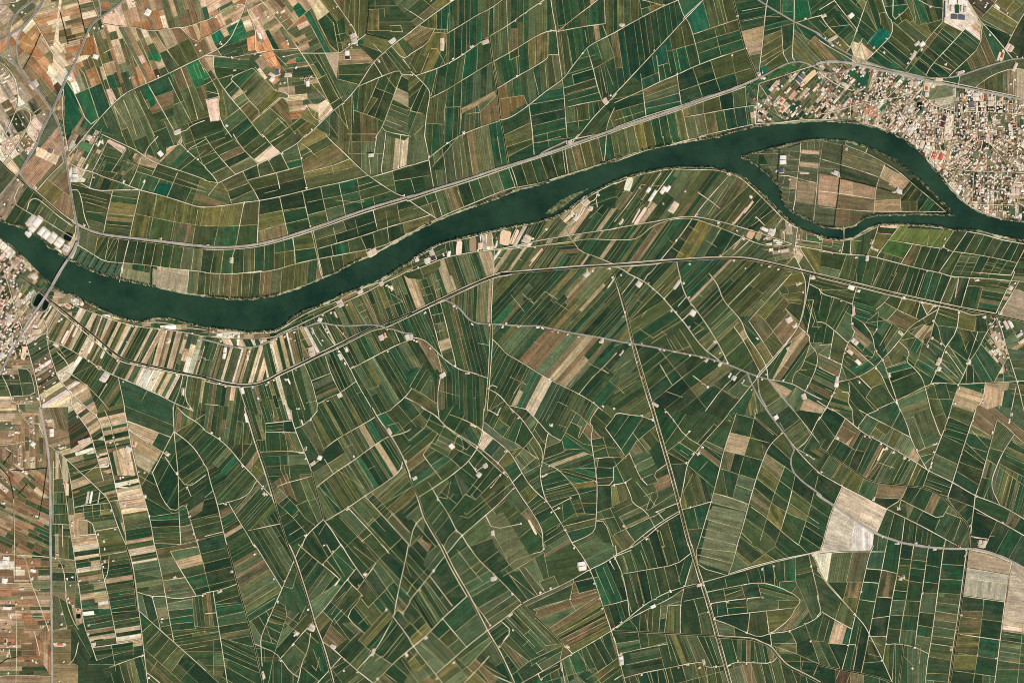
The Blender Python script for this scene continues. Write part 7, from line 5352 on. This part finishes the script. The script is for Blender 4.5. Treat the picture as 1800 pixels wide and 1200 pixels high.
for kind, nm, cat, grp in (('farm', 'farmhouse', 'farmhouse', 'farmhouses along the tracks'), ('town', 'town_house', 'house', 'houses of the riverside town')):
    hs = sorted([h for h in SMALL if h[6] == kind and in_frame((h[2], h[3]))], key=lambda h: -h[0]*h[1])
    for h in hs[:300]:
        w, l, x, y, a, c, _ = h
        near = 'beside a farm track' if kind == 'farm' else 'among town plots'
        building(nm, x, y, w, l, a, HROOF[c], ry.uniform(3.5, 6.5), ry.uniform(1.5, 2.6), unique('%s house %s' % (HNAME[c], near), x, y), cat, grp)
    wv_, wf_, mi = [], [], []
    mats = [WALL] + [plain('roof_cladding', c) for c in HROOF]
    for w, l, x, y, a, c, _ in hs[300:]:
        wv, wf, rv, rf = house_geo(w, l, ry.uniform(3.5, 6.5), ry.uniform(1.4, 2.4))
        i0 = len(wv_); wv_ += hv(wv, x, y, a); wf_ += [tuple(i+i0 for i in f) for f in wf]; mi += [0]*len(wf)
        i0 = len(wv_); wv_ += hv(rv, x, y, a); wf_ += [tuple(i+i0 for i in f) for f in rf]; mi += [c+1]*len(rf)
    if wv_:
        o = obj('smaller_' + ('town_houses' if kind == 'town' else 'farmhouses'), wv_, wf_, mats, kind='stuff'); o.data.polygons.foreach_set('material_index', mi)
        tag(o, 'many tiny pale and terracotta houses packed in the town' if kind == 'town' else 'tiny pale farmhouses scattered along the tracks', 'houses')
print('houses', len(SMALL))

# ------------------------------------------------------------------ trees
rt = random.Random(31)
for line, dens, side in ((NORTHR, 0.32, -1), (SOUTHR, 0.62, -1), (ISLER, 0.62, -1)):
    run = 0
    for p, q in zip(line, line[1:]):
        if run <= 0: run = rt.randint(3, 14); on = rt.random() < dens * 1.4
        run -= 1
        if not on: continue
        d = math.hypot(q[0]-p[0], q[1]-p[1]) or 1
        for _ in range(int(d / 0.65 + rt.random())):
            t = rt.random(); TREES.append((p[0]+(q[0]-p[0])*t + rt.gauss(0, .8), p[1]+(q[1]-p[1])*t + rt.gauss(0, 1.3), rt.uniform(2.4, 7.0)))
for _ in range(70):
    p = rt.choice(ISLETR); q = rt.choice(ISLETR); t = rt.random(); TREES.append((p[0]+(q[0]-p[0])*t, p[1]+(q[1]-p[1])*t, rt.uniform(2, 3.6)))
def leaf_mat(name, c1, c2):
    m, nt, b = newmat(name); inf = N(nt, 'ShaderNodeObjectInfo'); pos = position(nt)
    nt.links.new(scalec(nt, mixc(nt, maprange(nt, noise(nt, pos, 0.3, 2), 0.4, 0.6, 0, 1), L3(c1), L3(c2)), maprange(nt, noise(nt, pos, 1.5, 2), 0.3, 0.7, 0.7, 1.3)), b.inputs['Base Color'])
    return m
LEAF = leaf_mat('tree_leaves', (40,56,34), (60,76,44)); BARK = plain('tree_bark', (96,78,60))
OLIVE = leaf_mat('olive_leaves', (32,42,26), (46,56,34))
def tree_geo(r, rg, leaves=46):
    vs, fs, mi = [], [], []
    h = r * 0.9
    for i in range(5):
        t = 2*math.pi*i/5; vs += [(0.12*r*math.cos(t), 0.12*r*math.sin(t), 0), (0.07*r*math.cos(t), 0.07*r*math.sin(t), h)]
    for i in range(5):
        j = (i+1) % 5; fs.append((2*i, 2*j, 2*j+1, 2*i+1)); mi.append(1)
    lobes = [(rg.gauss(0, r*.38), rg.gauss(0, r*.38), h + r*rg.uniform(.2, .8), r*rg.uniform(.45, .7)) for _ in range(5)]
    for _ in range(leaves):
        cx, cy, cz, cr = rg.choice(lobes)
        d = Vector((rg.gauss(0, 1), rg.gauss(0, 1), rg.gauss(0.25, 1))).normalized()
        c = Vector((cx, cy, cz)) + d * cr * rg.uniform(.65, 1.05)
        n = (d + Vector((rg.gauss(0, .4), rg.gauss(0, .4), rg.gauss(0, .4)))).normalized()
        u = n.orthogonal().normalized(); v = n.cross(u); s = r * rg.uniform(.16, .3); i0 = len(vs)
        vs += [tuple(c + u*s), tuple(c + v*s*.8), tuple(c - u*s), tuple(c - v*s*.8)]
        fs.append((i0, i0+1, i0+2, i0+3)); mi.append(0)
    return vs, fs, mi
PROTO = [tree_geo(1.0, random.Random(100+i)) for i in range(6)]
TREES = [t for t in TREES if in_frame(t, 0)]
TREES.sort(key=lambda t: -t[2])
def protomesh(i):
    vs, fs, mi = PROTO[i]; me = bpy.data.meshes.new('tree'); me.from_pydata(vs, [], fs); me.materials.append(LEAF); me.materials.append(BARK)
    me.polygons.foreach_set('material_index', mi); me.update(); return me
PM = [protomesh(i) for i in range(6)]
for i, (x, y, r) in enumerate(TREES[:300]):
    o = bpy.data.objects.new('tree', PM[i % 6]); C.objects.link(o)
    o.location = (wx(x), wy(y), 1.2); o.scale = (r, r, r*1.15); o.rotation_euler = (0, 0, rt.uniform(0, 6.28))
    where = 'on the riverbank' if min(abs(x-p[0])+abs(y-p[1]) for p in RIVER+ISLER) < 7 else 'near houses or lane'
    tag(o, unique('dark tree ' + where, x, y), 'tree', 'larger trees')
def tree_mass(name, items, mat, label, cat, leaves=None):
    vs, fs, mi = [], [], []
    for x, y, r in items:
        pv, pf, pm = PROTO[rt.randrange(6)]; i0 = len(vs); a = rt.uniform(0, 6.28)
        if leaves: pf, pm = pf[:5+leaves], pm[:5+leaves]
        for v in pv:
            q = rot2(v[0]*r, v[1]*r, a); vs.append((wx(x)+q[0], wy(y)+q[1], 1.2 + v[2]*r*1.15))
        fs += [tuple(j+i0 for j in f) for f in pf]; mi += pm
    o = obj(name, vs, fs, [mat, BARK], kind='stuff'); o.data.polygons.foreach_set('material_index', mi); tag(o, label, cat)
tree_mass('smaller_trees', TREES[300:], LEAF, 'dark trees and bushes along banks, ditches and gardens', 'trees')
# orchard on the island: rows of small olive trees inside each plot
orch = []
for A, cx, cy, polys, ang, ch, col, w in FIELDS:
    if not inside((cx, cy), ISLER) or A < 60: continue
    ca, sa = math.cos(math.radians(ang)), math.sin(math.radians(ang)); sp = 2.5 if ch in 'Gogk' else 4.5
    us = [p[0]*ca + p[1]*sa for q in polys for p in q]; vs = [-p[0]*sa + p[1]*ca for q in polys for p in q]
    u = min(us) + 1
    while u < max(us):
        v = min(vs) + 1
        while v < max(vs):
            x, y = u*ca - v*sa, u*sa + v*ca
            if any(inside((x, y), p) for p in polys) and rt.random() < 0.9: orch.append((x + rt.gauss(0, .12), y + rt.gauss(0, .12), rt.uniform(2.8, 4.4)))
            v += sp
        u += sp
tree_mass('orchard_trees', orch, OLIVE, 'rows of small olive green orchard trees covering the island', 'orchard', 34)
print('trees', len(TREES), 'orchard', len(orch))

# ------------------------------------------------------------------ bridges
def bridge(name, pts, w, z, label, piers):
    root = bpy.data.objects.new(name, None); C.objects.link(root); root.location = (wx(pts[0][0]), wy(pts[0][1]), 0)
    def rel(vs): return [(v[0]-root.location.x, v[1]-root.location.y, v[2]) for v in vs]
    v, f = ribbon(pts, w, z); n = len(v); f = up(v, f); v2 = v + [(a, b, c-1.6) for a, b, c in v]
    side = []
    for i in range(0, n-2, 2): side += [(i, i+2, i+2+n, i+n), (i+3, i+1, i+1+n, i+3+n), (i+n, i+2+n, i+3+n, i+1+n)]
    obj('deck', rel(v2), f + side, M['asph'], parent=root)
    for s in (-1, 1):
        off = []
        for i in range(len(pts)):
            a, b = pts[max(0, i-1)], pts[min(len(pts)-1, i+1)]; d = math.hypot(b[0]-a[0], b[1]-a[1])
            off.append((pts[i][0] - (b[1]-a[1])/d*s*(w/2-.12), pts[i][1] + (b[0]-a[0])/d*s*(w/2-.12)))
        v, f = ribbon(off, 0.2, z+1.0); f = up(v, f); n = len(v); v2 = v + [(a, b, c-.9) for a, b, c in v]; sd = []
        for i in range(0, n-2, 2): sd += [(i, i+2, i+2+n, i+n), (i+3, i+1, i+1+n, i+3+n)]
        obj('parapet', rel(v2), f + sd, M['conc'], parent=root)
    for i in range(1, piers+1):
        t = i / (piers+1) * (len(pts)-1); a = int(t); q = t - a; p = (pts[a][0]*(1-q)+pts[a+1][0]*q, pts[a][1]*(1-q)+pts[a+1][1]*q)
        d = (pts[a+1][0]-pts[a][0], pts[a+1][1]-pts[a][1]); an = math.atan2(-d[1], d[0]); vs = []
        for zz in (0.4, z-1.6):
            for sx, sy in ((-2,-w*S*.35),(2,-w*S*.35),(2,w*S*.35),(-2,w*S*.35)):
                r = rot2(sx, sy, an); vs.append((wx(p[0])+r[0]-root.location.x, wy(p[1])+r[1]-root.location.y, zz))
        obj('pier', vs, [(0,1,5,4),(1,2,6,5),(2,3,7,6),(3,0,4,7),(4,5,6,7)], plain('pier_concrete', (180,174,164)), parent=root)
    tag(root, label, 'bridge'); return root
bridge('road_bridge', smooth([(136,426),(130,442),(120,456),(104,480),(90,506),(80,522),(68,540)], 2), 4.2, 12, 'long grey road bridge crossing the river near the left edge', 5)
bridge('footbridge', smooth([(1482,401),(1483,412),(1483.4,424)], 1), 1.1, 7, 'narrow pale bridge linking the island to the south bank', 2)
bridge('overpass', [(50,142),(58,150),(66,160),(74,170)], 4.4, 9.5, 'short highway overpass with pale abutments near the upper left interchange', 1)

# ------------------------------------------------------------------ boat on the river
hull = bpy.data.objects.new('boat', None); C.objects.link(hull); hull.location = (wx(158), wy(496), 0.6); hull.rotation_euler = (0, 0, 0.1)
ol = [(-9,-2.2),(4,-2.6),(9,0),(4,2.6),(-9,2.2)]
obj('hull', [(x*.92, y*.8, 0) for x, y in ol] + [(x, y, 1.6) for x, y in ol], [(0,1,6,5),(1,2,7,6),(2,3,8,7),(3,4,9,8),(4,0,5,9),(5,6,7,8,9)], plain('boat_paint', (232,230,224)), parent=hull)
obj('cabin', [(-5,-1.4,1.6),(1,-1.4,1.6),(1,1.4,1.6),(-5,1.4,1.6),(-4.6,-1.2,3.4),(0,-1.2,3.4),(0,1.2,3.4),(-4.6,1.2,3.4)], [(0,1,5,4),(1,2,6,5),(2,3,7,6),(3,0,4,7),(4,5,6,7)], plain('boat_cabin', (200,204,206)), parent=hull)
tag(hull, 'small white boat on the river east of the road bridge', 'boat')

# ------------------------------------------------------------------ light, sky, camera
sc = bpy.context.scene
wd = bpy.data.worlds.new('World'); sc.world = wd; wd.use_nodes = True
nt = wd.node_tree; sky = nt.nodes.new('ShaderNodeTexSky'); sky.sky_type = 'NISHITA'; sky.sun_disc = False
EL, AZ = math.radians(40), math.radians(140)
sky.sun_elevation = EL; sky.sun_rotation = AZ
bg = nt.nodes['Background']; bg.inputs['Strength'].default_value = 0.06; nt.links.new(sky.outputs[0], bg.inputs[0])
sl = bpy.data.lights.new('sun', 'SUN'); sl.energy = 4.6; sl.angle = math.radians(0.5); sl.color = (1, 0.95, 0.88)
so = bpy.data.objects.new('sun', sl); C.objects.link(so)
d = Vector((math.sin(AZ)*math.cos(EL), math.cos(AZ)*math.cos(EL), math.sin(EL)))
so.rotation_euler = (-d).to_track_quat('-Z', 'Y').to_euler(); so.location = (0, 0, 3000)
cam = bpy.data.cameras.new('camera'); cam.sensor_width = 36; cam.lens = 60; cam.clip_start = 10; cam.clip_end = 200000
co = bpy.data.objects.new('camera', cam); C.objects.link(co); co.location = (0, 0, W * S * 60 / 36); co.rotation_euler = (0, 0, 0)
sc.camera = co
sc.cycles.pixel_filter_type = 'BLACKMAN_HARRIS'; sc.cycles.filter_width = 1.0
sc.view_settings.view_transform = 'Standard'; sc.view_settings.look = 'None'; sc.view_settings.exposure = 0.1; sc.view_settings.gamma = 1
